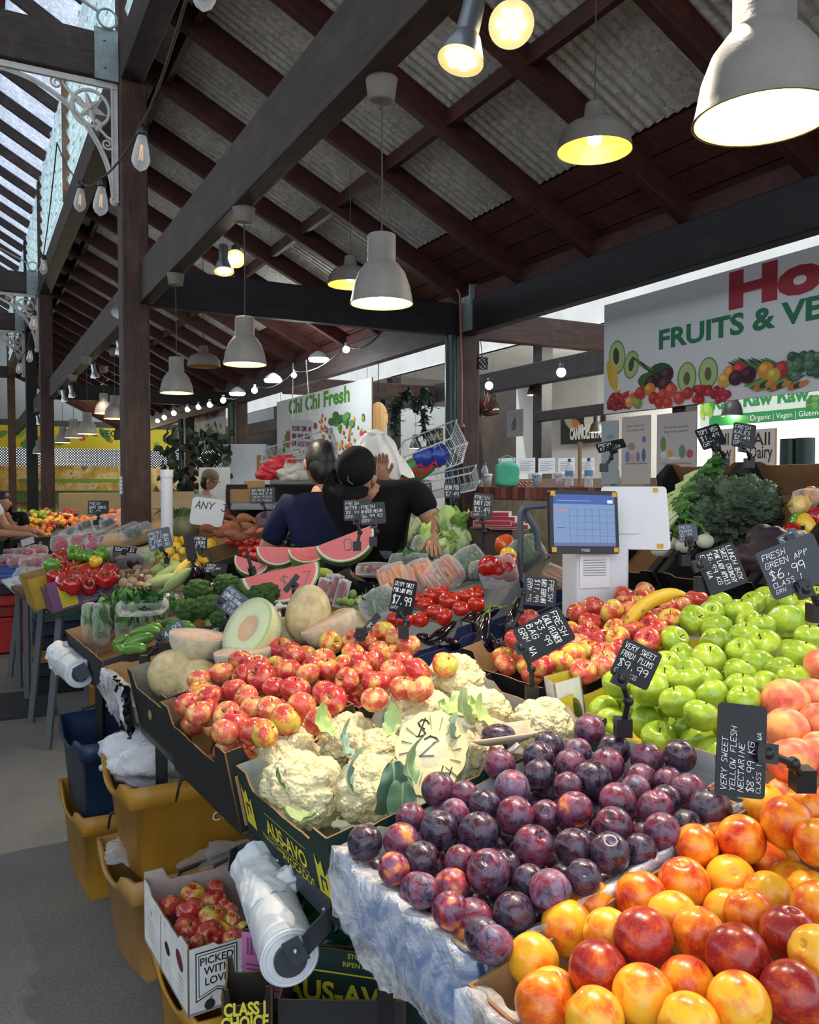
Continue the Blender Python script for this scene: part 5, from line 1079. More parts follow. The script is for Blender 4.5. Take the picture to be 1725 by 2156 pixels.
for i, (x, y) in enumerate([(190, 1318), (214, 1318), (236, 1308), (261, 1310), (290, 1304), (311, 1305), (334, 1310)]):
    pack(['leftmost upright bag of asparagus-like greens', 'second upright bag of greens from the aisle', 'third upright bag of pale greens', 'fourth upright bag of leafy greens', 'fifth upright bag of greens under the flat pack', 'sixth upright bag of greens beside the box flap', 'last upright bag of greens nearest the broccoli'][i], U(x, y-4, .14), .075, .10, .18 if i < 2 else .16, rx=rad(-15), rz=rad(20), cols=GD+[hx('7f9a5c')], seed=i+1, group='upright bags of greens', content='sticks' if i == 0 else 'leaf', n=60, lf=(.08, .022) if i else (.1, .006))
pack('flat film pack of green vegetables lying on the upright bags', U(300, 1278, .24), .2, .1, .055, rx=rad(10), ry=rad(-3), cols=GD[:3], seed=21, n=60, lf=(.06, .02))
pack('small film pack of herbs beside the flat green pack', U(256, 1268, .2), .07, .06, .07, cols=GD, seed=22, n=25)
pack('film bag of light greens at the flap of the mushroom box', U(363, 1300, .15), .05, .06, .09, cols=GD, seed=23, n=20)
for i, (x, y, w, h, rz_, lb, cols, ct, n, lf, kw) in enumerate([
    (855, 1112, .18, .17, 30, 'film bag of green celery stalks, tallest heap', GLt, 'sticks', 34, (.1, .011), {}),
    (905, 1090, .12, .08, 0, 'celery leaf tops sticking from the bag', GD+GLt, 'leaf', 60, (.04, .016), {}),
    (955, 1140, .13, .24, -12, 'tall clear bag with a baby cos lettuce', GLt, 'leaf', 70, (.1, .035), dict(bag=True)),
    (905, 1160, .16, .12, 10, 'film pack of leafy lettuce with a barcode label', GLt, 'leaf', 70, (.08, .03), {}),
    (990, 1185, .12, .11, -30, 'film pack of fine green herbs with a round orange sticker', GD, 'leaf', 90, (.035, .006), dict(tray=BLKT)),
    (862, 1185, .16, .06, 0, 'low tray of dark green leaves under the celery', GD[:2], 'leaf', 50, (.05, .018), dict(tray=BLKT)),
    (815, 1152, .075, .12, 35, 'foam tray of dark red long chillies leaning on the celery', [hx('5c1420'), hx('7a1c24')], 'pods', 16, (.1, .005), dict(tray=FOAM)),
    (790, 1200, .15, .035, 0, 'flat foam tray of red chillies', [hx('a81c18'), hx('8a1414')], 'pods', 16, (.1, .006), dict(tray=FOAM)),
    (832, 1225, .11, .13, -20, 'film bag of orange baby carrots, left one', [hx('d8762c'), hx('e08a3c')], 'sticks', 22, (.1, .009), {}),
    (885, 1215, .11, .12, -20, 'film bag of orange baby carrots, middle one', [hx('d8762c'), hx('e08a3c')], 'sticks', 22, (.1, .009), {}),
    (935, 1212, .14, .11, -40, 'film bag of slim carrots, right one', [hx('c9743c'), hx('d88a50')], 'sticks', 30, (.1, .006), {}),
    (800, 1275, .13, .1, -30, 'wrapped bunch of dark fine greens left of the pink price card', GD[:3], 'leaf', 90, (.05, .005), {}),
    (1110, 1165, .13, .12, -30, 'film tray of dark rocket leaves beside the screen', GD[:3], 'leaf', 70, (.05, .014), dict(tray=BLKT)),
    (1050, 1205, .13, .1, -15, 'film pack of deep red capsicums', [hx('a81420'), hx('8a1018')], 'balls', 5, (.1, .036), {}),
    (1008, 1205, .07, .06, 0, 'small dark tray of greens beside the red capsicum pack', GD, 'leaf', 40, (.03, .01), dict(tray=BLKT))]):
    pack(lb, U(x, y, .24), w, .075, h, rx=rad(-35), ry=rad(rz_), content=ct, cols=cols, seed=30+i, n=n, lf=lf, group='film packs in the middle of the display', **kw)
for x, y, r, mt_, l in ((1064, 1148, 22, mat('capsicum_orange', hx('d8561c'), .15, coat=.7), 'orange'), (1070, 1170, 18, CAPY, 'yellow'), (1030, 1193, 24, CAPR, 'deep red')):
    d = ray_tab(x, y, .27); R = r*d/FPX; tag(inst(pc, Matrix.Translation(at(x, y, d)) @ rrot(rc) @ Matrix.Diagonal((R, R, R, 1)), mt_), f'{l} capsicum on the film packs left of the screen', 'capsicum')
for i, (x, y) in enumerate([(1178, 1215), (1222, 1228), (1262, 1225)]):
    pack(['left bundle of slim carrots below the screen', 'middle bundle of slim carrots with green tops', 'right bundle of slim carrots by the screen base'][i], U(x, y, .13), .07, .05, .16, rx=rad(-60), ry=rad(-60), content='sticks', cols=[hx('d8864c'), hx('c9763c'), hx('e09a5c')], seed=50+i, n=16, lf=(.1, .006), group='bundles of slim carrots')
for i, (x, y) in enumerate([(678, 1246), (692, 1238), (706, 1238), (720, 1250)]):
    pack(['first', 'second', 'third', 'fourth'][i]+' upright foam tray of small red chillies from the bitter melons', U(x, y, .2), .045, .04, .11, rx=rad(-20), ry=rad(15), content='pods', cols=[hx('8a1820'), hx('a82420'), hx('5c1420')], seed=60+i, n=14, lf=(.1, .005), tray=FOAM, group='upright trays of chillies')
pgb = proto('brussels_sprout', tom_fn, mat('sprout_green', hx('6a8a3c'), .5, hx('8aa858'), 4), None, 18, 12)
pile(conv((400, 1020), 3.45, [(1180,800,38),(1130,850,34),(1220,850,30),(1090,850,30),(1170,860,32),(1240,830,26)]), [pgb], [(None, 'round green')], 'brussels sprout', 'vegetable', 'brussels sprouts by the chilli trays', 'the sprouts', dt(.18), 61)
# bitter melons in a long beige tray
BIT = mat('bitter_melon_skin', hx('9cb034'), .4, hx('c4d058'), 5, bs=1, bsc=60, bd=.01)
for i, (a, b2, l) in enumerate((((590, 1236), (632, 1212), 'left'), ((615, 1230), (675, 1210), 'middle'), ((640, 1222), (700, 1206), 'right'))):
    p, q = U(*a, .2), U(*b2, .22); mb = MB(); n = 22
    mb.tube([p.lerp(q, k/n)+Vector((0, 0, .012*sin(pi*k/n))) for k in range(n+1)], [.024*(sin(pi*(k+.6)/(n+1.2))**.55)*(1+.07*(k % 2)) for k in range(n+1)], 14)
    tag(mb.build('bitter_melon', BIT, world=True), f'warty yellow-green bitter melon, {l} of the three', 'vegetable', 'bitter melons')
carton('long beige tray lined with blue paper behind the bitter melons', Matrix.Translation(U(600, 1262, .0)) @ Matrix.Rotation(rad(32), 4, 'Z') @ Matrix.Rotation(rad(-14), 4, 'Y'), .40, .18, .13, hx('a8c0d4'), hx('c9b08a'), flat=True, seed=31)
# watermelons
def wedge(P, R, roll, label, rz=0, rx=-20, txt=None, full=pi, t=.07):
    T = thing('watermelon_wedge', label, 'watermelon', Matrix.Translation(P) @ Matrix.Rotation(rad(rz), 4, 'Z') @ Matrix.Rotation(rad(rx), 4, 'X') @ Matrix.Rotation(rad(roll), 4, 'Y'), 'cut watermelon wedges')
    n = 32; rs = [0, .86, .9, .955, 1.0]; cs = [hx('dc2a26'), hx('e2544a'), hx('dfe6b0'), hx('5a7a2c')]; mb = MB()
    for s_, y in ((1, 0), (-1, t)):
        for j in range(4):
            vs = [(R*r*cos(pi+full*k/n), y, R*r*sin(pi+full*k/n)*.86) for r in rs[j:j+2] for k in range(n+1)]
            mb.add(vs, [((k, k+1, n+2+k, n+1+k) if s_ > 0 else (k, n+1+k, n+2+k, k+1)) for k in range(n)], None, False, cs[j])
    for j in range(4):
        for sg in ((-1,) if full < pi else (-1, 1)):
            a, b3 = R*rs[j], R*rs[j+1]; mb.add([(sg*a, 0, 0), (sg*b3, 0, 0), (sg*b3, t, 0), (sg*a, t, 0)], [(0, 1, 2, 3)], None, False, cs[j])
    mb.build('flesh', WMEL, T)
    rb = MB(); rb.grid(lambda u, v: Vector((R*1.002*cos(pi+full*u), t*v, R*1.002*sin(pi+full*u)*.86)), n, 2); rb.build('rind', WRIN, T)
    if txt: mb = MB(); chalk(mb, txt, -.02, -R*.5, .05, th=.07, y=-.002); mb.build('price_scrawl', INK, T)
    mb = MB(); mb.grid(lambda u, v: Vector((R*1.01*(2*u-1), -.003-.004*noise.noise(Vector((u*9, v*9, R*50))), -R*.86*v*sqrt(max(0, 1-(2*u-1)**2)))), 16, 10); mb.build('wrap', FILM, T)
WMEL = attr_mat('watermelon_flesh', .3, .35, coat=.3); WRIN = mat('watermelon_rind', hx('2f5428'), .35, stops=[(.4, hx('27481f')), (.55, hx('7fa050'))], ns=8)
wedge(U(590, 1200, .30), .165, -12, 'largest watermelon wedge at the front with a price scrawl', 14, -25, '$ 7')
wedge(U(530, 1180, .26), .085, 20, 'left watermelon wedge with black scrawl, behind the largest', 10, -20, '$78')
wedge(at(585, 1152, 4.0), .105, 2, 'flat-lying red wedge behind the largest', 0, -18)
wedge(at(650, 1152, 3.9), .10, -8, 'orange-red wedge right of the flat-lying one', 0, -35)
wedge(at(725, 1128, 3.7), .14, -22, 'long rear wedge pointing at the black cap shopper', 0, -20, '0')
# ================================================================ bins, cartons and bag rolls by the aisle
def bin_(label, P, rz, w, l, h, col, group='stacked market bins', dip=.35, text_=None):
    m = mat(label[:24].replace(' ', '_')+'_plastic', col, .45, tuple(c*.75 for c in col), 7, bs=.15, bsc=30)
    T = thing('market_bin', label, 'bin', Matrix.Translation(P) @ Matrix.Rotation(rz, 4, 'Z'), group); t = .86
    def ring(k, z, dipz=0):   # rounded rectangle ring
        pts = []
        for i in range(48):
            a = 2*pi*i/48; c, s = cos(a), sin(a); q = max(abs(c), abs(s))**.82; x = c/q*w/2*k; y = s/q*l/2*k
            dz = dipz*max(0, 1-(abs(y)/(l*.30))**4) if abs(x) > w*.36*k else 0
            pts.append((x, y, z-dz))
        return pts
    mb = MB(); R = [ring(t, 0), ring(t+.02, .01), ring(.97, h*.78), ring(1.03, h*.79), ring(1.045, h, h*dip*.45), ring(1.0, h, h*dip*.45), ring(.95, h*.76), ring(t-.02, .02)]
    vs = [p for r in R for p in r]; mb.add(vs, [(j*48+i, j*48+(i+1) % 48, (j+1)*48+(i+1) % 48, (j+1)*48+i) for j in range(7) for i in range(48)], None, True)
    mb.add(ring(t-.02, .02), [tuple(range(48))]); mb.add(ring(t, 0), [tuple(range(47, -1, -1))]); mb.build('bin_body', m, T)
    for sg in (-1, 1):
        mb = MB(); y = sg*l*.5; mb.tube([(-w*.28, y*.98, h*.80), (-w*.26, y*1.03, h*1.02), (0, y*1.0, h*1.07), (w*.26, y*1.03, h*1.02), (w*.28, y*.98, h*.80)], .006, 8); mb.build('handle', BKS, T)
    if text_: mb = MB(); text(mb, text_, 0, h*.52, .03, Matrix.Translation((0, -l*.5*.95, 0)), WH, y=-.004); mb.build('printed_lettering', PRINT, T)
    return T
YB, NB = hx('b4822a'), hx('1c2f4c')
A = rad(32)
def ground(x, y): return atz(x, y, 0)
c1 = at(262, 1720, 3.35); c1.z = 0
bin_('worn yellow bin at the bottom under the navy bin', c1, A, .42, .5, .33, YB)
bin_('navy blue bin on top of a yellow bin', c1+Vector((.0, 0, .29)), A, .42, .5, .31, NB, text_='WA')
c2_ = at(430, 1850, 2.86); c2_.z = 0
bin_('pale worn yellow bin at the bottom of the front stack', c2_, A+.05, .62, .42, .34, hx('b88a4c'))
bin_('yellow bin stuffed with clear plastic on the front stack', c2_+Vector((.02, .03, .30)), A, .66, .42, .32, YB, text_='CO-OP')
c3 = at(262, 1500, 5.3); c3.z = 0; bin_('yellow bin standing alone far under the table', c3, A, .4, .5, .36, hx('c08a2c'), 'bins further back')
c4 = at(500, 2040, 2.24); c4.z = 0; bin_('yellow bin under the white apple carton', c4, A, .36, .42, .27, hx('c4902c'))
c5 = at(415, 1900, 2.62); c5.z = 0
bin_('bright yellow bin behind the white apple carton', at(560, 1930, 2.35).to_2d().to_3d(), A, .34, .34, .42, hx('d09a24'))
mb = MB()
def crump(c, sx, sy, sz, seed, n=40, amp=.35):
    def fn(v):
        q = v*(1+amp*noise.noise(v*1.6+Vector((seed, 0, 0)))+amp*.5*noise.noise(v*4+Vector((seed, 3, 0)))+amp*.2*noise.noise(v*10)); return Vector((q.x*sx, q.y*sy, max(-.8, q.z)*sz))
    b = MB(); b.ball((0, 0, 0), 1, n, n*2//3, Matrix.Translation(c), None, fn); return b
tag(crump(c2_+Vector((-.02, .05, .64)), .30, .19, .16, 2, 70).build('plastic_bag', FILMM, world=True), 'crumpled translucent plastic bags bulging from the yellow bin', 'bag')
tag(crump(c2_+Vector((.2, -.2, .34)), .2, .05, .07, 5).build('plastic_sheet', FILM, world=True), 'clear plastic sheet poking out between the stacked bins', 'plastic sheet')
tag(crump(c2_+Vector((-.22, -.08, .33)), .08, .08, .04, 7).build('plastic_sheet', FILM, world=True), 'small clear plastic scrap on the bottom bin', 'plastic sheet')
# white apple carton
PKM = Matrix.Translation(Vector((-.525, 1.93, .285))) @ Matrix.Rotation(A, 4, 'Z')
def p_love(mb, M, ww, h):
    K = (.03, .03, .03)
    P = [(.02, .015), (.02, .155), (.125, .155), (.125, .03), (.07, .045)]
    def fr(P, c, y): mb.add([(a, y, b) for a, b in P], [tuple(range(len(P)-1, -1, -1))], M, False, c)
    fr([(.018, .030), (.018, .150), (.122, .150), (.122, .030), (.070, .048)], K, -.0012); fr([(.021, .035), (.021, .147), (.119, .147), (.119, .035), (.070, .0515)], WH, -.0018); fr([(.025, .041), (.025, .143), (.115, .143), (.115, .041), (.070, .055)], K, -.0024); fr([(.027, .044), (.027, .141), (.113, .141), (.113, .044), (.070, .058)], WH, -.003)
    for s, z in (('PICKED', .118), ('WITH', .093), ('LOVE', .067)): text(mb, s, .07, z, .019, M, K, .02, sx=.95, y=-.0036)
    ell(mb, .052, .018, .013, .013, K, 0, -.002, M=M); mb.tube([M @ Vector((.052, -.003, .03)), M @ Vector((.057, -.003, .038))], .001, 5, col=K)
    for k in range(5): mb.tube([M @ Vector((.082+.004*k, -.002, .012)), M @ Vector((.079+.0065*k, -.002, .030))], .0007, 4, col=K)
    for k in range(13):
        a = pi*k/12; mb.tube([M @ Vector((.205+.052*cos(a), -.002, .085+.052*sin(a))), M @ Vector((.205+.075*cos(a), -.002, .085+.068*sin(a)))], .0009, 4, col=K)
    text(mb, 'EAT', .2, .086, .026, M, K, .04, shear=.15, y=-.002); text(mb, 'ME', .21, .055, .026, M, K, .04, shear=.15, y=-.002); rect(mb, .15, .045, .27, .05, K, -.002, M)
def p_side(mb, M, ww, h):
    K = (.03, .03, .03)
    for k in range(5): rect(mb, ww*.12, h*(.2+.07*k), ww*.24, h*(.21+.07*k), (.4, .4, .42), -.0015, M); rect(mb, ww*.80, h*(.12+.07*k), ww*.92, h*(.13+.07*k), (.3, .3, .32), -.0015, M)
    ell(mb, ww*.84, h*.62, .03, .018, hx('6a1c38'), -.5, -.0015, M=M); text(mb, '75', ww*.2, h*.6, .012, M, K, y=-.002); ell(mb, ww*.58, h*.5, .022, .013, (.02, .01, .01), -.3, -.002, M=M); rect(mb, ww*.42, 0, ww*.43, h*.85, (.25, .22, .22), -.0015, M)
carton('white printed carton of apples standing on a yellow bin', PKM, .40, .40, .175, WH, hx('b8a8a0'), prints=[(0, 'printed_slogan', p_love), (1, 'printed_details', p_side)], seed=40, lo=(.95, .9, .8, .9), hs=(.93, 1, 1.1, 1))
def p_avo2(mb, M, ww, h):
    text(mb, 'AUS-AVO', ww*.56, h*.42, .046, M, YEL, .03, y=-.0015); rect(mb, ww*.34, h*.70, ww*.83, h*.715, YEL, -.0015, M); rect(mb, ww*.24, h*.36, ww*.80, h*.375, YEL, -.0015, M)
    text(mb, 'Premium Quality', ww*.36, h*.22, .018, M, YEL, .0, y=-.0015); text(mb, 'AVOCADOS', ww*.72, h*.16, .024, M, YEL, .01, y=-.0015)
    text(mb, 'STORE AT 5°C -', ww*.72, h*.86, .011, M, YEL, .0, y=-.0015); text(mb, 'RIPEN AT 16°C - 21°C', ww*.74, h*.78, .011, M, YEL, .0, y=-.0015); text(mb, 'GROWN', ww*.3, h*.8, .011, M, YEL, y=-.0015)
    rect(mb, .0, h*.38, .11, h*.98, hx('c070a4'), -.003, M)
    for k in range(14): rect(mb, .012+.0036*k, h*.76, .012+.0036*k+(.0012 if k % 3 else .0022), h*.93, (.03, .03, .03), -.0035, M)
    for k in range(6): rect(mb, .01, h*(.44+.045*k), .05+.02*(k % 2), h*(.452+.045*k), (.1, .05, .1), -.0035, M); rect(mb, .07, h*(.44+.045*k), .10, h*(.449+.045*k), (.1, .05, .1), -.0035, M)
MA = Matrix.Translation(at(512, 2170, 1.88)) @ Matrix.Rotation(rad(-14), 4, 'Z')
zb = MA.translation.z
carton('dark green avocado carton with pink label under the table', MA, .42, .34, .235, GRN, hx('12241c'), prints=[(0, 'printed_logo', p_avo2)], seed=41, lo=(.92,)*4)
mbx = thing('market_bin', 'dark crate under the green avocado carton', 'bin', Matrix.Translation((MA.translation.x, MA.translation.y, 0)) @ Matrix.Rotation(rad(-14), 4, 'Z'))
mb = MB(); mb.box((.21, .17, (zb-.004)/2), (.40, .32, zb-.006)); mb.build('crate_body', BLACKP, mbx)
mb = MB(hx('14301f')); 
mb.grid(lambda u, v: Vector((.04+.34*u, .04+.26*v, .17+.05*noise.noise(Vector((u*5, v*5, 1)))+.03*noise.noise(Vector((u*14, v*14, 1))))), 30, 24)
tag(mb.build('green_bag', mat('green_crinkled_plastic', hx('16402c'), .25, bs=.5), m=MA), 'crumpled dark green plastic filling the lower avocado carton', 'bag')
def p_class(mb, M, ww, h):
    for k, s in enumerate(('CLASS I', 'CHOICE', 'FRUIT')): text(mb, s, .045, h*(.62-.2*k), .026, M, hx('d8c83c'), .04, y=-.0015, sx=.7)
MC = Matrix.Translation(at(468, 2230, 1.66)) @ Matrix.Rotation(rad(8), 4, 'Z')
carton('black carton lettered in yellow at the bottom, in front of the green one', MC, .10, .12, .14, hx('16161a'), hx('3a342c'), prints=[(0, 'printed_lettering', p_class)], seed=42, tear=.004)
carton('black folded carton lying at the bottom edge', MC @ TRS((.11, .02, -.02), rz=rad(-10)), .26, .2, .12, hx('2a2a2c'), hx('4a4a4a'), seed=43, flat=True)
for nm, M_, hh in (('black carton', MC, MC.translation.z),):
    T = thing('market_bin', 'dark bin below the black lettered carton', 'bin', Matrix.Translation((M_.translation.x, M_.translation.y, 0)) @ Matrix.Rotation(rad(4), 4, 'Z')); mb = MB(); mb.box((.17, .1, hh/2-.012), (.36, .2, hh-.026)); mb.build('crate_body', BLACKP, T)
# bag rolls on their brackets
WF = mat('white_bag_film', hx('cfd3d6'), .35, hx('dadddf'), 9, bs=.35, bsc=14, bd=.02, sss=.1); CORE = mat('roll_core_grey', hx('3b3e42'), .4); BRK = mat('bracket_grey_steel', hx('43474d'), .4, metal=.3)
def bagroll(P0, P1, R, label, drape=True, arm=None, seed=0):
    T = thing('bag_roll', label, 'bag roll', P0.lerp(P1, .5), 'rolls of produce bags'); ax = (P1-P0).normalized(); side = ax.cross(Vector((0, 0, 1))).normalized(); up = side.cross(ax)
    mb = MB(); n = 48; L = (P1-P0).length; vs = []
    for i in range(25):
        for j in range(n):
            a = 2*pi*j/n; c = P0+ax*L*i/24; w = R*(1+.035*noise.noise(Vector((i*.35, cos(a)*1.5, sin(a)*1.5+seed)))+(.04*max(0, 1-i/8)*sin(a*3+i*.5)))
            vs.append(c+side*cos(a)*w+up*sin(a)*w)
    mb.add(vs, [(i*n+j, i*n+(j+1) % n, (i+1)*n+(j+1) % n, (i+1)*n+j) for i in range(24) for j in range(n)], None, True)
    for e, rr in ((P1, [R, R*.94, R*.9, R*.82, R*.78, R*.55]), (P0, [R, R*.5])):
        q = [(r_, e+ax*(.003 if k % 2 else 0)) for k, r_ in enumerate(rr)]
        for (ra, ca), (rb, cb) in zip(q[:-1], q[1:]):
            mb.add([ca+side*cos(2*pi*j/n)*ra+up*sin(2*pi*j/n)*ra for j in range(n)]+[cb+side*cos(2*pi*j/n)*rb+up*sin(2*pi*j/n)*rb for j in range(n)], [(j, (j+1) % n, n+(j+1) % n, n+j) for j in range(n)])
    mb.build('bag_film', WF, T, True)
    mb = MB(); mb.tube([P0-ax*.02, P1+ax*.012], R*.56, 24); mb.build('core', CORE, T, True)
    if drape:
        mb = MB()
        def fn(u, v):
            a = rad(115)-v*rad(-150)*.0-v*2.0; r = R*(1.02+.10*noise.noise(Vector((u*4, v*4, seed+2)))+.05*noise.noise(Vector((u*11, v*9, seed)))+(.55*u*0)); k = .0 if u > .15 else .25*(1-u/.15)
            return P0+ax*(L*(u*.62)-.012-.03*k)+side*cos(a)*r*(1+k*.5)+up*sin(a)*r*(1+k)
        mb.grid(fn, 34, 26); mb.build('loose_sheet', WF, T, True)
        mb = MB()
        def f2(v): q = v*(1+.5*noise.noise(v*2+Vector((seed, 1, 2)))+.25*noise.noise(v*6)); return q
        mb.ball(P0+ax*L*.42-side*R*.8+up*R*.75 if arm is None else arm, (.034, .03, .028), 28, 18, None, None, f2); mb.build('crumpled_end', WF, T, True)
    return T
def ribbon(mb, pts, hgt, th=.003):
    for a, b2 in zip(pts[:-1], pts[1:]): mb.bar(a, b2, th, hgt)
Q0, Q1 = at(548, 1858, 1.78), at(610, 1998, 1.47); Q1.z = Q0.z = (Q0.z+Q1.z)/2
bagroll(Q0, Q1, .053, 'large white produce-bag roll on its grey bracket, beside the white apple carton', arm=at(608, 1852, 1.68))
T = thing('roll_bracket', 'grey steel bracket holding the large bag roll', 'bracket', Q0); mb = MB()
ap = [at(482, 1812, 1.86), at(500, 1803, 1.9), at(556, 1783, 1.83), at(574, 1795, 1.78), at(692, 1915, 1.52), at(694, 1935, 1.49), at(640, 1993, 1.43), at(606, 2012, 1.43)]
ribbon(mb, ap, .045); mb.build('steel_strap', BRK, T, True)
for p in (at(585, 1812, 1.74), at(683, 1915, 1.5), at(622, 2004, 1.42)):
    mb = MB(); mb.ball(p, .005, 8, 6); mb.build('screw', STEEL, T, True)
R0, R1 = at(130, 1385, 3.62), at(168, 1408, 3.32); R1.z = R0.z
bagroll(R0, R1, .058, 'smaller white produce-bag roll at the far corner of the table', seed=4, arm=at(128, 1408, 3.55))
T = thing('roll_bracket', 'grey steel bracket holding the far bag roll', 'bracket', R1); mb = MB(); ribbon(mb, [at(160, 1422, 3.3), at(185, 1408, 3.3), at(204, 1400, 3.35), at(206, 1380, 3.45), at(150, 1362, 3.75)], .06); mb.build('steel_strap', BRK, T, True)
# ================================================================ point of sale
def quadM(P, yaw=0, pitch=0, roll=0): return Matrix.Translation(P) @ Matrix.Rotation(rad(yaw), 4, 'Z') @ Matrix.Rotation(rad(pitch), 4, 'X') @ Matrix.Rotation(rad(roll), 4, 'Y')
dp = 2.62; sc_ = dp/FPX
Mp = quadM(at(1231, 1099, dp), 14, -8, 1.5); T = thing('till_screen', 'till touch screen with black bezel showing a blue grid', 'screen', Mp)
w, h = 152*sc_/.97, 134*sc_; mb = MB(); mb.plate(rrect(w, h, .008), .018); mb.build('bezel', BLACKP, T)
m, t, b = nt('screen_glow'); setb(b, .12, spec=.6); a_ = N(t, 'ShaderNodeAttribute', attribute_name='Col'); t.links.new(a_.outputs['Color'], b.inputs['Base Color']); t.links.new(a_.outputs['Color'], b.inputs['Emission Color']); b.inputs['Emission Strength'].default_value = .35
mb = MB(); rect(mb, -w*.45, -h*.38, w*.45, h*.43, hx('5c7396')); rect(mb, -w*.45, h*.28, w*.45, h*.43, hx('1c3c7c'), -.0014); rect(mb, -w*.45, -h*.38, w*.45, -h*.33, hx('4a4a74'), -.0014)
for k in range(7): x = -w*.22+w*.11*k; rect(mb, x, -h*.33, x+.0008, h*.2, hx('33507a'), -.0018)
for k in range(6): z = -h*.33+h*.106*k; rect(mb, -w*.22, z, w*.45, z+.0008, hx('33507a'), -.0018)
rect(mb, -w*.43, h*.17, -w*.24, h*.185, hx('b8643c'), -.0018); rect(mb, w*.34, h*.3, w*.42, h*.35, hx('b8c4dc'), -.0018); rect(mb, -w*.4, -h*.1, -w*.28, -h*.09, hx('20345c'), -.0018); rect(mb, -w*.4, h*.33, w*.1, h*.335, hx('8ca4d0'), -.0018)
mb.build('display', m, T)
mb = MB(); text(mb, 'TYSEE', 0, -h*.465, .008, None, hx('c8c8c8'), .02, y=-.0012); mb.build('maker_lettering', PRINT, T)
ORT = hx('d8a02c'); mb = MB()
for sx_, sz_ in ((-1, 1), (1, 1), (-1, -1), (1, -1)): mb = MB(); rect(mb, sx_*w*.45-.008, sz_*h*.44-.007, sx_*w*.45+.008, sz_*h*.44+.008, ORT, -.002); mb.build('corner_tape', PRINT, T)
Mc = quadM(at(1338, 1090, dp+.12), -18, -12, 0); mb = MB(); Tc = thing('customer_display', 'back of the white customer display behind the till screen', 'screen', Mc)
mb.plate([(x+z*(-.08), z) for x, z in rrect(.21, .21, .012)], .02); mb.build('shell', WHITEP, Tc); mb = MB(); mb.plate([(x-.02, z-.02) for x, z in rrect(.07, .07, .01)], .005, TRS((0, -.006, 0))); mb.build('mount_plate', WHITEP, Tc)
mb = MB(); rect(mb, .055, .085, .07, .1, ORT, -.002); mb.build('corner_tape', PRINT, Tc); mb = MB(); rect(mb, .07, -.1, .09, -.085, ORT, -.002); mb.build('corner_tape', PRINT, Tc)
Mb = Matrix.Translation(at(1262, 1215, dp+.08)) @ Matrix.Rotation(rad(14), 4, 'Z'); T = thing('till_stand', 'white till stand with a printed paper slip', 'till', Mb)
mb = MB(); mb.box((0, .03, -.02), (.185, .12, .24)); mb.build('housing', WHITEP, T, bevel=.01)
mb = MB(); rect(mb, -.085, -.03, .02, .075, hx('e4e4e6'), -.036)
for k in range(7): rect(mb, -.075, .058-.008*k, .005, .060-.008*k, hx('70707a'), -.038)
mb.build('paper_slip', PRINT, T)
# trolley handle left of the till
mb = MB(); pts = [at(1096, 1120, 3.1), at(1096, 1080, 3.1), at(1104, 1068, 3.1), at(1122, 1066, 3.1), at(1150, 1064, 3.1)]; mb.tube(pts, .012, 10); mb.tube([at(1108, 1068, 3.12), at(1110, 1085, 3.12), at(1130, 1118, 3.12), at(1134, 1160, 3.12)], .012, 10); mb.tube([at(1096, 1120, 3.1), at(1096, 1220, 3.1)], .012, 10)
tag(mb.build('trolley_handle', mat('grey_tube_paint', hx('4a5460'), .4), world=True), 'grey tubular trolley handle left of the till screen', 'trolley')
# ================================================================ rack of tilted cartons behind the till
RS = .78; rx_ = TN+Vector((0, 0, RS)); rx_.normalize(); rz_ = rx_.cross(TT); rz_.normalize(); RO = T0+TN*1.60; RO.z = 1.13
RM_ = Matrix(((rx_.x, TT.x, rz_.x, RO.x), (rx_.y, TT.y, rz_.y, RO.y), (rx_.z, TT.z, rz_.z, RO.z), (0, 0, 0, 1)))
T = thing('produce_rack', 'green-railed rack of steeply tilted cartons behind the till', 'rack', RM_)
mb = MB(); mb.box((.33, .44, -.02), (.7, 1.6, .02)); mb.build('shelf_board', DG, T)
mb = MB(); mb.box((-.03, .44, .02), (.02, 1.6, .10)); mb.build('front_rail', DGS, T)
mb = MB(); mb.bar(Vector((RO.x, RO.y, 0))+TN*.3-TT*.4, Vector((RO.x, RO.y, 1.2))+TN*.3-TT*.4, .04, .04); mb.bar(Vector((RO.x, RO.y, 0))+TN*.3+TT*1.1, Vector((RO.x, RO.y, 1.2))+TN*.3+TT*1.1, .04, .04); mb.build('leg', BKS, T, True)
nm_ = ['at the right edge, holding capsicum packs', 'holding the kale', 'behind the kale and bok choy', 'above the white customer display', 'empty, nearest the post', 'last of the rack']
for k in range(4):
    carton('black and brown tilted carton ' + nm_[k], RM_ @ TRS((0, -.33+.385*k, -.005)), .62, .365, .16, hx('121214'), hx('8a6844'), seed=70+k, flat=False, lo=(.8, .9, .7, .9), group='tilted cartons of the rack', dark=(0, 2), th=.028, prints=[(1, 'printed_logo', lambda mb, M, ww, h: (rect(mb, 0, 0, ww, h*.6, GRN, -.001, M), text(mb, 'AUS-AVO', ww*.5, h*.2, .03, M, YEL, .03, y=-.002)))] if k in (2, 3) else None)
def rp(x, y, h):  # photo pixel onto the rack plane raised by h
    r = ray(x, y); q = RO+rz_*h; k = (q-Vector((0, 0, HC))).dot(rz_)/r.dot(rz_); return at(x, y, k)
KC = [hx('2f4438'), hx('3c5444'), hx('4a6450'), hx('26382e')]
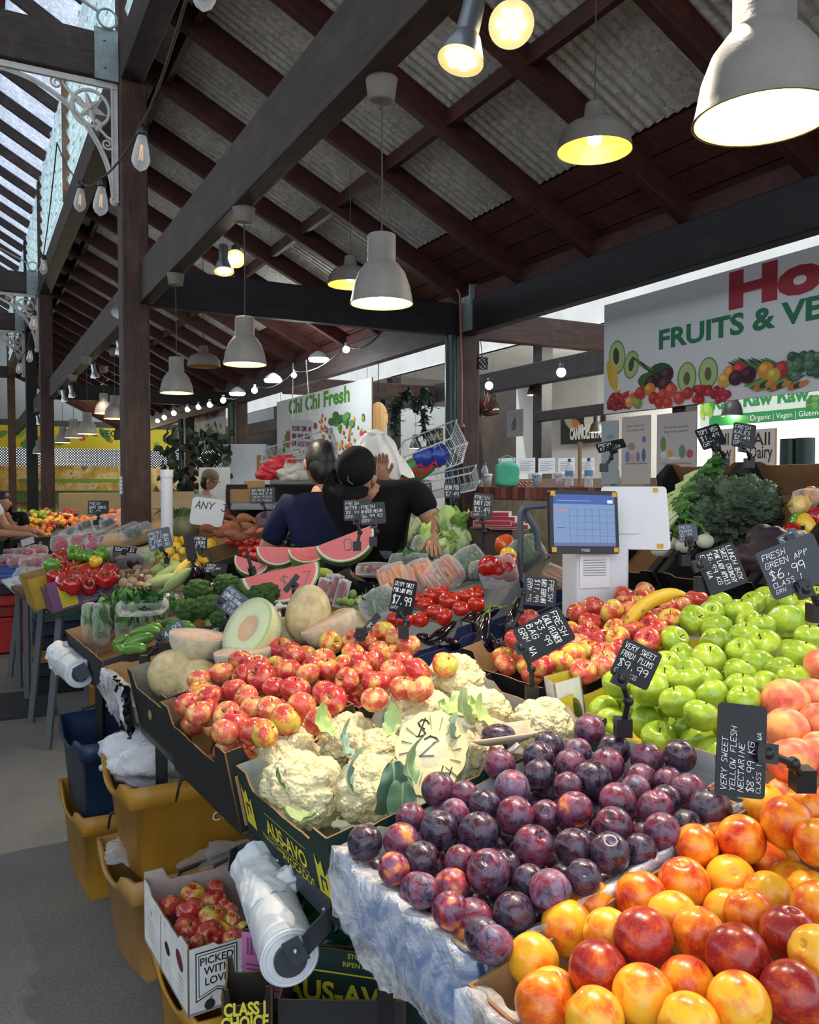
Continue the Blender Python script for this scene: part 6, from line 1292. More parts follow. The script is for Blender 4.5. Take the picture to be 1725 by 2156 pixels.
def kale(P, R, label, seed):
    mb = MB(); off = Vector((seed*3.3, 0, 0))
    def fn(v):
        h = 1+.28*noise.noise(v*2.2+off)+.22*noise.noise(v*5+off)+.16*noise.noise(v*11+off)+.10*noise.noise(v*23+off)
        return v*h
    mb.ball((0, 0, 0), (R*.62, R*.5, R*.55), 110, 72, Matrix.Translation(P), None, fn)
    tag(mb.build('kale_bunch', KALE, world=True), label, 'kale', 'kale bunches on the rack')
KALE = mat('curly_kale', hx('243224'), .6, hx('52664c'), 9, bs=1, bsc=60, bd=.02)
kale(rp(1462, 1100, .09), .12, 'curly dark kale bunch nearest the bok choy', 1); kale(rp(1500, 1062, .13), .17, 'largest curly dark kale bunch in the middle', 2); kale(rp(1572, 1066, .13), .18, 'right-hand curly dark kale bunch', 3); kale(rp(1520, 1100, .10), .17, 'lower curly kale bunch above the radishes', 4); kale(rp(1492, 1040, .11), .08, 'small kale bunch behind the bok choy leaves', 5)
BC = hx('c9d49c'); 
for i, (x, y, a) in enumerate([(1468, 1006, -20), (1450, 1025, -15), (1432, 1045, -10), (1415, 1062, -5), (1412, 1080, 0), (1400, 1100, 10), (1396, 1090, 40)]):
    P = rp(x, y, .20); mb = MB(); M = Matrix.Translation(P) @ Matrix.Rotation(rad(a), 4, 'Z') @ Matrix.Rotation(rad(-35), 4, 'Y')
    for k in range(7):
        an = 2*pi*k/7; mb.tube([(-.045, .006*cos(an), .006*sin(an)), (-.03, .022*cos(an), .022*sin(an)), (.0, .02*cos(an), .02*sin(an)), (.05, .012*cos(an), .012*sin(an))], [.008, .014, .010, .005], 7, M, hx(random.choice(['dbe2b4', 'c4d090', 'b8c880'])))
        leaf(mb, M @ TRS((.04, .01*cos(an), .01*sin(an)), rz=-pi/2) @ Matrix.Rotation(an, 4, 'Y'), .08, .025, .3, .15, random.choice(GD[1:]), None, k)
    tag(mb.build('bok_choy', LEAFM, world=True), 'pale bok choy ' + ['topmost one on the rack', 'second from the top', 'third from the top', 'fourth from the top', 'fifth, beside the kale', 'lowest one by the fennel', 'behind the customer display edge'][i], 'vegetable', 'bok choy on the rack')
for i, (x, y) in enumerate([(1385, 1125), (1420, 1135), (1450, 1140), (1495, 1130), (1400, 1150)]):
    P = rp(x, y, .12); mb = MB(); M = Matrix.Translation(P); r = random.Random(i)
    mb.ball((-.02, -.01, -.015), (.032, .025, .026), 14, 10, M, hx('d8dcc4'))
    for k in range(34): a = r.uniform(-1, 1); e = r.uniform(-.5, .9); mb.tube([(-.01, 0, 0), (.03*a, .02, .04), (.10*a, .03+.02*e, .05+.05*e)], [.003, .0015, .0006], 4, M, r.choice([hx('6a9a3c'), hx('4e7e34'), hx('8ab054')]))
    tag(mb.build('fennel_bulb', LEAFM, world=True), 'white fennel bulb with feathery fronds, ' + ['left of the slate price card', 'behind the slate price card', 'right of the slate price card', 'under the kale', 'lowest one at the green rail'][i], 'fennel', 'fennel on the rack')
prad = proto('radish', lem_fn, mat('radish_red', hx('8a1420'), .25, hx('a8202c'), 4), None, 18, 12)
pile([(1562, 1140, 11), (1585, 1138, 12), (1575, 1152, 12), (1600, 1150, 10), (1555, 1152, 10), (1612, 1142, 9), (1628, 1150, 9), (1590, 1160, 10)], [prad], [(None, 'red')], 'radish', 'radish', 'radishes below the kale', 'the radishes', lambda x, y: 2.95, 71, up=1)
for i, (x, y, c, l) in enumerate([(1690, 1065, CAPY, 'yellow'), (1718, 1060, CAPY, 'upper yellow'), (1683, 1100, CAPG, 'green'), (1700, 1108, CAPY, 'lower yellow'), (1718, 1095, CAPR, 'red'), (1675, 1125, CAPR, 'dark red')]):
    o = inst(pc, Matrix.Translation(rp(x, y, .10)) @ rrot(random.Random(i)) @ Matrix.Diagonal((.036, .036, .045, 1)), c); tag(o, f'{l} capsicum in the tilted carton at the right edge', 'capsicum', 'capsicums at the right edge')
pack('film-wrapped tray of mixed capsicums with a scrawl, at the right edge', rp(1712, 1062, .10), .14, .08, .1, content='balls', cols=[hx('d8a020'), hx('c87a1c')], n=3, lf=(.1, .03), seed=80, rz=rad(30))
mb = MB(); crump_ = crump(rp(1640, 1180, .1), .14, .10, .10, 12, 36, .3); tag(crump_.build('beetroot_leaves', mat('dark_beet_leaf', hx('241a22'), .5, hx('35232c'), 14, bs=.8, bsc=50), world=True), 'dark purple-black leafy bunch behind the tilted lunch apple card', 'vegetable')
# ================================================================ price cards
def card(x, y, d, w, h, roll, lines, label, yaw=0, pitch=-8, mt=None, clip=(0, -1), stem=None, hs=None, up=0):
    k = d/FPX; W_, H_ = w*k, h*k; M = quadM(at(x, y, d), yaw, pitch, -roll)
    T = thing('price_card', label, 'price card', M, 'chalk price cards'); mb = MB(); mb.plate(rrect(W_, H_, min(W_, H_)*.09), .003); mb.build('card', mt or BLACKCARD, T)
    n = len(lines); mb = MB(); tot = sum((hs or [1]*n)); z = H_*.45
    for s, q in zip(lines, hs or [1]*n):
        hh = H_*.86*q/tot*.66; z -= H_*.86*q/tot; chalk(mb, s, -W_*.44, z+hh*.15, hh, w=W_*.84 if len(s)*5.6*hh/6 > W_*.84 else None, th=.095)
    if n: mb.build('chalk_writing', CHALK, T)
    cx, cz = clip; mb = MB(); p = (cx*W_*.5, -.004, cz*H_*.5); mb.box((p[0], .0, p[2]), (.028, .016, .03), None); mb.box((p[0], -.006, p[2]+.012), (.02, .01, .012), None); mb.build('clip', BLACKP, T)
    if stem:
        a = M @ Vector(p); b2 = at(*stem); mid = a.lerp(b2, .5)+Vector((.012, 0, .004)); mb = MB(); mb.tube([a, a.lerp(mid, .5), mid], .006, 8); mb.tube([mid, b2], .006, 8); mb.ball(mid, .011, 8, 6); mb.ball(a, .010, 8, 6); mb.box(tuple(b2), (.03, .03, .035)); mb.build('jointed_arm', BLACKP, T, True)
    return T
card(1562, 1580, 1.22, 190, 106, 83, ['VERY SWEET', 'YELLOW FLESH', 'NECTARINE', '$8.99 KG', 'CLASS 1 GRN WA'], 'black nectarine price card turned on its side at the right', pitch=-12, yaw=4, clip=(0, -1), stem=(1690, 1640, 1.28), hs=[1, 1, 1, 1.2, .8])
card(1340, 1398, 1.58, 86, 84, -26, ['VERY SWEET', 'FRRDI PLUMS', '$9.99', 'GRN KG'], 'black plum price card clipped before the green apples', clip=(-.4, -1), stem=(1312, 1530, 1.6), hs=[1, 1, 1.3, .8])
card(1146, 1336, 2.0, 78, 112, -62, ['FRESH', 'CAULIFLOWER', '$3.99', 'BAG', 'GRN WA'], 'black cauliflower price card hanging askew over the eggplants', clip=(0, -1), stem=(1120, 1460, 2.0))
card(1137, 1246, 2.45, 60, 70, -95, ['FRESH', 'BABY EGGPLANT', '$11.99', 'GRN KG'], 'black baby eggplant price card turned sideways on the navy carton', clip=(.2, -1), stem=(1075, 1330, 2.4))
card(849, 1256, 2.4, 52, 72, -8, ['CRISPY SWEET', 'PINK LADY APPLE', '$7.99', 'GRN'], 'black pink lady apple price card standing behind the apple heap', yaw=-20, clip=(.1, -1), stem=(850, 1330, 2.35), hs=[.8, .8, 1.6, .6])
card(777, 1318, 2.45, 64, 14, 48, ['$7.99'], 'black price card seen nearly edge-on above the apples', clip=(-.9, 0), stem=(760, 1335, 2.45))
card(489, 1267, 2.95, 56, 52, -38, ['FRESH', 'LEBANESE CUCUMBER', '$8.99', 'GRN KG'], 'slate-blue cucumber price card tilted over the broccoli', mt=SHEENCARD, clip=(-.7, -.6), stem=(480, 1310, 3.0))
card(436, 1328, 2.95, 66, 18, 4, ['$5.99 KG'], 'black card lying nearly flat before the honeydew', pitch=-35, stem=(425, 1345, 3.0))
card(359, 1328, 2.95, 60, 20, 38, ['$4.99'], 'dark card held obliquely over the cucumbers', mt=SHEENCARD, clip=(-.9, 0), stem=(305, 1390, 2.95))
card(336, 1135, 4.9, 50, 44, 14, ['FRESH', 'SWEET CORN', '2 FOR $5', 'OR $1.50'], 'slate card for sweet corn above the limes', mt=SHEENCARD, stem=(352, 1180, 4.95))
card(263, 1157, 5.0, 50, 13, -6, ['SQUASH $3'], 'black card lying flat beside the limes', pitch=-30)
card(207, 1068, 5.8, 44, 28, 0, ['FRESH', 'GRAPE TOMATO', '$2.49'], 'small black grape tomato card standing over the left stall', stem=(202, 1100, 5.8))
card(401, 1152, 4.7, 22, 56, 8, [], 'blank black card seen from its back in front of the lemons', yaw=30, mt=BLACKP, stem=(398, 1215, 4.7))
card(422, 1143, 4.9, 28, 32, 0, ['FRESH', 'LEMONS', '$.99'], 'black lemon price card half behind the blank one')
card(455, 1197, 4.6, 46, 22, -5, ['FRESH', 'EGGPLANT', '$2.99'], 'black card lying by the round eggplants', pitch=-25)
card(553, 1043, 5.3, 52, 34, 1, ['BABY POTATOES $2.99', 'ROYAL BLUE $3.99', 'CREAM POTATO', '$5.99 BUNCH'], 'large black potato price card above the sweet potatoes', stem=(556, 1085, 5.3))
card(589, 1075, 5.0, 32, 22, 0, ['FRESH', 'CABBAGE', '$4'], 'black card partly behind the navy shirt', )
card(754, 1074, 3.25, 60, 44, 1, ['FRESH', 'BUTTER MELON', '$8.99', 'GRN'], 'black card in front of the black shirt, left one', clip=(-.1, -1), stem=(752, 1150, 3.2))
card(785, 1081, 3.2, 54, 46, 5, ['FRESH', 'WINTER MELON', '$6.99 KG', 'GRN'], 'black card in front of the black shirt, overlapping right one', stem=(786, 1140, 3.2))
card(1017, 1066, 3.5, 42, 54, -5, ['FRESH', 'BABY COS', '$3.49', 'GRN WA'], 'black baby cos price card on a tall arm by the red boxes', stem=(1014, 1150, 3.5), hs=[.8, 1, 1.2, .6])
card(953, 1033, 4.6, 34, 32, 0, ['BEAN POD', '$7.49'], 'small black card before the dark post base', stem=(953, 1075, 4.6))
card(886, 1034, 4.7, 48, 30, 4, ['LARGE DRY EGGS', '$9', 'DOZEN'], 'black egg price card under the celery basket', stem=(886, 1085, 4.7))
card(852, 1050, 4.6, 36, 22, -3, ['$7.99', 'DOZEN'], 'black card at the shoulder of the black shirt', pitch=-20, stem=(850, 1085, 4.6))
card(1672, 1192, 1.55, 132, 106, 21, ['FRESH', 'GREEN APP', '$6.99', 'CLASS 1', 'GRN'], 'big slate green-apple price card at the right edge', mt=mat('slate_dark_card', hx('272b31'), .35), hs=[1, 1, 1.5, .9, .7], stem=(1720, 1290, 1.58))
card(1520, 1197, 1.95, 92, 86, -70, ['LUNCH BOX', 'SWEET CRUNCHY', 'PINK LADY APPLES', '$6.99 KG', 'GRN WA'], 'black lunch box apple price card turned on its side', clip=(-.5, -1), stem=(1478, 1230, 1.97))
card(1449, 1122, 2.75, 40, 38, 6, ['FRESH', 'FENNEL', '$2.99', 'EA'], 'slate fennel price card on the green rail', mt=SHEENCARD, stem=(1442, 1180, 2.72))
card(1404, 1126, 2.8, 26, 24, -12, ['$3'], 'small black card between the display and the fennel')
card(1660, 1130, 2.2, 44, 20, 30, ['SNO'], 'slate card corner peeking behind the big slate card', mt=SHEENCARD)
card(1287, 938, 3.4, 62, 22, 14, ['FRESH', '$7.99 EA'], 'black card tilted on the leftmost tilted carton', pitch=-30, stem=(1272, 985, 3.4))
card(1497, 919, 3.0, 54, 48, 18, ['TOPS VEG', '$1.49', 'GRN'], 'glossy black card on a bent arm above the bok choy', pitch=-20, stem=(1525, 975, 3.05))
card(1567, 917, 2.95, 48, 52, -9, ['FRESH', 'KALES', '$2.49', 'GRN'], 'black kale price card on a bent arm above the rack', stem=(1578, 975, 3.0))
card(525, 1178, 3.25, 9, 52, 12, [], 'thin dark card stuck upright in the left watermelon wedge', mt=BLACKP, yaw=60)
card(614, 1228, 2.95, 44, 12, 52, [], 'dark glossy card leaning over the bitter melons', mt=BLACKP, stem=(603, 1290, 2.95))
# ================================================================ signs
SGM = Matrix(((-BY.x, BX.x, 0, 0), (-BY.y, BX.y, 0, 0), (0, 0, 1, 0), (0, 0, 0, 1)))
def plane_uv(px, py, p, q0, z0):
    r = ray(px, py); k = p/(r.dot(BX)); P = Vector((0, 0, HC))+r*k; return q0-P.dot(BY), P.z-z0
class Sign:
    def __init__(s, p, pxl, pyt, pxr, pyb, label, name='hanging_sign', t=.02, wide=None, mt=None, col=hx('c9cbcc'), group=None):
        s.p = p; _, _ = 0, 0; s.q0 = 0; s.z0 = 0; u0, z1 = plane_uv(pxl, pyt, p, 0, 0); u1, z0 = plane_uv(pxr, pyb, p, 0, 0)
        s.q0 = -u0; s.z0 = z0; s.W = (wide or (u1-u0)); s.H = z1-z0; M = SGM.copy(); M.translation = B(p, s.q0, s.z0); s.T = thing(name, label, 'sign', M, group)
        mb = MB(); mb.plate([(0, 0), (0, s.H), (s.W, s.H), (s.W, 0)], t, None, col, hx('8a6a48')); mb.build('board', PRINT, s.T); s.mb = MB(); s.lay = .001
    def uv(s, x, y): return plane_uv(x, y, s.p, s.q0, s.z0)
    def sc(s, x): r = ray(x, 900); return s.p/r.dot(BX)/FPX
    def e(s, x, y, rx, ry, c, a=0):
        u, v = s.uv(x, y); k = s.sc(x); f = 1.0/(.883*BX.y*0+.75); s.lay += .00006; ell(s.mb, u, v, rx*k*1.15, ry*k, hx(c) if isinstance(c, str) else c, a, -s.lay, 16)
    def t(s, st, x0, x1, y, h, c, bold=.02, serif=0):
        u0, v = s.uv(x0, y); u1, _ = s.uv(x1, y); s.lay += .0002; b4 = len(s.mb.v); w = text(s.mb, st, 0, 0, h, None, hx(c), bold, y=-s.lay, center=False) or 1
        kx = (u1-u0)/w; s.mb.v[b4:] = [(u0+a*kx, b2, v+z) for a, b2, z in s.mb.v[b4:]]
    def done(s, nm='printed_artwork'): s.mb.build(nm, PRINT, s.T)
def ball_(s, x, y, r, c): s.e(x, y, r, r, c); s.e(x-r*.25, y-r*.3, r*.45, r*.4, tuple(min(1, q*1.5+.03) for q in hx(c)))
# big sign
s = Sign(4.62, 1273, 643, 1725, 822, 'huge white fruit and vegetable sign with red and green letters', wide=3.2, col=hx('e2e4e4')); s.H = s.H
s.t('Ho', 1535, 1735, 648, .23, 'a83640', .06); s.t('FRUITS & VEG', 1388, 1790, 735, .14, '2f7a58', .035)
r = random.Random(4)
for x, y, a, b2, c, an in [(1300, 752, 22, 36, '7a9a5c', .1), (1300, 752, 19, 32, 'b9cc8c', .1), (1298, 750, 8, 18, '4a4a34', .1), (1330, 768, 20, 30, '7a9a5c', -.2), (1330, 768, 17, 26, 'b4c888', -.2), (1330, 768, 7, 14, '55503a', -.2),
    (1287, 790, 9, 32, 'd8b43c', .3), (1295, 796, 8, 30, 'e2c050', .15), (1390, 790, 34, 26, '34563a', 0), (1365, 800, 26, 16, '466a40', 0)]: s.e(x, y, a, b2, c, an)
for k in range(9): s.e(1345+8*k, 762+5*k+3*(k % 2), 22, 3, ['3a5a34', '6a8a4c', '2c4a2c'][k % 3], -.6)
for x, y, c in ((1405, 790, '4a2430'), (1385, 800, '3c1c28'), (1400, 810, '542a38'), (1372, 806, '3c2028')): ball_(s, x, y, 16, c)
for x, y in ((1447, 795), (1492, 785)):
    s.e(x, y, 23, 33, '6f9450'); s.e(x, y, 20, 30, 'b8cc8c'); s.e(x, y+2, 8, 14, '6a6a48')
for k in range(14): s.e(1285+5*k, 838-2*(k % 4), 12, 3, ['d8784c', 'c8683c', 'e08858'][k % 3], .8)
for k in range(26): ball_(s, 1282+r.uniform(0, 45), 845+r.uniform(-14, 14), 7, r.choice(['9a2a30', 'b03438', '7a2028']))
for x, y, rr, c in ((1350, 828, 14, 'c03a34'), (1370, 820, 14, 'd88a3c'), (1378, 838, 13, 'b03030'), (1398, 832, 14, 'c4443c'), (1415, 822, 15, 'c85a44'), (1390, 848, 12, 'b83a34'), (1432, 838, 14, 'c4503c'), (1328, 846, 12, 'd8a04c'), (1450, 828, 13, 'b83434'), (1408, 848, 12, 'c04838'), (1345, 850, 11, '8ca04c')): ball_(s, x, y, rr, c)
for k in range(24): ball_(s, 1460+r.uniform(0, 75), 832+r.uniform(-14, 12)-(k % 3), 8, r.choice(['a82a34', 'b8343c', '8a2430']))
for k in range(12): s.e(1560+7*k, 775-3*(k % 4), 30, 3, ['2f4c34', '4c6a44', '5c7c50'][k % 3], -.5); s.e(1600+6*k, 800+3*(k % 5), 34, 3, ['5c8a44', '86a85c', '3c6a3c'][k % 3], .25)
for x, y, rr, c in ((1540, 785, 15, 'd8943c'), (1560, 778, 16, 'c03a3c'), (1528, 800, 15, 'd8b04c'), (1552, 796, 16, '4a2430'), (1578, 790, 18, '401c2c'), (1615, 780, 18, 'e0983c'), (1650, 778, 18, 'b8343c'), (1632, 790, 15, 'c8b04c')): ball_(s, x, y, rr, c)
for k in range(9): s.e(1600+12*k, 815-4*(k % 3), 11, 6, ['d87a34', '3a4a2c', 'e08a44'][k % 3], .3)
for k in range(30): ball_(s, 1665+r.uniform(0, 70), 765+r.uniform(-20, 28), 10, r.choice(['4a6a54', '5c7c64', '3c5a48']))
s.done()
mb = MB()
for x in (1283, 1520, 1700):
    u, _ = s.uv(x, 700); P = s.T.matrix_basis @ Vector((u, .01, s.H)); mb.tube([P-Vector((0, 0, .04)), P+Vector((0, 0, 3.0-P.z))], .003, 5)
mb.build('hanging_wire', BKS, s.T, True)
# chi chi sign
s = Sign(4.42, 583, 847, 783, 951, 'white fruit sign with green serif lettering hanging mid hall', col=hx('d4d6d4'))
s.t('Chi Chi Fresh', 608, 737, 872, .21, '4a8a30', .04)
r = random.Random(9)
for k in range(150):
    x = r.uniform(598, 776); top = 905 if x < 660 else 875 if x < 770 else 905; y = r.uniform(top, 958-(x-600)*.08); c = r.choice(['c8342c', 'd8542c', '8a2a4c', '5c8a34', '3f6a2c', 'd8b02c', 'e0862c', '7a9a44', 'b8302c', '6a3450', 'c8c04c', '9ab054'])
    ball_(s, x, y, r.uniform(3, 7), c)
for x, y in ((610, 925),): s.e(x, y, 9, 18, 'c83034'); s.e(x-3, y, 9, 18, '4a8a34')
for k in range(10): s.e(715+r.uniform(-20, 30), 880+r.uniform(-8, 12), 12, 8, r.choice(['3f7a3c', '5c9a4c', '2f5c2c']))
s.done()
mb = MB()
for x in (.15, s.W-.15): P = s.T.matrix_basis @ Vector((x, .01, s.H)); mb.tube([P-Vector((0, 0, .04)), Vector((P.x, P.y, 3.0))], .003, 5)
mb.build('hanging_wire', BKS, s.T, True)
P0 = at(635, 915, 9.3); T = thing('hanging_note', 'small handwritten white board hanging in front of the fruit sign', 'sign', quadM(P0, 20, 0, 2)); mb = MB(); k = 9.3/FPX
mb.plate(rrect(46*k, 62*k, .01), .02, None, hx('b8bcbc')); mb.build('board', PRINT, T); mb = MB()
for i, l in enumerate(('PLEASE COME IN', 'AND HAVE YOUR', 'OWN SELECTION')): chalk(mb, l, -20*k, (8-16*i)*k, 9*k, y=-.003, w=40*k, th=.14, col=hx('7a3038'))
mb.build('hand_lettering', PRINT, T); mb = MB(); mb.tube([P0+Vector((-.1, 0, 31*k)), at(617, 765, 9.3)], .006, 5); mb.tube([P0+Vector((.1, 0, 31*k)), at(645, 757, 9.3)], .006, 5); mb.build('white_cord', WHITEP, T, True)
s = Sign(4.42, 403, 872, 474, 944, 'white and green sign with red lettering in the far stall row', col=hx('d8dad8'))
s.t('NGAN NGA', 415, 462, 887, .2, 'b83040', .05); s.e(412, 905, 5, 14, '5c7a34'); s.e(413, 922, 7, 12, 'd8742c')
for k in range(40): ball_(s, r.uniform(432, 466), r.uniform(892, 925), r.uniform(3, 6), r.choice(['c8342c', '3f7a2c', 'd8b02c', 'd8642c', '6a3450', '8aa83c']))
u0, v0 = 0, 0; rect(s.mb, 0, 0, s.W, s.H*.22, hx('2f6a44'), -.004); text(s.mb, 'FRESH FRUITS & VEGETABLES', s.W/2, .05, .1, None, hx('e0e4e0'), .02, sx=s.W*.9/1.75/1.0*.9, y=-.006); s.done()
# far yellow banner
Mb = BM.copy(); Mb.translation = B(-1, 28.8, 2.05); T = thing('yellow_banner', 'long yellow fruit banner above the far lattice', 'sign', Mb); mb = MB(); mb.plate([(0, .65), (0, 1.35), (7.2, 1.35), (7.2, .65)], .02, None, hx('c8b01c')); mb.build('board', PRINT, T)
mb = MB(); text(mb, 'FRUIT & VEG', 4.6, 1.08, .2, None, hx('24341c'), .03, y=-.01)
for k in range(26): ell(mb, r.uniform(.3, 7), r.uniform(.72, 1.2), r.uniform(.08, .22), r.uniform(.06, .14), hx(r.choice(['4a8a2c', '2f6a2c', 'c84a2c', '7a9a2c', 'b03a3c'])), r.uniform(-1, 1), -.004-.0002*k)
mb.build('printed_artwork', PRINT, T)
# shop signs on the right
s = Sign(6.4, 1475, 830, 1725, 880, 'white and green raw food shop sign behind the big sign', col=hx('d4dcd0'), wide=2.9)
s.t('Raw Raw Raw', 1500, 1705, 862, .13, '2c8a4c', .04); u, v = s.uv(1510, 876); rect(s.mb, .12, .0, 2.6, .10, hx('2c8a4c'), -.004); text(s.mb, 'Organic | Vegan | Gluten-Free | No Refined Sugar', 1.3, .025, .05, None, hx('e8ece8'), .0, y=-.006)
for k in range(30): s.e(1478+r.uniform(0, 22), 862+r.uniform(-18, 14), 4, 10, r.choice(['8ab83c', '5c9a2c', 'a8cc5c']), .5); s.e(1710+r.uniform(-8, 14), 850+r.uniform(-14, 14), 6, 5, r.choice(['3f7a3c', '5c9a4c']))
s.done()
for i, (x0, x1, l1, l2, lb) in enumerate(((1500, 1545, 'All', 'Raw', 'cream card reading all raw behind the price cards'), (1575, 1632, 'All', 'Dairy', 'cream card reading all dairy behind the kale price card'))):
    s = Sign(5.4, x0, 905, x1, 985, lb, 'counter_sign', col=hx('c9c4bc'), group='cream counter cards'); s.t(l1, x0+10, x1-10, 938, .1, '2c2c2c', .01); s.t(l2, x0+5, x1-5, 965, .1, '2c2c2c', .01); s.done('lettering')
s = Sign(9.7, 1181, 870, 1275, 930, 'black pastry poster on the white shop wall', 'wall_poster', col=hx('2a2c2a'))
s.e(1200, 890, 9, 22, 'b8a890', .9); s.e(1215, 895, 8, 18, 'c87a4c', .9); s.e(1222, 902, 8, 8, '4a6a34'); s.e(1245, 885, 20, 22, 'd8d0c4'); s.t('MR CANNOLI', 1218, 1272, 911, .14, 'e8e8e8', .05); s.t('CANNOLI & PASTRY', 1200, 1290, 925, .2, 'f0f0f0', .05); s.done()
s = Sign(7.9, 898, 905, 932, 941, 'black shop banner behind the leafy garland', 'shop_banner', col=hx('1a1a1c')); s.t('THESAFFRO', 899, 931, 928, .12, 'd8d8d0', .03); s.e(923, 912, 3, 6, 'c89a2c'); s.done('lettering')
s = Sign(8.9, 1068, 865, 1101, 918, 'grey fabric banner with a line drawing in the white shop', 'shop_banner', col=hx('9aa0a8')); s.e(1084, 892, 5, 14, '6a5a4c'); s.e(1080, 897, 4, 10, '7a6a58'); s.done('drawing')
# safety signs on the aisle post
Mq = BM.copy(); Mq.translation = B(1.165-.108, 6.75, 0)
def psign(x0, y0, x1, y1, label, fn, yo=0):
    d = 6.45; a = at(x0, y1, d); b2 = at(x1, y0, d); T = thing('safety_sign', label, 'sign', Matrix.Translation(a) @ Matrix.Rotation(rad(10), 4, 'Z')); w, h = (b2-a).x, (b2-a).z; mb = MB(); mb.plate([(0, 0), (0, h), (w, h), (w, 0)], .004, None, hx('d8d8d6')); fn(mb, w, h); mb.build('sign_plate', PRINT, T)
psign(259, 815, 270, 877, 'red and white fire sign on the aisle post', lambda mb, w, h: (rect(mb, 0, 0, w, h, hx('b82c34'), -.001), rect(mb, w*.25, h*.25, w*.75, h*.9, hx('e0e0e0'), -.002), rect(mb, w*.4, h*.35, w*.6, h*.8, hx('b82c34'), -.003)))
psign(261, 895, 272, 948, 'white sign with a red oval lower on the aisle post', lambda mb, w, h: (ell(mb, w/2, h*.6, w*.4, h*.3, hx('b82c34'), 0, -.002), rect(mb, w*.2, h*.1, w*.8, h*.13, hx('404040'), -.002)))
psign(252, 1003, 273, 1040, 'small handwritten white note on the aisle post', lambda mb, w, h: [rect(mb, w*.15, h*(.2+.2*k), w*.85, h*(.25+.2*k), (.05, .05, .05), -.002) for k in range(4)])
# ================================================================ stalls to the left and beyond
class Fr:
    def __init__(s, O, sl, th=32):
        th = rad(th); t_ = Vector((-sin(th), cos(th), 0)); n_ = Vector((cos(th), sin(th), 0)); x = (n_+Vector((0, 0, sl))).normalized(); z = x.cross(t_).normalized(); s.O, s.z = O, z
        s.M = Matrix(((x.x, t_.x, z.x, O.x), (x.y, t_.y, z.y, O.y), (x.z, t_.z, z.z, O.z), (0, 0, 0, 1)))
    def d(s, x, y, h): r = ray(x, y); q = s.O+s.z*h; return (q-Vector((0, 0, HC))).dot(s.z)/r.dot(s.z)
    def at(s, x, y, h): return at(x, y, s.d(x, y, h))
F2 = Fr(at(112, 1292, 4.85), .25); F3 = Fr(at(30, 1245, 6.7), .18)
def table(F, w, l, label, legs, mt=DG, a0=0):
    T = thing('display_table', label, 'table', F.M); mb = MB()
    for b_ in (w if isinstance(w, list) else [(0, a0, w, a0+l)]): mb.box(((b_[0]+b_[2])/2, (b_[1]+b_[3])/2, -.012), (b_[2]-b_[0], b_[3]-b_[1], .022))
    mb.build('table_top', mt, T)
    for s_, a in legs:
        p = F.M @ Vector((s_, a, -.03)); q = Vector((p.x-.05*(1 if s_ < .3 else -1), p.y-.08, 0)); mb = MB(); mb.bar(q, p, .035, .035, up=(0, 1, 0)); mb.build('leg', mat('grey_trestle_paint', hx('54585c'), .6) if 'grey_trestle_paint' not in MATS else MATS['grey_trestle_paint'], T, True)
table(F2, [(0, -.05, 1.9, .8), (.5, .8, 1.9, 2.05)], 0, 'sloping board under the capsicums, lemons and sweet potatoes', ((.04, .05), (.04, .72), (.55, 2.0), (.9, .05), (1.8, .1), (1.8, 2.0)))
table(F3, 1.2, 1.7, 'far left sloping board under the red punnets and lettuce', ((.04, .05), (.04, 1.6), (.8, .05), (1.1, 1.6)), WHITEP)
def p_purple(mb, M, ww, h):
    Yc = hx('c8b830'); rect(mb, ww*.14, h*.08, ww*.36, h*.80, Yc, -.0015, M)
    for k in range(6): rect(mb, ww*.16, h*(.16+.1*k), ww*.34, h*(.17+.1*k), (.2, .2, .05), -.002, M)
    for k in range(6): rect(mb, ww*.45, h*(.18+.08*k), ww*.70, h*(.20+.08*k), hx('c8b8d0'), -.002, M)
    text(mb, 'PRODUCT OF AUSTRALIA', ww*.58, h*.06, .010, M, hx('d8c8d8'), 0, y=-.002, sx=.8); text(mb, "TOM'S GARDEN", ww*.58, h*.66, .011, M, hx('e0d0e0'), .01, y=-.002, sx=.8)
    ell(mb, ww*.88, h*.42, .032, .03, hx('d8c0a0'), 0, -.0015, M=M); ell(mb, ww*.88, h*.44, .026, .024, hx('b8342c'), .3, -.002, M=M)
carton('purple printed carton of red capsicums', F2.M @ TRS((0, .0, 0)), .42, .3, .18, hx('7a5078'), hx('9a8a6a'), prints=[(0, 'printed_panel', p_purple)], seed=90, lo=(.75,)*4)
carton('yellow-sided carton behind the purple one', F2.M @ TRS((-.06, .25, 0)), .40, .35, .2, hx('b8942c'), TAN, seed=91, flat=True)
def p_ch(mb, M, ww, h): rect(mb, 0, 0, ww, h*.8, hx('c8a828'), -.001, M); ell(mb, ww*.2, h*.4, .05, .035, hx('b8542c'), 0, -.002, M=M); ell(mb, ww*.12, h*.5, .03, .03, hx('d87a3c'), 0, -.003, M=M); text(mb, 'CH', ww*.7, h*.2, .06, M, hx('7a3020'), .04, y=-.002)
carton('yellow carton lettered in red holding the brown mushrooms', F2.M @ TRS((.45, .0, 0)), .42, .33, .09, hx('b8a050'), TAN, seed=92, prints=[(0, 'printed_lettering', p_ch)], flat=True)
carton('large open tan carton between the mushrooms and the broccoli', tm(.28, 2.33), .55, .36, .17, hx('b89468'), hx('c2a072'), seed=93, lo=(.85,)*4)
carton('green-sided tan carton of lemons', F2.M @ TRS((.62, .55, 0)), .75, .5, .10, hx('3c4a34'), TAN, seed=94, flat=True)
carton('tan carton of loose tomatoes', F2.M @ TRS((1.0, .05, 0)), .6, .45, .1, hx('6a5238'), TAN, seed=95, flat=True)
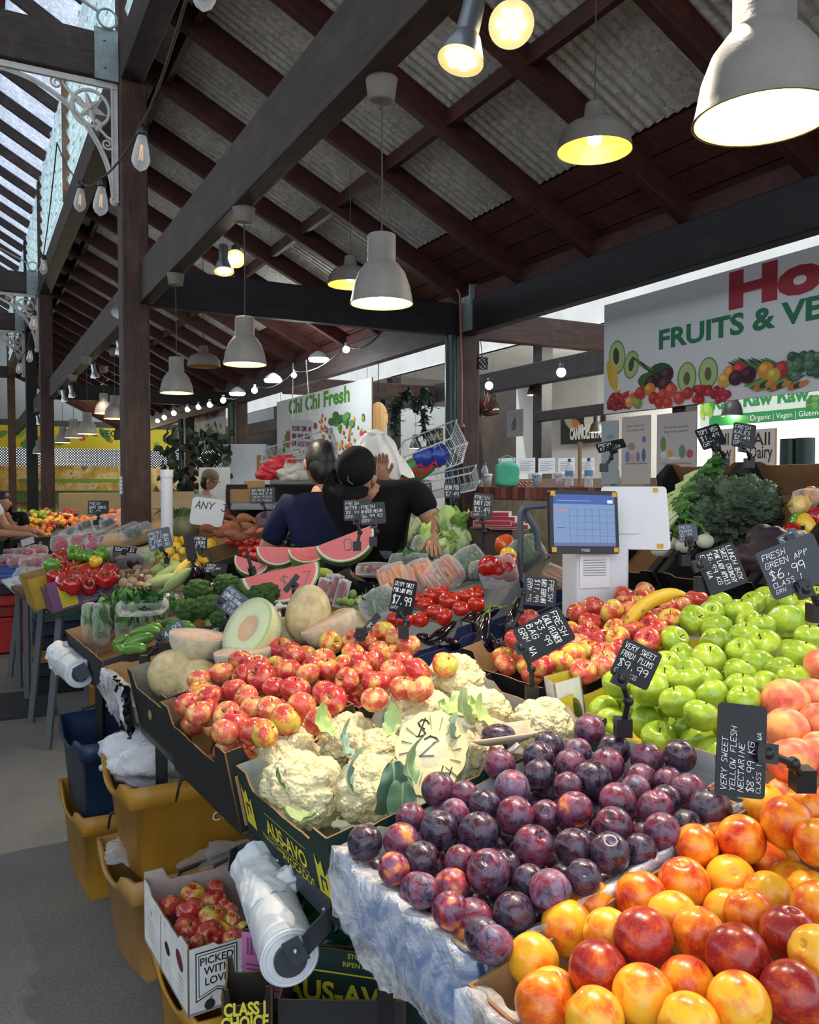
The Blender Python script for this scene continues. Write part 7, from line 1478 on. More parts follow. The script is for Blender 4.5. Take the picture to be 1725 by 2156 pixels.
MUS = mat('mushroom_brown', hx('7a6450'), .6, hx('a08a70'), 4, rnd=True); MUW = mat('mushroom_white', hx('c9bca8'), .6, hx('ddd2c0'), 4)
def mus_fn(v): return Vector((v.x, v.y, v.z*.75 if v.z > 0 else v.z*.15))
mb = MB(); mb.ball((0, 0, 0), 1, 22, 12, fn=mus_fn); pm_ = mb.build('mushroom', MUS); mb = MB(); mb.tube([(0, 0, -.7), (0, 0, -.1)], [.28, .3], 8); mb.build('stem', MUW, pm_)
pile(conv((0, 1020), 3.45, [(870, 670, 52), (930, 650, 45), (1010, 660, 46), (1060, 640, 36), (1000, 610, 36), (1080, 690, 36), (960, 710, 42), (1020, 730, 36), (900, 720, 42), (1110, 730, 32), (1070, 740, 32), (940, 745, 30)]), [pm_], [(MUS, 'brown')], 'mushroom', 'mushroom', 'brown mushrooms in the yellow carton', 'the mushrooms', lambda x, y: F2.d(x, y, .1), 92, up=.7, dz=.01)
pile(conv((0, 1020), 3.45, [(1555, 735, 32), (1515, 760, 26), (1350, 805, 25), (1220, 810, 24), (1275, 825, 30), (1200, 850, 22)]), [pm_], [(MUW, 'white')], 'mushroom', 'mushroom', 'white mushrooms in the tan carton', 'the white mushrooms', lambda x, y: ray_tab(x, y, .12), 93, up=.5, dz=.01)
pack('film pack of two upturned flat mushrooms with a scrawl', F2.at(266, 1177, .14), .34, .12, .12, rx=rad(-50), content='balls', cols=[hx('3a2c24'), hx('5a4838')], n=5, lf=(.1, .06), seed=95)
for i, (x, y) in enumerate([(128, 1143), (166, 1142), (204, 1143)]):
    pack(['left', 'middle', 'right'][i]+' clear punnet of bright red fruit behind the capsicums', F2.at(x, y, .16), .16, .07, .13, rx=rad(-30), ry=rad(-6), content='balls', cols=[hx('b82030'), hx('d03040')], n=14, lf=(.1, .022), seed=100+i, group='red fruit punnets')
for i, (x, y, w) in enumerate([(160, 1115, .3), (195, 1105, .3), (225, 1102, .25), (250, 1125, .34), (285, 1120, .25)]):
    pack(['first long film pack of dark zucchini, at the back left', 'second long film pack of zucchini', 'third film pack of zucchini under the grape tomato card', 'glossy film pack of small eggplants behind the squash', 'film pack of dark greens beside the aisle post'][i], F2.at(x, y, .2), w, .07, .08, rx=rad(-20), ry=rad(-25), content='pods', cols=[hx('24402c'), hx('3a5a3a')], n=8, lf=(.1, .02), seed=110+i, group='long film packs at the back')
COB = mat('corn_kernels', hx('e0b83c'), .4, hx('ecd070'), 30, bs=.8, bsc=90); HUSK = mat('corn_husk', hx('7a8a4c'), .6, hx('a4b070'), 6)
for i, (x, y, a, m_) in enumerate([(345, 1195, 70, HUSK), (352, 1208, 60, HUSK), (350, 1220, 80, HUSK), (368, 1192, 110, HUSK), (381, 1203, 40, COB), (335, 1225, 75, HUSK), (372, 1222, 50, HUSK)]):
    P = F2.at(x, y, .1); mb = MB(); mb.tube([(0, 0, -.09), (0, 0, -.05), (0, 0, .02), (0, 0, .07), (0, 0, .10)], [.012, .032, .034, .024, .008], 12, Matrix.Rotation(rad(a), 4, 'Y'))
    tag(mb.build('corn_cob', m_, m=Matrix.Translation(P)), ('bare yellow sweet corn cob in film' if m_ is COB else 'husked green corn cob ' + ['behind the portobello pack', 'under the top cob', 'at the front left', 'leaning right', '', 'lowest at the carton edge', 'beside the yellow cob'][i]), 'corn', 'sweet corn cobs')
for i, (x, y, r) in enumerate([(410, 1210, 20), (443, 1203, 18), (398, 1215, 14)]):
    o = inst(pv, Matrix.Translation(F2.at(x, y, .06)) @ Matrix.Diagonal((.055, .055, .05, 1)), EGG); tag(o, 'round glossy black eggplant ' + ['left of the flat black card', 'touching the flat black card', 'half behind the blank black card'][i], 'eggplant')
def gourd(name, P, r, mt, label, ang=0, rz=0, ribs=0, prof=None):
    mb = MB()
    if prof: mb.tube([(0, 0, q) for q, w in prof], [w for q, w in prof], 24)
    else: mb.ball((0, 0, 0), r, 40, 20, fn=lambda v: v*(1-.07*abs(cos(ribs/2*atan2(v.y, v.x)))**6) if ribs else v)
    return tag(mb.build(name, mt, m=Matrix.Translation(P) @ Matrix.Rotation(rad(rz), 4, 'Z') @ Matrix.Rotation(rad(ang), 4, 'Y')), label, 'pumpkin')
BUT = mat('butternut_skin', hx('c49a64'), .5, hx('d4ae7a'), 5); PMK = mat('grey_green_pumpkin', hx('5a6048'), .6, hx('7a7c5c'), 6)
gourd('butternut_pumpkin', F2.at(325, 1112, .16), 0, BUT, 'tan butternut pumpkin standing against the aisle post', 80, 10, prof=[(-.16, .02), (-.14, .07), (-.08, .10), (0, .085), (.08, .06), (.15, .055), (.17, .02)])
gourd('butternut_pumpkin', F2.at(272, 1136, .14), 0, BUT, 'long tan butternut pumpkin lying above the portobello pack', 80, 15, prof=[(-.2, .02), (-.17, .06), (-.08, .085), (.02, .07), (.12, .055), (.2, .05), (.22, .02)])
gourd('butternut_pumpkin', F2.at(355, 1135, .12), 0, BUT, 'butternut pumpkin peeking behind the sweet corn card', 20, 15, prof=[(-.1, .02), (-.08, .06), (0, .08), (.08, .05), (.1, .02)])
gourd('round_pumpkin', F2.at(388, 1112, .17), (.115, .115, .09), PMK, 'ribbed grey-green pumpkin beside the white pipe', ribs=10)
SPP = [(0.14, .02), (.1, .8), (-.0, 1), (-.1, .85), (-.15, .15)]
r = random.Random(12)
sp = [(200, 190, 75, -15), (150, 240, 62, -25), (190, 268, 40, 10), (110, 292, 55, -5), (300, 322, 80, 5), (400, 245, 60, -8), (482, 262, 34, 0), (280, 272, 38, 10), (255, 228, 50, -12), (505, 312, 50, 15), (350, 288, 60, -10), (130, 325, 60, -8), (330, 370, 80, 5), (430, 300, 60, 8), (230, 350, 60, 12), (450, 340, 50, 5), (520, 345, 40, 20), (80, 318, 30, 0), (310, 245, 36, 0), (240, 200, 50, -20)]
for i, (x, y, L, a) in enumerate(sp):
    px, py = 400+x/3.45, 1020+y/3.45; P = F2.at(px, py, .17); k = L/3.45*P.y/FPX; mb = MB(); R_ = min(.055, k*.55)
    mb.tube([(k*(t_-.5)*2.1, .01*sin(t_*6+i), .01*cos(t_*5+i)) for t_ in [q/9 for q in range(10)]], [R_*q for q in (.12, .5, .8, .95, 1, .97, .9, .75, .5, .15)], 14)
    tag(mb.build('sweet_potato', SWP, m=Matrix.Translation(P) @ Matrix.Rotation(rad(a), 4, 'Y') @ Matrix.Rotation(rad(20), 4, 'Z')), 'brown sweet potato ' + f'{["at the top", "high", "in the upper middle", "in the middle", "low", "at the bottom"][min(5, int((y-190)/32))]} {["on the left end", "left of centre", "right of centre", "on the right end"][min(3, int((x-80)/115))]} of the heap' + (', long' if L > 60 else ', stubby' if L < 45 else ''), 'sweet potato', 'brown sweet potatoes')
for i, (x, y, w) in enumerate([(572, 248, .07), (600, 262, .06), (618, 298, .065), (560, 275, .05), (640, 285, .05)]):
    mb = MB(); mb.ball((0, 0, 0), (w*1.3, w*.8, w*.75), 20, 12); tag(mb.build('sweet_potato', PUR, m=Matrix.Translation(F2.at(400+x/3.45, 1020+y/3.45, .17))), 'purple sweet potato ' + ['topmost by the card', 'behind the shopper elbow', 'lowest long one', 'front left one', 'next to the navy sleeve'][i], 'sweet potato', 'purple sweet potatoes')
mb = MB(); 
for k in range(70): a = r.uniform(-1, 1); mb.tube([(0, 0, 0), (.14*a, .02, .10+.05*r.random()), (.26*a, .03, .12*r.random()+.02)], [.006, .005, .001], 4, None, r.choice(GD[:3]))
tag(mb.build('spring_onions', LEAFM, m=Matrix.Translation(F2.at(372, 1105, .1))), 'dark green spring onion tops spreading behind the white pipe', 'vegetable')
p = at(352, 1122, 5.9); mb = MB(); mb.tube([(p.x, p.y, 0), (p.x, p.y, 1.63)], .042, 20); mb.tube([(p.x, p.y, 1.60), (p.x, p.y, 1.655)], .046, 20); tag(mb.build('white_pipe', WHITEP, world=True), 'upright white plastic pipe beside the aisle post', 'pipe')
# white ANY 3 board
T = thing('chalk_board', 'white tilted board hand-lettered any 3', 'sign', quadM(at(437, 1078, 5.9), 10, -12, 8)); mb = MB(); mb.plate(rrect(.23, .2, .03), .02, None, hx('c8ccd0')); mb.build('board', PRINT, T); mb = MB(); chalk(mb, 'ANY 3', -.09, .02, .05, th=.12, y=-.003); mb.build('hand_lettering', INK, T)
# far left: punnets, lettuce, fruit rows
for i, (x, y) in enumerate([(28, 1168), (52, 1166), (78, 1160), (40, 1182), (66, 1186), (88, 1180), (60, 1150), (22, 1180)]):
    pack('film packet of small red tomatoes ' + ['back left on the far table', 'second in the back row', 'third in the back row, brightest', 'front left', 'front middle', 'front right, orange tinged', 'topmost under the white card', 'at the very left'][i], F3.at(x, y, .12), .2, .09, .1, rx=rad(-40), content='balls', cols=[hx('9a1c28'), hx('b82c2c'), hx('c8402c') if i == 5 else hx('8a2030')], n=22, lf=(.1, .022), seed=130+i, group='packets of red tomatoes on the far table')
mb = MB(); leafy(mb, 110, .22, .14, .07, .16, .07, GLt+[hx('7fae3c')], 3, 1.1, .3); tag(mb.build('lettuce', LEAFM, m=Matrix.Translation(F3.at(60, 1112, .2))), 'loose heap of bright green lettuce on the far left table', 'lettuce')
mb = MB(); leafy(mb, 70, .2, .12, .05, .1, .04, GD[1:], 5, 1.1, .3); tag(mb.build('lettuce', LEAFM, m=Matrix.Translation(F3.at(30, 1135, .15))), 'darker curly lettuce left of the white card', 'lettuce')
mb = MB(); mb.plate(rrect(.13, .07, .005), .003, None, hx('d4d4d2')); tag(mb.build('blank_card', PRINT, m=quadM(F3.at(58, 1140, .22), 0, -15, -18)), 'blank white card tilted over the lettuce', 'card')
F4 = Fr(at(44, 1256, 5.9), .15)
T = thing('display_table', 'small low tray table with greens at the left', 'table', F4.M); mb = MB(); mb.box((.25, .3, 0), (.5, .55, .03)); mb.build('table_top', CARD if False else mat('brown_tray', hx('6a4430'), .6), T)
for s_, a in ((.04, .05), (.45, .05), (.04, .5)): p = F4.M @ Vector((s_, a, -.01)); mb = MB(); mb.bar(Vector((p.x, p.y, 0)), p, .035, .035, up=(0, 1, 0)); mb.build('leg', MATS['grey_trestle_paint'], T, True)
pack('film pack of broccolini on the small tray table', F4.at(68, 1215, .1), .26, .1, .12, rx=rad(-40), cols=[hx('8a9a78'), hx('a8b490'), hx('5c7a4c')], n=40, lf=(.06, .02), seed=150)
pack('film pack with a purple label on the small tray table', F4.at(80, 1232, .08), .2, .08, .07, rx=rad(-40), cols=[hx('7a4488'), hx('9a64a0'), hx('6a8a4c')], n=30, lf=(.05, .03), seed=151)
pf = proto('round_fruit', lem_fn, LEM, None, 16, 10); OR_ = mat('orange_fruit', hx('e08020'), .4); GRP = mat('pale_fruit', hx('c8b068'), .5); r = random.Random(77)
rows = [(20, 110, 1098, 1128, OR_, 'orange', 34), (60, 150, 1078, 1100, LEM, 'yellow', 26), (95, 160, 1075, 1092, CAPR, 'red', 12), (130, 235, 1086, 1104, OR_, 'amber', 40), (215, 262, 1075, 1100, PE, 'peach-coloured', 18), (70, 105, 1072, 1090, LIM, 'green', 12), (100, 240, 1100, 1112, CAPR, 'red', 26), (245, 262, 1088, 1112, OR_, 'orange', 8)]
for x0, x1, y0, y1, m_, w_, n in rows:
    pts = [(r.uniform(x0, x1), r.uniform(y0, y1), r.uniform(5, 6.5)) for _ in range(n)]
    pile(pts, [pf], [(m_, w_)], 'fruit', 'fruit', f'{w_} fruit on the far stall between {x0} and {x1}'.split(' between')[0], 'the far fruit rows', lambda x, y: 8.65+(1125-y)*.022, x0+n, up=1, dz=.03, k=.85)
T = thing('display_table', 'long far board under the rows of orange and yellow fruit', 'table', at(60, 1130, 7.3)); mb = MB(); q = [at(20, 1136, 8.5), at(262, 1119, 8.5), at(262, 1083, 10.2), at(60, 1078, 10.4)]; mb.add([tuple(v) for v in q]+[tuple(v-Vector((0, 0, .04))) for v in q], [(0, 1, 2, 3), (7, 6, 5, 4), (0, 4, 5, 1)]); mb.build('table_top', DG, T, True)
for v in (q[0], q[1], q[2]): mb = MB(); mb.bar(Vector((v.x, v.y, 0)), v-Vector((0, 0, .04)), .04, .04, up=(0, 1, 0)); mb.build('leg', BKS, T, True)
# stacks under and beside the left tables
def stack(label, P, w, l, hs, cols, rz=.5):
    z = P.z
    for i, (h, c) in enumerate(zip(hs, cols)):
        mb = MB(); k = 1.0; mb.box((0, 0, h/2), (w, l, h*.92)); mb.box((0, 0, h*.93), (w*1.05, l*1.05, h*.12))
        o = mb.build('crate', mat('crate_plastic_'+label[:6].replace(' ', '')+str(i), c, .4), m=Matrix.Translation((P.x, P.y, z)) @ Matrix.Rotation(rz, 4, 'Z'), bevel=.008); tag(o, f'{["lowest", "second", "third", "fourth", "fifth", "sixth", "topmost"][i]} {label}', 'crate', 'stacked crates under the stalls'); z += h
stack('dark crate stacked under the capsicum table', atz(128, 1450, 0), .36, .3, [.13, .1, .1, .1, .1, .08], [hx('15181f'), hx('14203a'), hx('8a6420'), hx('17181c'), hx('14203a'), hx('2a4440')])
stack('basket in the left edge stack', atz(8, 1372, 0), .36, .3, [.34, .1, .1, .1, .06, .04, .04], [hx('a81c1c'), hx('8a1818'), hx('b02020'), hx('1a1a1e'), hx('7a3a6a'), hx('3458a8'), hx('2c4c98')])
stack('grey crate beneath the long far board', atz(190, 1290, 0), .9, .5, [.3, .3], [hx('2a2c2c'), hx('202224')])
# counters and boards in the background
def cbox(name, x0, x1, yt, yb, d, dep, c, label, cat='counter', mt=None, rz=28):
    a = at(x0, yt, d); b2 = at(x1, yb, d)
    if cat in ('counter', 'board', 'freezer', 'table') or name == 'shelving_unit': b2.z = 0
    mb = MB(); M = Matrix.Translation(((a.x+b2.x)/2, a.y+dep/2, (a.z+b2.z)/2)) @ Matrix.Rotation(rad(rz), 4, 'Z'); mb.box((0, 0, 0), (b2.x-a.x, dep, a.z-b2.z)); return tag(mb.build(name, mt or mat(name+'_'+str(x0), hx(c), .7, tuple(q*.85 for q in hx(c)), 5), m=M, bevel=.01), label, cat)
cbox('market_counter', 122, 255, 1038, 1130, 12.5, .4, 'a08660', 'long beige plywood counter left of the aisle post', rz=8)
cbox('market_counter', 300, 402, 1035, 1130, 12, .4, 'a88e68', 'beige plywood counter right of the aisle post', rz=8)
cbox('white_board', 418, 484, 984, 1080, 10.9, .04, 'c4c0b8', 'pale upright board behind the man in the flat cap', 'board', rz=0)
cbox('white_chest', 466, 560, 935, 990, 12.5, .8, 'b4b8bc', 'white chest freezer in the far stall', 'freezer', rz=0)
cbox('cardboard_box', 540, 578, 958, 1000, 8.5, .3, 'a8845c', 'upright tan cardboard box behind the red net bags', 'box', rz=0)
cbox('cardboard_box', 512, 545, 1012, 1048, 7.0, .3, 'c89a5c', 'orange-printed carton left of the potato card', 'box', rz=20)
cbox('cardboard_box', 470, 530, 1030, 1062, 7.0, .4, 'b08a5c', 'torn tan carton behind the sweet potatoes', 'box', rz=20)
cbox('display_shelf', 465, 640, 1062, 1074, 6.2, .9, '8c9090', 'grey metal shelf behind the sweet potatoes', 'shelf', rz=10)
cbox('display_shelf', 560, 900, 1010, 1020, 6.6, .5, '7a7e7e', 'white shelf edge behind the two stall keepers', 'shelf', rz=10)
cbox('shelving_unit', 470, 900, 1020, 1320, 7.2, .5, '241f1c', 'dark shelving base behind the two stall keepers', 'shelf', rz=10)
cbox('market_counter', 40, 250, 1008, 1016, 25, .6, '6a8438', 'green-topped counter before the ochre wall', 'ledge', rz=8)
# leafy bush in the far stall
mb = MB(); leafy(mb, 220, .5, .4, .5, .16, .06, [hx('2c3a28'), hx('3a4a34'), hx('222c20')], 8, .8, .1); tag(mb.build('potted_shrub', LEAFM, m=Matrix.Translation(at(415, 985, 12.5))), 'dark leafy shrub above the pale board', 'plant')
# wire baskets with net bags
WIRE = mat('white_wire', hx('b8bcc0'), .4, metal=.3)
def basket(label, M, w, l, h, step=.035):
    T = thing('wire_basket', label, 'basket', M); mb = MB(); q = .0025
    for i in range(int(w/step)+1): x = i*step; mb.bar((x, 0, 0), (x, l, 0), q, q); mb.bar((x, 0, 0), (x, 0, h), q, q); mb.bar((x, l, 0), (x, l, h), q, q)
    for i in range(int(l/step)+1): y = i*step; mb.bar((0, y, 0), (w, y, 0), q, q); mb.bar((0, y, 0), (0, y, h), q, q); mb.bar((w, y, 0), (w, y, h), q, q)
    mb.build('wire_mesh', WIRE, T)
    mb = MB()
    for z in (0, h): mb.tube([(0, 0, z), (w, 0, z), (w, l, z), (0, l, z), (0, 0, z)], .005, 6)
    mb.build('rim_wire', WIRE, T)
basket('white wire basket of red net bags behind the navy shirt', quadM(at(562, 1008, 5.6), 5, 20, -18), .5, .3, .12)
basket('white wire basket with wrapped mushrooms at the navy shoulder', quadM(at(600, 1012, 5.2), 5, 10, 0), .35, .25, .1)
basket('slanted white wire basket holding the celery bags', quadM(at(858, 1018, 4.9), -10, 25, -22), .36, .3, .16)
basket('lower wire basket behind the black sleeve', quadM(at(862, 1060, 4.9), -10, 10, -12), .4, .3, .1)
RN = mat('red_net', hx('b81c28'), .4, hx('d8303a'), 20, bs=.6)
for i, (x, y, w) in enumerate([(575, 990, .1), (590, 980, .1), (563, 998, .09), (605, 972, .08)]):
    tag(crump(at(x, y, 5.5), w*.8, w*.5, w*.55, i, 24).build('net_bag', RN, world=True), 'red net bag ' + ['second from the left', 'third from the left', 'leftmost', 'uppermost'][i]+' in the wire basket', 'net bag', 'red net bags')
for i, (x, y) in enumerate([(622, 992), (636, 998), (612, 1000)]): tag(crump(at(x, y, 5.1), .08, .06, .05, i+20, 20).build('mushroom_pack', mat('pale_pack%d' % i, hx('b8b4a8'), .4), world=True), 'pale wrapped pack ' + ['at the centre', 'at the shoulder', 'at the left'][i]+' of the mushroom basket', 'vegetable pack')
BL = mat('blue_printed_film', hx('24388a'), .3, hx('3a54a8'), 9); GB = mat('celery_bag_green', hx('3a6a30'), .4, hx('5c8a44'), 6)
for i, (x, y) in enumerate([(868, 985), (898, 980)]):
    T = thing('celery_bag', ['left', 'right'][i]+' celery bag with blue top in the slanted basket', 'vegetable pack', quadM(at(x, y, 4.85), 0, 20, 50)); mb = MB(); mb.ball((0, 0, -.03), (.055, .05, .13), 20, 14); mb.build('bag_body', GB, T); mb = MB(); mb.ball((0, 0, .09), (.062, .055, .075), 20, 14, fn=lambda v: v*(1+.15*noise.noise(v*3))); mb.build('bag_top', BL, T)
    mb = MB(); text(mb, 'Celery', 0, -.02, .04, Matrix.Rotation(rad(-90), 4, 'Y'), hx('c82838'), .03, y=-.056); mb.build('printed_lettering', PRINT, T)
for i in range(5):
    x, y = [(1035, 1082), (1048, 1092), (1062, 1104), (1040, 1100), (1075, 1108)][i]; mb = MB(); mb.box((0, 0, 0), (.17, .13, .022), None, hx('c8c4c0')); mb.box((0, -.064, 0), (.165, .004, .018), None, hx('a82430'))
    tag(mb.build('flat_box', PRINT, m=Matrix.Translation(at(x, y, 3.75)) @ Matrix.Rotation(rad(-12), 4, 'Z')), 'flat red and white box ' + ['at the back', 'second from the back', 'third from the back', 'under the baby cos card', 'nearest, right end'][i]+' of the stack by the ledge', 'box', 'flat red and white boxes')
cbox('side_table', 1000, 1098, 1114, 1128, 3.75, .5, '4a3a2c', 'dark wooden table under the flat red boxes', 'table', rz=-10)
# brick ledge things
def qx(x, p=4.45): r_ = ray(x, 1000); return (r_*(p/r_.dot(BX))).dot(BY)
LZ = 1.527
def bottle(x, label):
    T = thing('water_bottle', label, 'bottle', B(4.4, qx(x, 4.4), LZ), 'water bottles on the brick ledge'); mb = MB(); mb.lathe([(0, 0), (.032, 0), (.034, .01), (.034, .05), (.031, .06), (.034, .07), (.034, .15), (.03, .17), (.013, .205), (.012, .22)], 16); mb.build('bottle_body', GL_, T)
    mb = MB(); mb.lathe([(.0352, .09), (.0352, .135)], 16, None, hx('6a8ab8')); mb.build('label_band', PRINT, T); mb = MB(); mb.lathe([(.014, .21), (.0145, .235), (0, .236)], 12, None, hx('2c50a0')); mb.build('cap', GLOSSP, T)
for x, l in ((998, 'clear water bottle next to the dark corner post'), (1021, 'clear water bottle second from the corner post'), (1199, 'clear water bottle left of the wooden stick'), (1240, 'clear water bottle right of the wooden stick')): bottle(x, l)
def cup(x, label, c):
    T = thing('paper_cup', label, 'cup', B(4.38, qx(x, 4.38), LZ), 'paper cups on the brick ledge'); mb = MB(hx(c)); mb.lathe([(0, 0), (.03, 0), (.043, .11), (.0, .11)], 18); 
    for k in range(9): a = k*2.4; mb.ball((.037*cos(a), .037*sin(a), .03+.008*k), .008, 6, 4, col=hx(['a84a5c', '4a7a5c', 'c87a8a'][k % 3]))
    mb.build('cup_body', PRINT, T); mb = MB(); mb.lathe([(.046, .105), (.046, .117), (.036, .125), (0, .125)], 18); mb.build('lid', WHITEP, T)
cup(1027, 'floral paper cup beside the second water bottle', 'c4b4b8'); cup(1131, 'blue-grey paper cup right of the green bag', '8a9a9a'); cup(1176, 'floral pink paper cup before the menus', 'c8b0b4')
T = thing('shopping_bag', 'mint green shopping bag standing on the brick ledge', 'bag', B(4.38, qx(1068, 4.38), LZ)); gb = mat('mint_bag_fabric', hx('4fae8a'), .6, hx('5cc09a'), 8, bs=.3, bsc=20); mb = MB()
mb.ball((0, 0, .11), (.13, .09, .12), 30, 20, BM.inverted() @ BM, None, lambda v: Vector((max(-.8, min(.8, v.x*1.3)), max(-.8, min(.8, v.y*1.3)), max(-.93, v.z)))*(1+.07*noise.noise(v*4))); mb.build('bag_body', gb, T)
mb = MB(); mb.tube([(-.08, 0, .2), (-.05, 0, .27), (0, 0, .29), (.05, 0, .27), (.08, 0, .2)], .012, 8, flat=.4); mb.build('handle', gb, T)
for k in range(9): o = inst(pgb, Matrix.Translation(B(4.33+.01*(k % 3), qx(1101+5*(k-4)*.6, 4.33), LZ+.012+.015*(k % 3))) @ Matrix.Diagonal((.012, .012, .012, 1)), CAPR); tag(o, 'small red grape in the cluster beside the green bag', 'grape', 'red grapes on the brick ledge')
T = thing('towel_stick', 'bare wooden paper-towel holder standing on the brick ledge', 'holder', B(4.42, qx(1221, 4.42), LZ)); wd = mat('pale_wood', hx('9a744c'), .6); mb = MB(); mb.tube([(0, 0, 0), (0, 0, .37)], .016, 12); mb.build('stick', wd, T); mb = MB(); mb.lathe([(0, 0), (.08, 0), (.08, .012), (0, .012)], 24); mb.build('base_plate', wd, T)
def stand(x0, x1, yt, yb, label, art, c='c8bcb4', p_=4.36):
    s = Sign(p_, x0, yt, x1, yb, label, 'counter_poster', .006, col=hx(c), group='framed posters on the ledge'); art(s); s.done(); return s
def art1(s):
    for i, l in enumerate(('Sleep Naturally', 'with herbal care')): s.t(l, 1320, 1358, 900+9*i, .018, '7a6a5c', .0)
    for x, y, a, b2, c in ((1322, 962, 6, 12, '6a8ab0'), (1333, 966, 5, 9, 'c8a090'), (1344, 962, 5, 11, '8a7a90'), (1356, 958, 5, 14, '4a6a9a'), (1330, 940, 10, 8, '9a9080'), (1357, 925, 5, 7, '7a6ab0')): s.e(x, y, a, b2, c)
    s.t('Ask about our promotions', 1318, 1362, 978, .014, '5a5048', 0)
def art2(s):
    for i, l in enumerate(('This has been the best', 'thing for my customers')): s.t(l, 1398, 1450, 903+9*i, .018, '6a6058', .0)
    for x, y, a, b2, c in ((1397, 935, 7, 16, '6a8a4c'), (1398, 958, 7, 8, 'd8d4cc'), (1412, 955, 6, 7, 'd89a3c'), (1437, 950, 8, 14, '5c8a6c'), (1453, 955, 8, 9, 'b8505c'), (1420, 965, 16, 3, 'e0dcd4')): s.e(x, y, a, b2, c)
    s.t('Ask us about our promotions', 1395, 1455, 978, .014, '5a5048', 0)
stand(1310, 1369, 879, 1019, 'left framed poster with jars standing on the ledge', art1); stand(1384, 1466, 873, 1019, 'right framed poster with drinks standing on the ledge', art2, 'bdb4b0')
stand(1267, 1301, 888, 1019, 'pale narrow poster at the edge of the big sign', lambda s: s.e(1285, 920, 10, 5, '8a9a9a'), 'a8b4b4')
mb = MB(); mb.lathe([(0, 0), (.035, 0), (.035, .12), (.012, .16), (.012, .19), (0, .19)], 16); tag(mb.build('glass_bottle', mat('aqua_glass', hx('7ab8a8'), .15), m=Matrix.Translation(B(4.42, qx(1297, 4.42), LZ))), 'aqua green bottle behind the narrow poster', 'bottle')
for i, (x, c, l) in enumerate(((1572, '8a3040', 'dark red'), (1592, '9aa878', 'sage green'), (1618, 'b898a8', 'pink'), (1638, '8aa8b8', 'pale blue'))):
    T = thing('tea_canister', f'{l} canister in the row on the ledge', 'canister', B(4.4, qx(x, 4.4), LZ)); mb = MB(hx(c)); mb.lathe([(0, 0), (.033, 0), (.033, .1), (0, .1)], 16); mb.build('canister_body', PRINT, T); mb = MB(); mb.lathe([(.034, .1), (.034, .115), (0, .115)], 16); mb.build('lid', WHITEP, T)
for x, l in ((1662, 'left'), (1695, 'right')): mb = MB(); mb.tube([(0, 0, 0), (0, 0, .30)], .055, 20); tag(mb.build('green_tube', mat('dark_green_tube_'+l, hx('1c2f28'), .35), m=Matrix.Translation(B(4.42, qx(x, 4.42), LZ))), f'{l} of two dark green upright tubes on the ledge', 'tube')
mb = MB(); mb.ball((0, 0, .03), (.055, .055, .07), 20, 12); tag(mb.build('black_kettle', BLACKP, m=Matrix.Translation(B(4.25, qx(1689, 4.25), LZ-.02))), 'rounded black lid before the dark green tubes', 'lid')
for i in range(5):
    s = Sign(6.3, 1050+42*i, 965, 1085+42*i, 997, f'white printed menu sheet {["nearest the post", "second from the post", "third from the post", "fourth from the post", "farthest right"][i]} in the shop', 'menu_sheet', .004, col=hx('b8bcc0'), group='menu sheets in the shop')
    for k in range(6): u, v = .02, s.H*(.2+.11*k); rect(s.mb, s.W*.1, v, s.W*(.9 if k % 2 else .7), v+.006, hx('8a8e94'), -.002)
    s.done('printed_lines')
wallp(6.5, 5.2, 10.4, 0, 1.62, mat('shop_counter_brown', hx('6a5848'), .6), 'wall_counter', .4)
s = Sign(6.0, 968, 910, 1003, 1018, 'tall grey-blue menu board behind the corner post', 'menu_board', .02, col=hx('6a7484')); 
for k in range(9): rect(s.mb, s.W*.15, s.H*(.1+.09*k), s.W*.8, s.H*(.115+.09*k), hx('9aa4b0'), -.002)
s.done('printed_lines')
# garland, wicker lamp, cable coil
mb = MB(); r = random.Random(5)
for (x, y) in [(830+k*3, 835+18*math.sin(k*.5)) for k in range(28)]+[(832, 850+6*k) for k in range(12)]+[(893, 860+6*k) for k in range(10)]:
    for _ in range(5): leaf(mb, Matrix.Translation(at(x+r.uniform(-4, 4), y+r.uniform(-4, 4), 9.2)) @ Matrix.Rotation(r.uniform(0, 6), 4, 'Z') @ Matrix.Rotation(r.uniform(-2, -.3), 4, 'X'), .11, .02, .4, .05, r.choice([hx('3a4a40'), hx('4c5c50'), hx('2c3a32')]), None, 1, 4)
tag(mb.build('leafy_garland', LEAFM, world=True), 'grey-green eucalyptus garland on the beam beside the fruit sign', 'garland')
mb = MB(); r = random.Random(6)
for k in range(90): a = r.uniform(0, 6.28); b2 = r.uniform(-.6, .8); leaf(mb, Matrix.Translation(at(1005, 868, 9.5)) @ Matrix.Rotation(a, 4, 'Z') @ Matrix.Rotation(b2, 4, 'X'), .26, .014, .5, .05, r.choice([hx('5c4a3c'), hx('3a4a34'), hx('7a5c50'), hx('8a3a3c')]), None, 1, 4)
tag(mb.build('dried_wreath', LEAFM, world=True), 'dried flower spray on the corner post', 'garland')
m, t, b = nt('wicker_weave'); setb(b, .6, emit=(.8, .5, .2), es=.25); v = coords(t); w_ = N(t, 'ShaderNodeTexWave', i={'Scale': 18, 'Distortion': 2}); t.links.new(v, w_.inputs['Vector']); t.links.new(ramp(t, w_.outputs[1], [(.3, hx('5a3c1c')), (.7, hx('c89a54'))]), b.inputs['Base Color'])
T = thing('wicker_lamp', 'woven wicker lamp glowing behind the fruit sign', 'lamp', at(797, 880, 10.5)); mb = MB(); mb.ball((0, 0, 0), (.12, .12, .2), 28, 18); mb.build('wicker_shade', MATS['wicker_weave'], T); mb = MB(); mb.tube([(0, 0, .2), (0, 0, 1.2)], .006, 6); mb.build('cord', BKS, T)
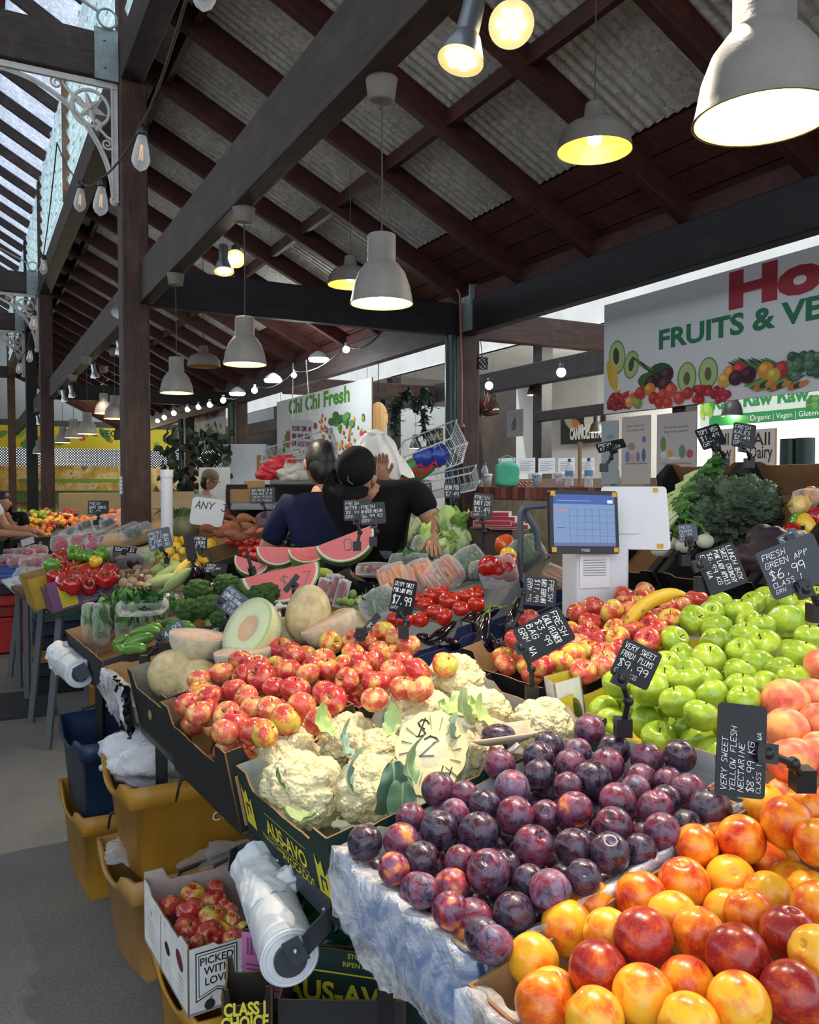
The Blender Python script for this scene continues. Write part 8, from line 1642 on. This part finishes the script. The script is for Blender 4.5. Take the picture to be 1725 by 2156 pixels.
mb = MB(); c = at(1016, 765, 7.7)
for k in range(6): mb.tube([c+Vector((.045*cos(a+k)*(1+.1*k*.3), .03*sin(k+a), .06*sin(a)*(1-.05*k))) for a in [2*pi*j/20 for j in range(21)]], .005, 5)
mb.tube([c+Vector((0, 0, .05)), at(1012, 715, 7.7)], .004, 5); tag(mb.build('cable_coil', BLACKP, world=True), 'coiled black cable hanging right of the corner post', 'cable')
# ================================================================ people
SKIN = mat('skin_tone', hx('9c7058'), .5, hx('ab7e64'), 5, sss=.1); SKIN2 = mat('skin_tone_dark', hx('a87456'), .5, hx('b88262'), 5, sss=.1); HAIR = mat('black_hair', hx('0e0c0c'), .45, bs=.5, bsc=80, stretch=(1, 1, .2))
def skinmesh(name, verts, edges, mt, parent=None, sub=2, extra=None, m=None, smooth_cap=None):
    me = bpy.data.meshes.new(name); me.from_pydata([tuple(v[0]) for v in verts], edges, []); o = bpy.data.objects.new(name, me); COL.objects.link(o)
    o.modifiers.new('skin', 'SKIN').use_smooth_shade = True; s = o.modifiers.new('sub', 'SUBSURF'); s.levels = s.render_levels = sub
    for i, v in enumerate(verts): sv = me.skin_vertices[0].data[i]; r_ = v[1]; sv.radius = (r_, r_) if not isinstance(r_, tuple) else r_; sv.use_root = (i == 0)
    dg = bpy.context.evaluated_depsgraph_get(); dg.update(); nm = bpy.data.meshes.new_from_object(o.evaluated_get(dg)); o.modifiers.clear(); o.data = nm; bpy.data.meshes.remove(me)
    if extra:
        bm = bmesh.new(); bm.from_mesh(nm); 
        vs = [bm.verts.new(v) for v in extra.v]
        for f in extra.f:
            try: fc = bm.faces.new([vs[i] for i in f]); fc.smooth = True
            except ValueError: pass
        bm.to_mesh(nm); bm.free()
    nm.materials.clear(); nm.materials.append(mt); nm.polygons.foreach_set('use_smooth', [True]*len(nm.polygons))
    if parent: o.parent = parent; MW[o.name] = MW[parent.name]
    return o
def person(label, C, k, face, pose, skin, shirt, pants, hair, head_tilt=(0, 0), sleeve=.5, cap=None, glasses=False):
    """C: point on the floor under the hips; face: heading; joints are offsets (right, forward, up) in metres for a 1.7 m person"""
    fx = Vector((cos(face), sin(face), 0)); rx = Vector((sin(face), -cos(face), 0))
    def J(v): return rx*v[0]*k+fx*v[1]*k+Vector((0, 0, v[2]*k))
    T = thing('person', label, 'person', Matrix.Translation(C)); P = dict(pel=(0, 0, .92), wai=(0, .0, 1.05), che=(0, .02, 1.25), nec=(0, .02, 1.42), hb=(0, .04, 1.50), ls=(-.18, .02, 1.37), rs=(.18, .02, 1.37), le=(-.24, .02, 1.10), re=(.24, .02, 1.10), lw=(-.24, .2, .92), rw=(.24, .2, .92),
        lh=(-.09, 0, .88), rh=(.09, 0, .88), lk=(-.10, .03, .48), rk=(.10, .03, .48), la=(-.10, 0, .08), ra=(.10, 0, .08), lt=(-.11, .16, .03), rt=(.11, .16, .03)); P.update(pose)
    R = dict(pel=.13, wai=.12, che=.13, nec=.055, hb=.06, ls=.065, rs=.065, le=.042, re=.042, lw=.027, rw=.027, lh=.085, rh=.085, lk=.058, rk=.058, la=.038, ra=.038, lt=.03, rt=.03)
    names = list(P); idx = {n: i for i, n in enumerate(names)}; V = [(J(P[n]), R[n]*k) for n in names]
    E_ = [('pel', 'wai'), ('wai', 'che'), ('che', 'nec'), ('nec', 'hb'), ('che', 'ls'), ('che', 'rs'), ('ls', 'le'), ('rs', 're'), ('le', 'lw'), ('re', 'rw'), ('pel', 'lh'), ('pel', 'rh'), ('lh', 'lk'), ('rh', 'rk'), ('lk', 'la'), ('rk', 'ra'), ('la', 'lt'), ('ra', 'rt')]
    E_ = [(idx[a], idx[b]) for a, b in E_]
    for sd in 'lr':   # palm and five fingers
        w = Vector(J(P[sd+'w'])); d = (w-Vector(J(P[sd+'e']))).normalized(); s_ = d.cross(Vector((0, 0, 1))); s_ = s_.normalized() if s_.length > .1 else rx.copy(); u = s_.cross(d); s_ = s_*(1 if sd == 'l' else -1)
        V.append((w+d*.05*k, .026*k)); pi2 = len(V)-1; E_.append((idx[sd+'w'], pi2))
        for f in range(4):
            o = s_*(.026-.0175*f)*k; L = (.032, .036, .034, .027)[f]*k; b0 = w+d*.085*k+o; V += [(b0, .0095*k), (b0+d*L+u*-.006*k, .0085*k), (b0+d*L*1.7-u*.022*k, .0075*k)]; n = len(V); E_ += [(pi2, n-3), (n-3, n-2), (n-2, n-1)]
        b0 = w+d*.04*k+s_*.032*k; V += [(b0, .011*k), (b0+d*.03*k+s_*.016*k-u*.008*k, .009*k), (b0+d*.052*k+s_*.02*k-u*.018*k, .008*k)]; n = len(V); E_ += [(pi2, n-3), (n-3, n-2), (n-2, n-1)]
    # head: eyes, nose, mouth, ears
    hc = Vector(J(P['hb']))+Vector((0, 0, .10*k))+fx*(.02+.06*head_tilt[0])*k; hm = Matrix.Translation(hc) @ Matrix(((rx.x, fx.x, 0, 0), (rx.y, fx.y, 0, 0), (0, 0, 1, 0), (0, 0, 0, 1))) @ Matrix.Rotation(-head_tilt[0], 4, 'X') @ Matrix.Rotation(head_tilt[1], 4, 'Z')
    ex_ = MB()
    def hf(v):
        x, y, z = v; w = 1-.22*max(0, -z)**1.5*(1 if y > -.2 else .4); y2 = y+.10*max(0, -z)*(y > 0)
        n = .16*math.exp(-((x/.13)**2+((z+.12)/.22)**2))*(y > 0); e = -.05*(math.exp(-(((x-.38)/.18)**2+((z-.08)/.12)**2))+math.exp(-(((x+.38)/.18)**2+((z-.08)/.12)**2)))*(y > 0); m = .035*math.exp(-((x/.28)**2+((z+.5)/.08)**2))*(y > 0)
        return Vector((x*w, y2+n+e+m, z))
    ex_.ball((0, 0, 0), (.074*k, .092*k, .115*k), 32, 24, hm, None, hf)
    for sx in (-1, 1): ex_.ball((sx*.076*k, -.005*k, -.005*k), (.012*k, .02*k, .032*k), 12, 8, hm @ Matrix.Rotation(sx*.25, 4, 'Z'))
    skinmesh('body', V, E_, skin, T, 2, ex_)
    def at_(n, m_, f): return Vector(J(P[n])).lerp(Vector(J(P[m_])), f)
    shV = [(J(P['pel']), .148*k), (J(P['wai']), .14*k), (J(P['che']), .155*k), (at_('che', 'nec', .7), .08*k), (J(P['ls']), .082*k), (J(P['rs']), .082*k), (at_('ls', 'le', sleeve), .066*k), (at_('rs', 're', sleeve), .066*k), (at_('ls', 'le', sleeve*.5), .072*k), (at_('rs', 're', sleeve*.5), .072*k)]
    shE = [(0, 1), (1, 2), (2, 3), (2, 4), (2, 5), (4, 8), (8, 6), (5, 9), (9, 7)]
    if sleeve >= 1: shV += [(J(P['le']), .058*k), (J(P['re']), .058*k), (at_('le', 'lw', .9), .042*k), (at_('re', 'rw', .9), .042*k)]; shE += [(6, 10), (7, 11), (10, 12), (11, 13)]
    skinmesh('shirt', shV, shE, shirt, T)
    skinmesh('trousers', [(J(P['pel']), .14*k), (J(P['lh']), .098*k), (J(P['lk']), .075*k), (J(P['la']), .06*k), (J(P['rh']), .098*k), (J(P['rk']), .075*k), (J(P['ra']), .06*k)], [(0, 1), (1, 2), (2, 3), (0, 4), (4, 5), (5, 6)], pants, T)
    for sd in 'lr': mb = MB(); a = J(P[sd+'a']); mb.ball(a+fx*.06*k-Vector((0, 0, .035*k)), (.05*k, .05*k, .045*k), 12, 8); mb.ball(a+fx*.12*k-Vector((0, 0, .045*k)), (.045*k, .045*k, .035*k), 12, 8); mb.build('shoe', BLACKP, T)
    if hair:
        mb = MB(); L = hair
        mb.ball((0, -.012*k, .022*k), (.083*k, .096*k, .108*k), 30, 22, hm, None, lambda v: v*(1+.03*noise.noise(v*7)) if not (v.y > .25 and v.z < .45) else Vector((v.x*.86, min(v.y, .55)*.85, max(v.z, .2) if v.y > .6 else v.z*.9)))
        mb.ball((0, -.030*k, -.02*k), (.074*k, .068*k, .105*k), 24, 16, hm)
        if L > 1: mb.ball((0, -.045*k, -.10*k), (.08*k, .055*k, .15*k), 20, 14, hm)
        mb.build('hair', HAIR, T)
    if cap:
        mb = MB(); mb.ball((0, -.005*k, .045*k), (.087*k, .104*k, .09*k), 30, 20, hm, None, lambda v: Vector((v.x, v.y, max(v.z, -.25)))); 
        b_ = cap[1]; mb.grid(lambda u, v: Vector(((u-.5)*.15*k, (.085+.075*v*(1-(2*u-1)**2*.5))*k*b_, .035*k-.012*k*v-(2*u-1)**2*.012*k)), 12, 6, hm); mb.grid(lambda u, v: Vector(((u-.5)*.15*k, (.085+.075*v*(1-(2*u-1)**2*.5))*k*b_, .029*k-.012*k*v-(2*u-1)**2*.012*k)), 12, 6, hm)
        mb.build('cap', cap[0], T)
        if len(cap) > 2: mb = MB(hx('a87a5c')); mb.tube([(-.012*k, .104*k, .055*k), (.008*k, .102*k, .075*k), (.004*k, .094*k, .095*k)], .002, 5, hm); mb.build('cap_emblem', PRINT, T)
    if glasses: mb = MB(); mb.tube([(-.03*k, .10*k, .01*k), (.03*k, .10*k, .01*k)], .003, 6, hm); mb.tube([(.075*k, 0, .01*k), (.055*k, .095*k, .01*k)], .003, 5, hm); mb.build('glasses', BLACKP, T)
    return T, hm
def fab(n, c, c2=None): return mat(n, hx(c), .85, hx(c2 or c), 6, bs=.25, bsc=12, bd=.02, spec=.2)
NVY = fab('navy_cotton', '151b33', '1b2240'); BLKC = fab('black_cotton', '0b0b0d', '121214'); GRY = fab('grey_cotton', '7d8082', '8a8d8f'); WHC = fab('white_cotton', 'b8bac0', 'c8cad0'); TRO = fab('dark_trousers', '14161c')
def foot(x, y, d): p = at(x, y, d); return Vector((p.x, p.y, 0))
person('person in a navy polo shirt with short black hair, back turned, reaching down left', foot(680, 1100, 4.45), 1.045, rad(105), dict(le=(-.30, .10, 1.10), lw=(-.20, .32, 1.02), re=(.25, .1, 1.1), rw=(.15, .32, 1.05), hb=(0, .045, 1.49)), SKIN, NVY, TRO, 1, (.35, .25), .75)
mb = MB(); 
person('person in a black t-shirt and black cap bowing the head, arm raised', foot(796, 1100, 3.98)+Vector((0, 0, .14)), 1.0, rad(-98), dict(che=(.02, .08, 1.26), nec=(.03, .17, 1.385), hb=(.04, .22, 1.35), ls=(-.20, .10, 1.38), rs=(.19, .06, 1.38), le=(-.27, .12, 1.24), lw=(-.30, .32, 1.17), re=(-.01, -.10, 1.26), rw=(-.015, -.04, 1.43)), SKIN, BLKC, TRO, 1, (.82, -.1), .8, cap=(BLKC, 1, 1))
person('person in a grey shirt and flat cap with glasses, facing right', foot(428, 1060, 9.8), 1.0, rad(-8), dict(le=(-.22, .12, 1.12), lw=(-.15, .35, 1.05), re=(.22, .12, 1.12), rw=(.15, .35, 1.05)), SKIN, GRY, TRO, 1, (.35, 0), 1, cap=(fab('tan_cap', '6a5a48', '7a6a54'), .8), glasses=True)
person('person in a black t-shirt with long black hair bending over the far stall', foot(22, 1100, 9.2), .93, rad(-75), dict(che=(0, .16, 1.18), nec=(0, .28, 1.32), hb=(0, .32, 1.36), ls=(-.17, .2, 1.28), rs=(.17, .2, 1.28), le=(-.24, .26, 1.02), lw=(-.24, .46, .92), re=(.24, .26, 1.02), rw=(.24, .46, .92)), SKIN, BLKC, TRO, 2, (.5, 0), .45)
person('person in a white shirt cut off by the left edge, reaching right', foot(-38, 1100, 8.0), 1.0, rad(5), dict(le=(-.2, .15, 1.12), lw=(-.12, .42, 1.10), re=(.22, .15, 1.1), rw=(.15, .42, 1.08)), SKIN2, WHC, TRO, 1, (.3, 0), .6)
q = foot(796, 1100, 3.98); mb = MB(); [mb.box((0, -.3+.12*i, .125), (.9, .10, .02)) for i in range(6)]; [mb.box((x, 0, .057), (.09, .7, .114)) for x in (-.4, 0, .4)]
tag(mb.build('wooden_pallet', mat('pallet_wood', hx('7a6448'), .8), m=Matrix.Translation(q)), 'low wooden pallet under the black cap stall keeper', 'pallet')
# white plastic bag held up over the cap
mb = MB(); Pb = at(790, 912, 4.12)
def fb(u, v):
    a = 2*pi*u; w = v**.8; x = (.045+.12*w)*cos(a)*1.05+.01*v; y = .07*sin(a)*(0.4+w); z = -.22*v; f = .016*sin(a*7+v*3)*w+.02*noise.noise(Vector((cos(a)*2, sin(a)*2, v*3)))
    return Pb+Vector((x+f*cos(a), y+f, z+.03*noise.noise(Vector((cos(a)*3, sin(a)*3, 2)))*w))
mb.grid(fb, 72, 24); mb.ball(Pb, (.045, .04, .02), 16, 8)
tag(mb.build('plastic_bag', mat('thin_white_bag', hx('c8c6be'), .4, hx('dcdad2'), 8, bs=.4, bsc=12, sss=.2), world=True), 'thin white plastic bag held up above the black cap', 'bag')
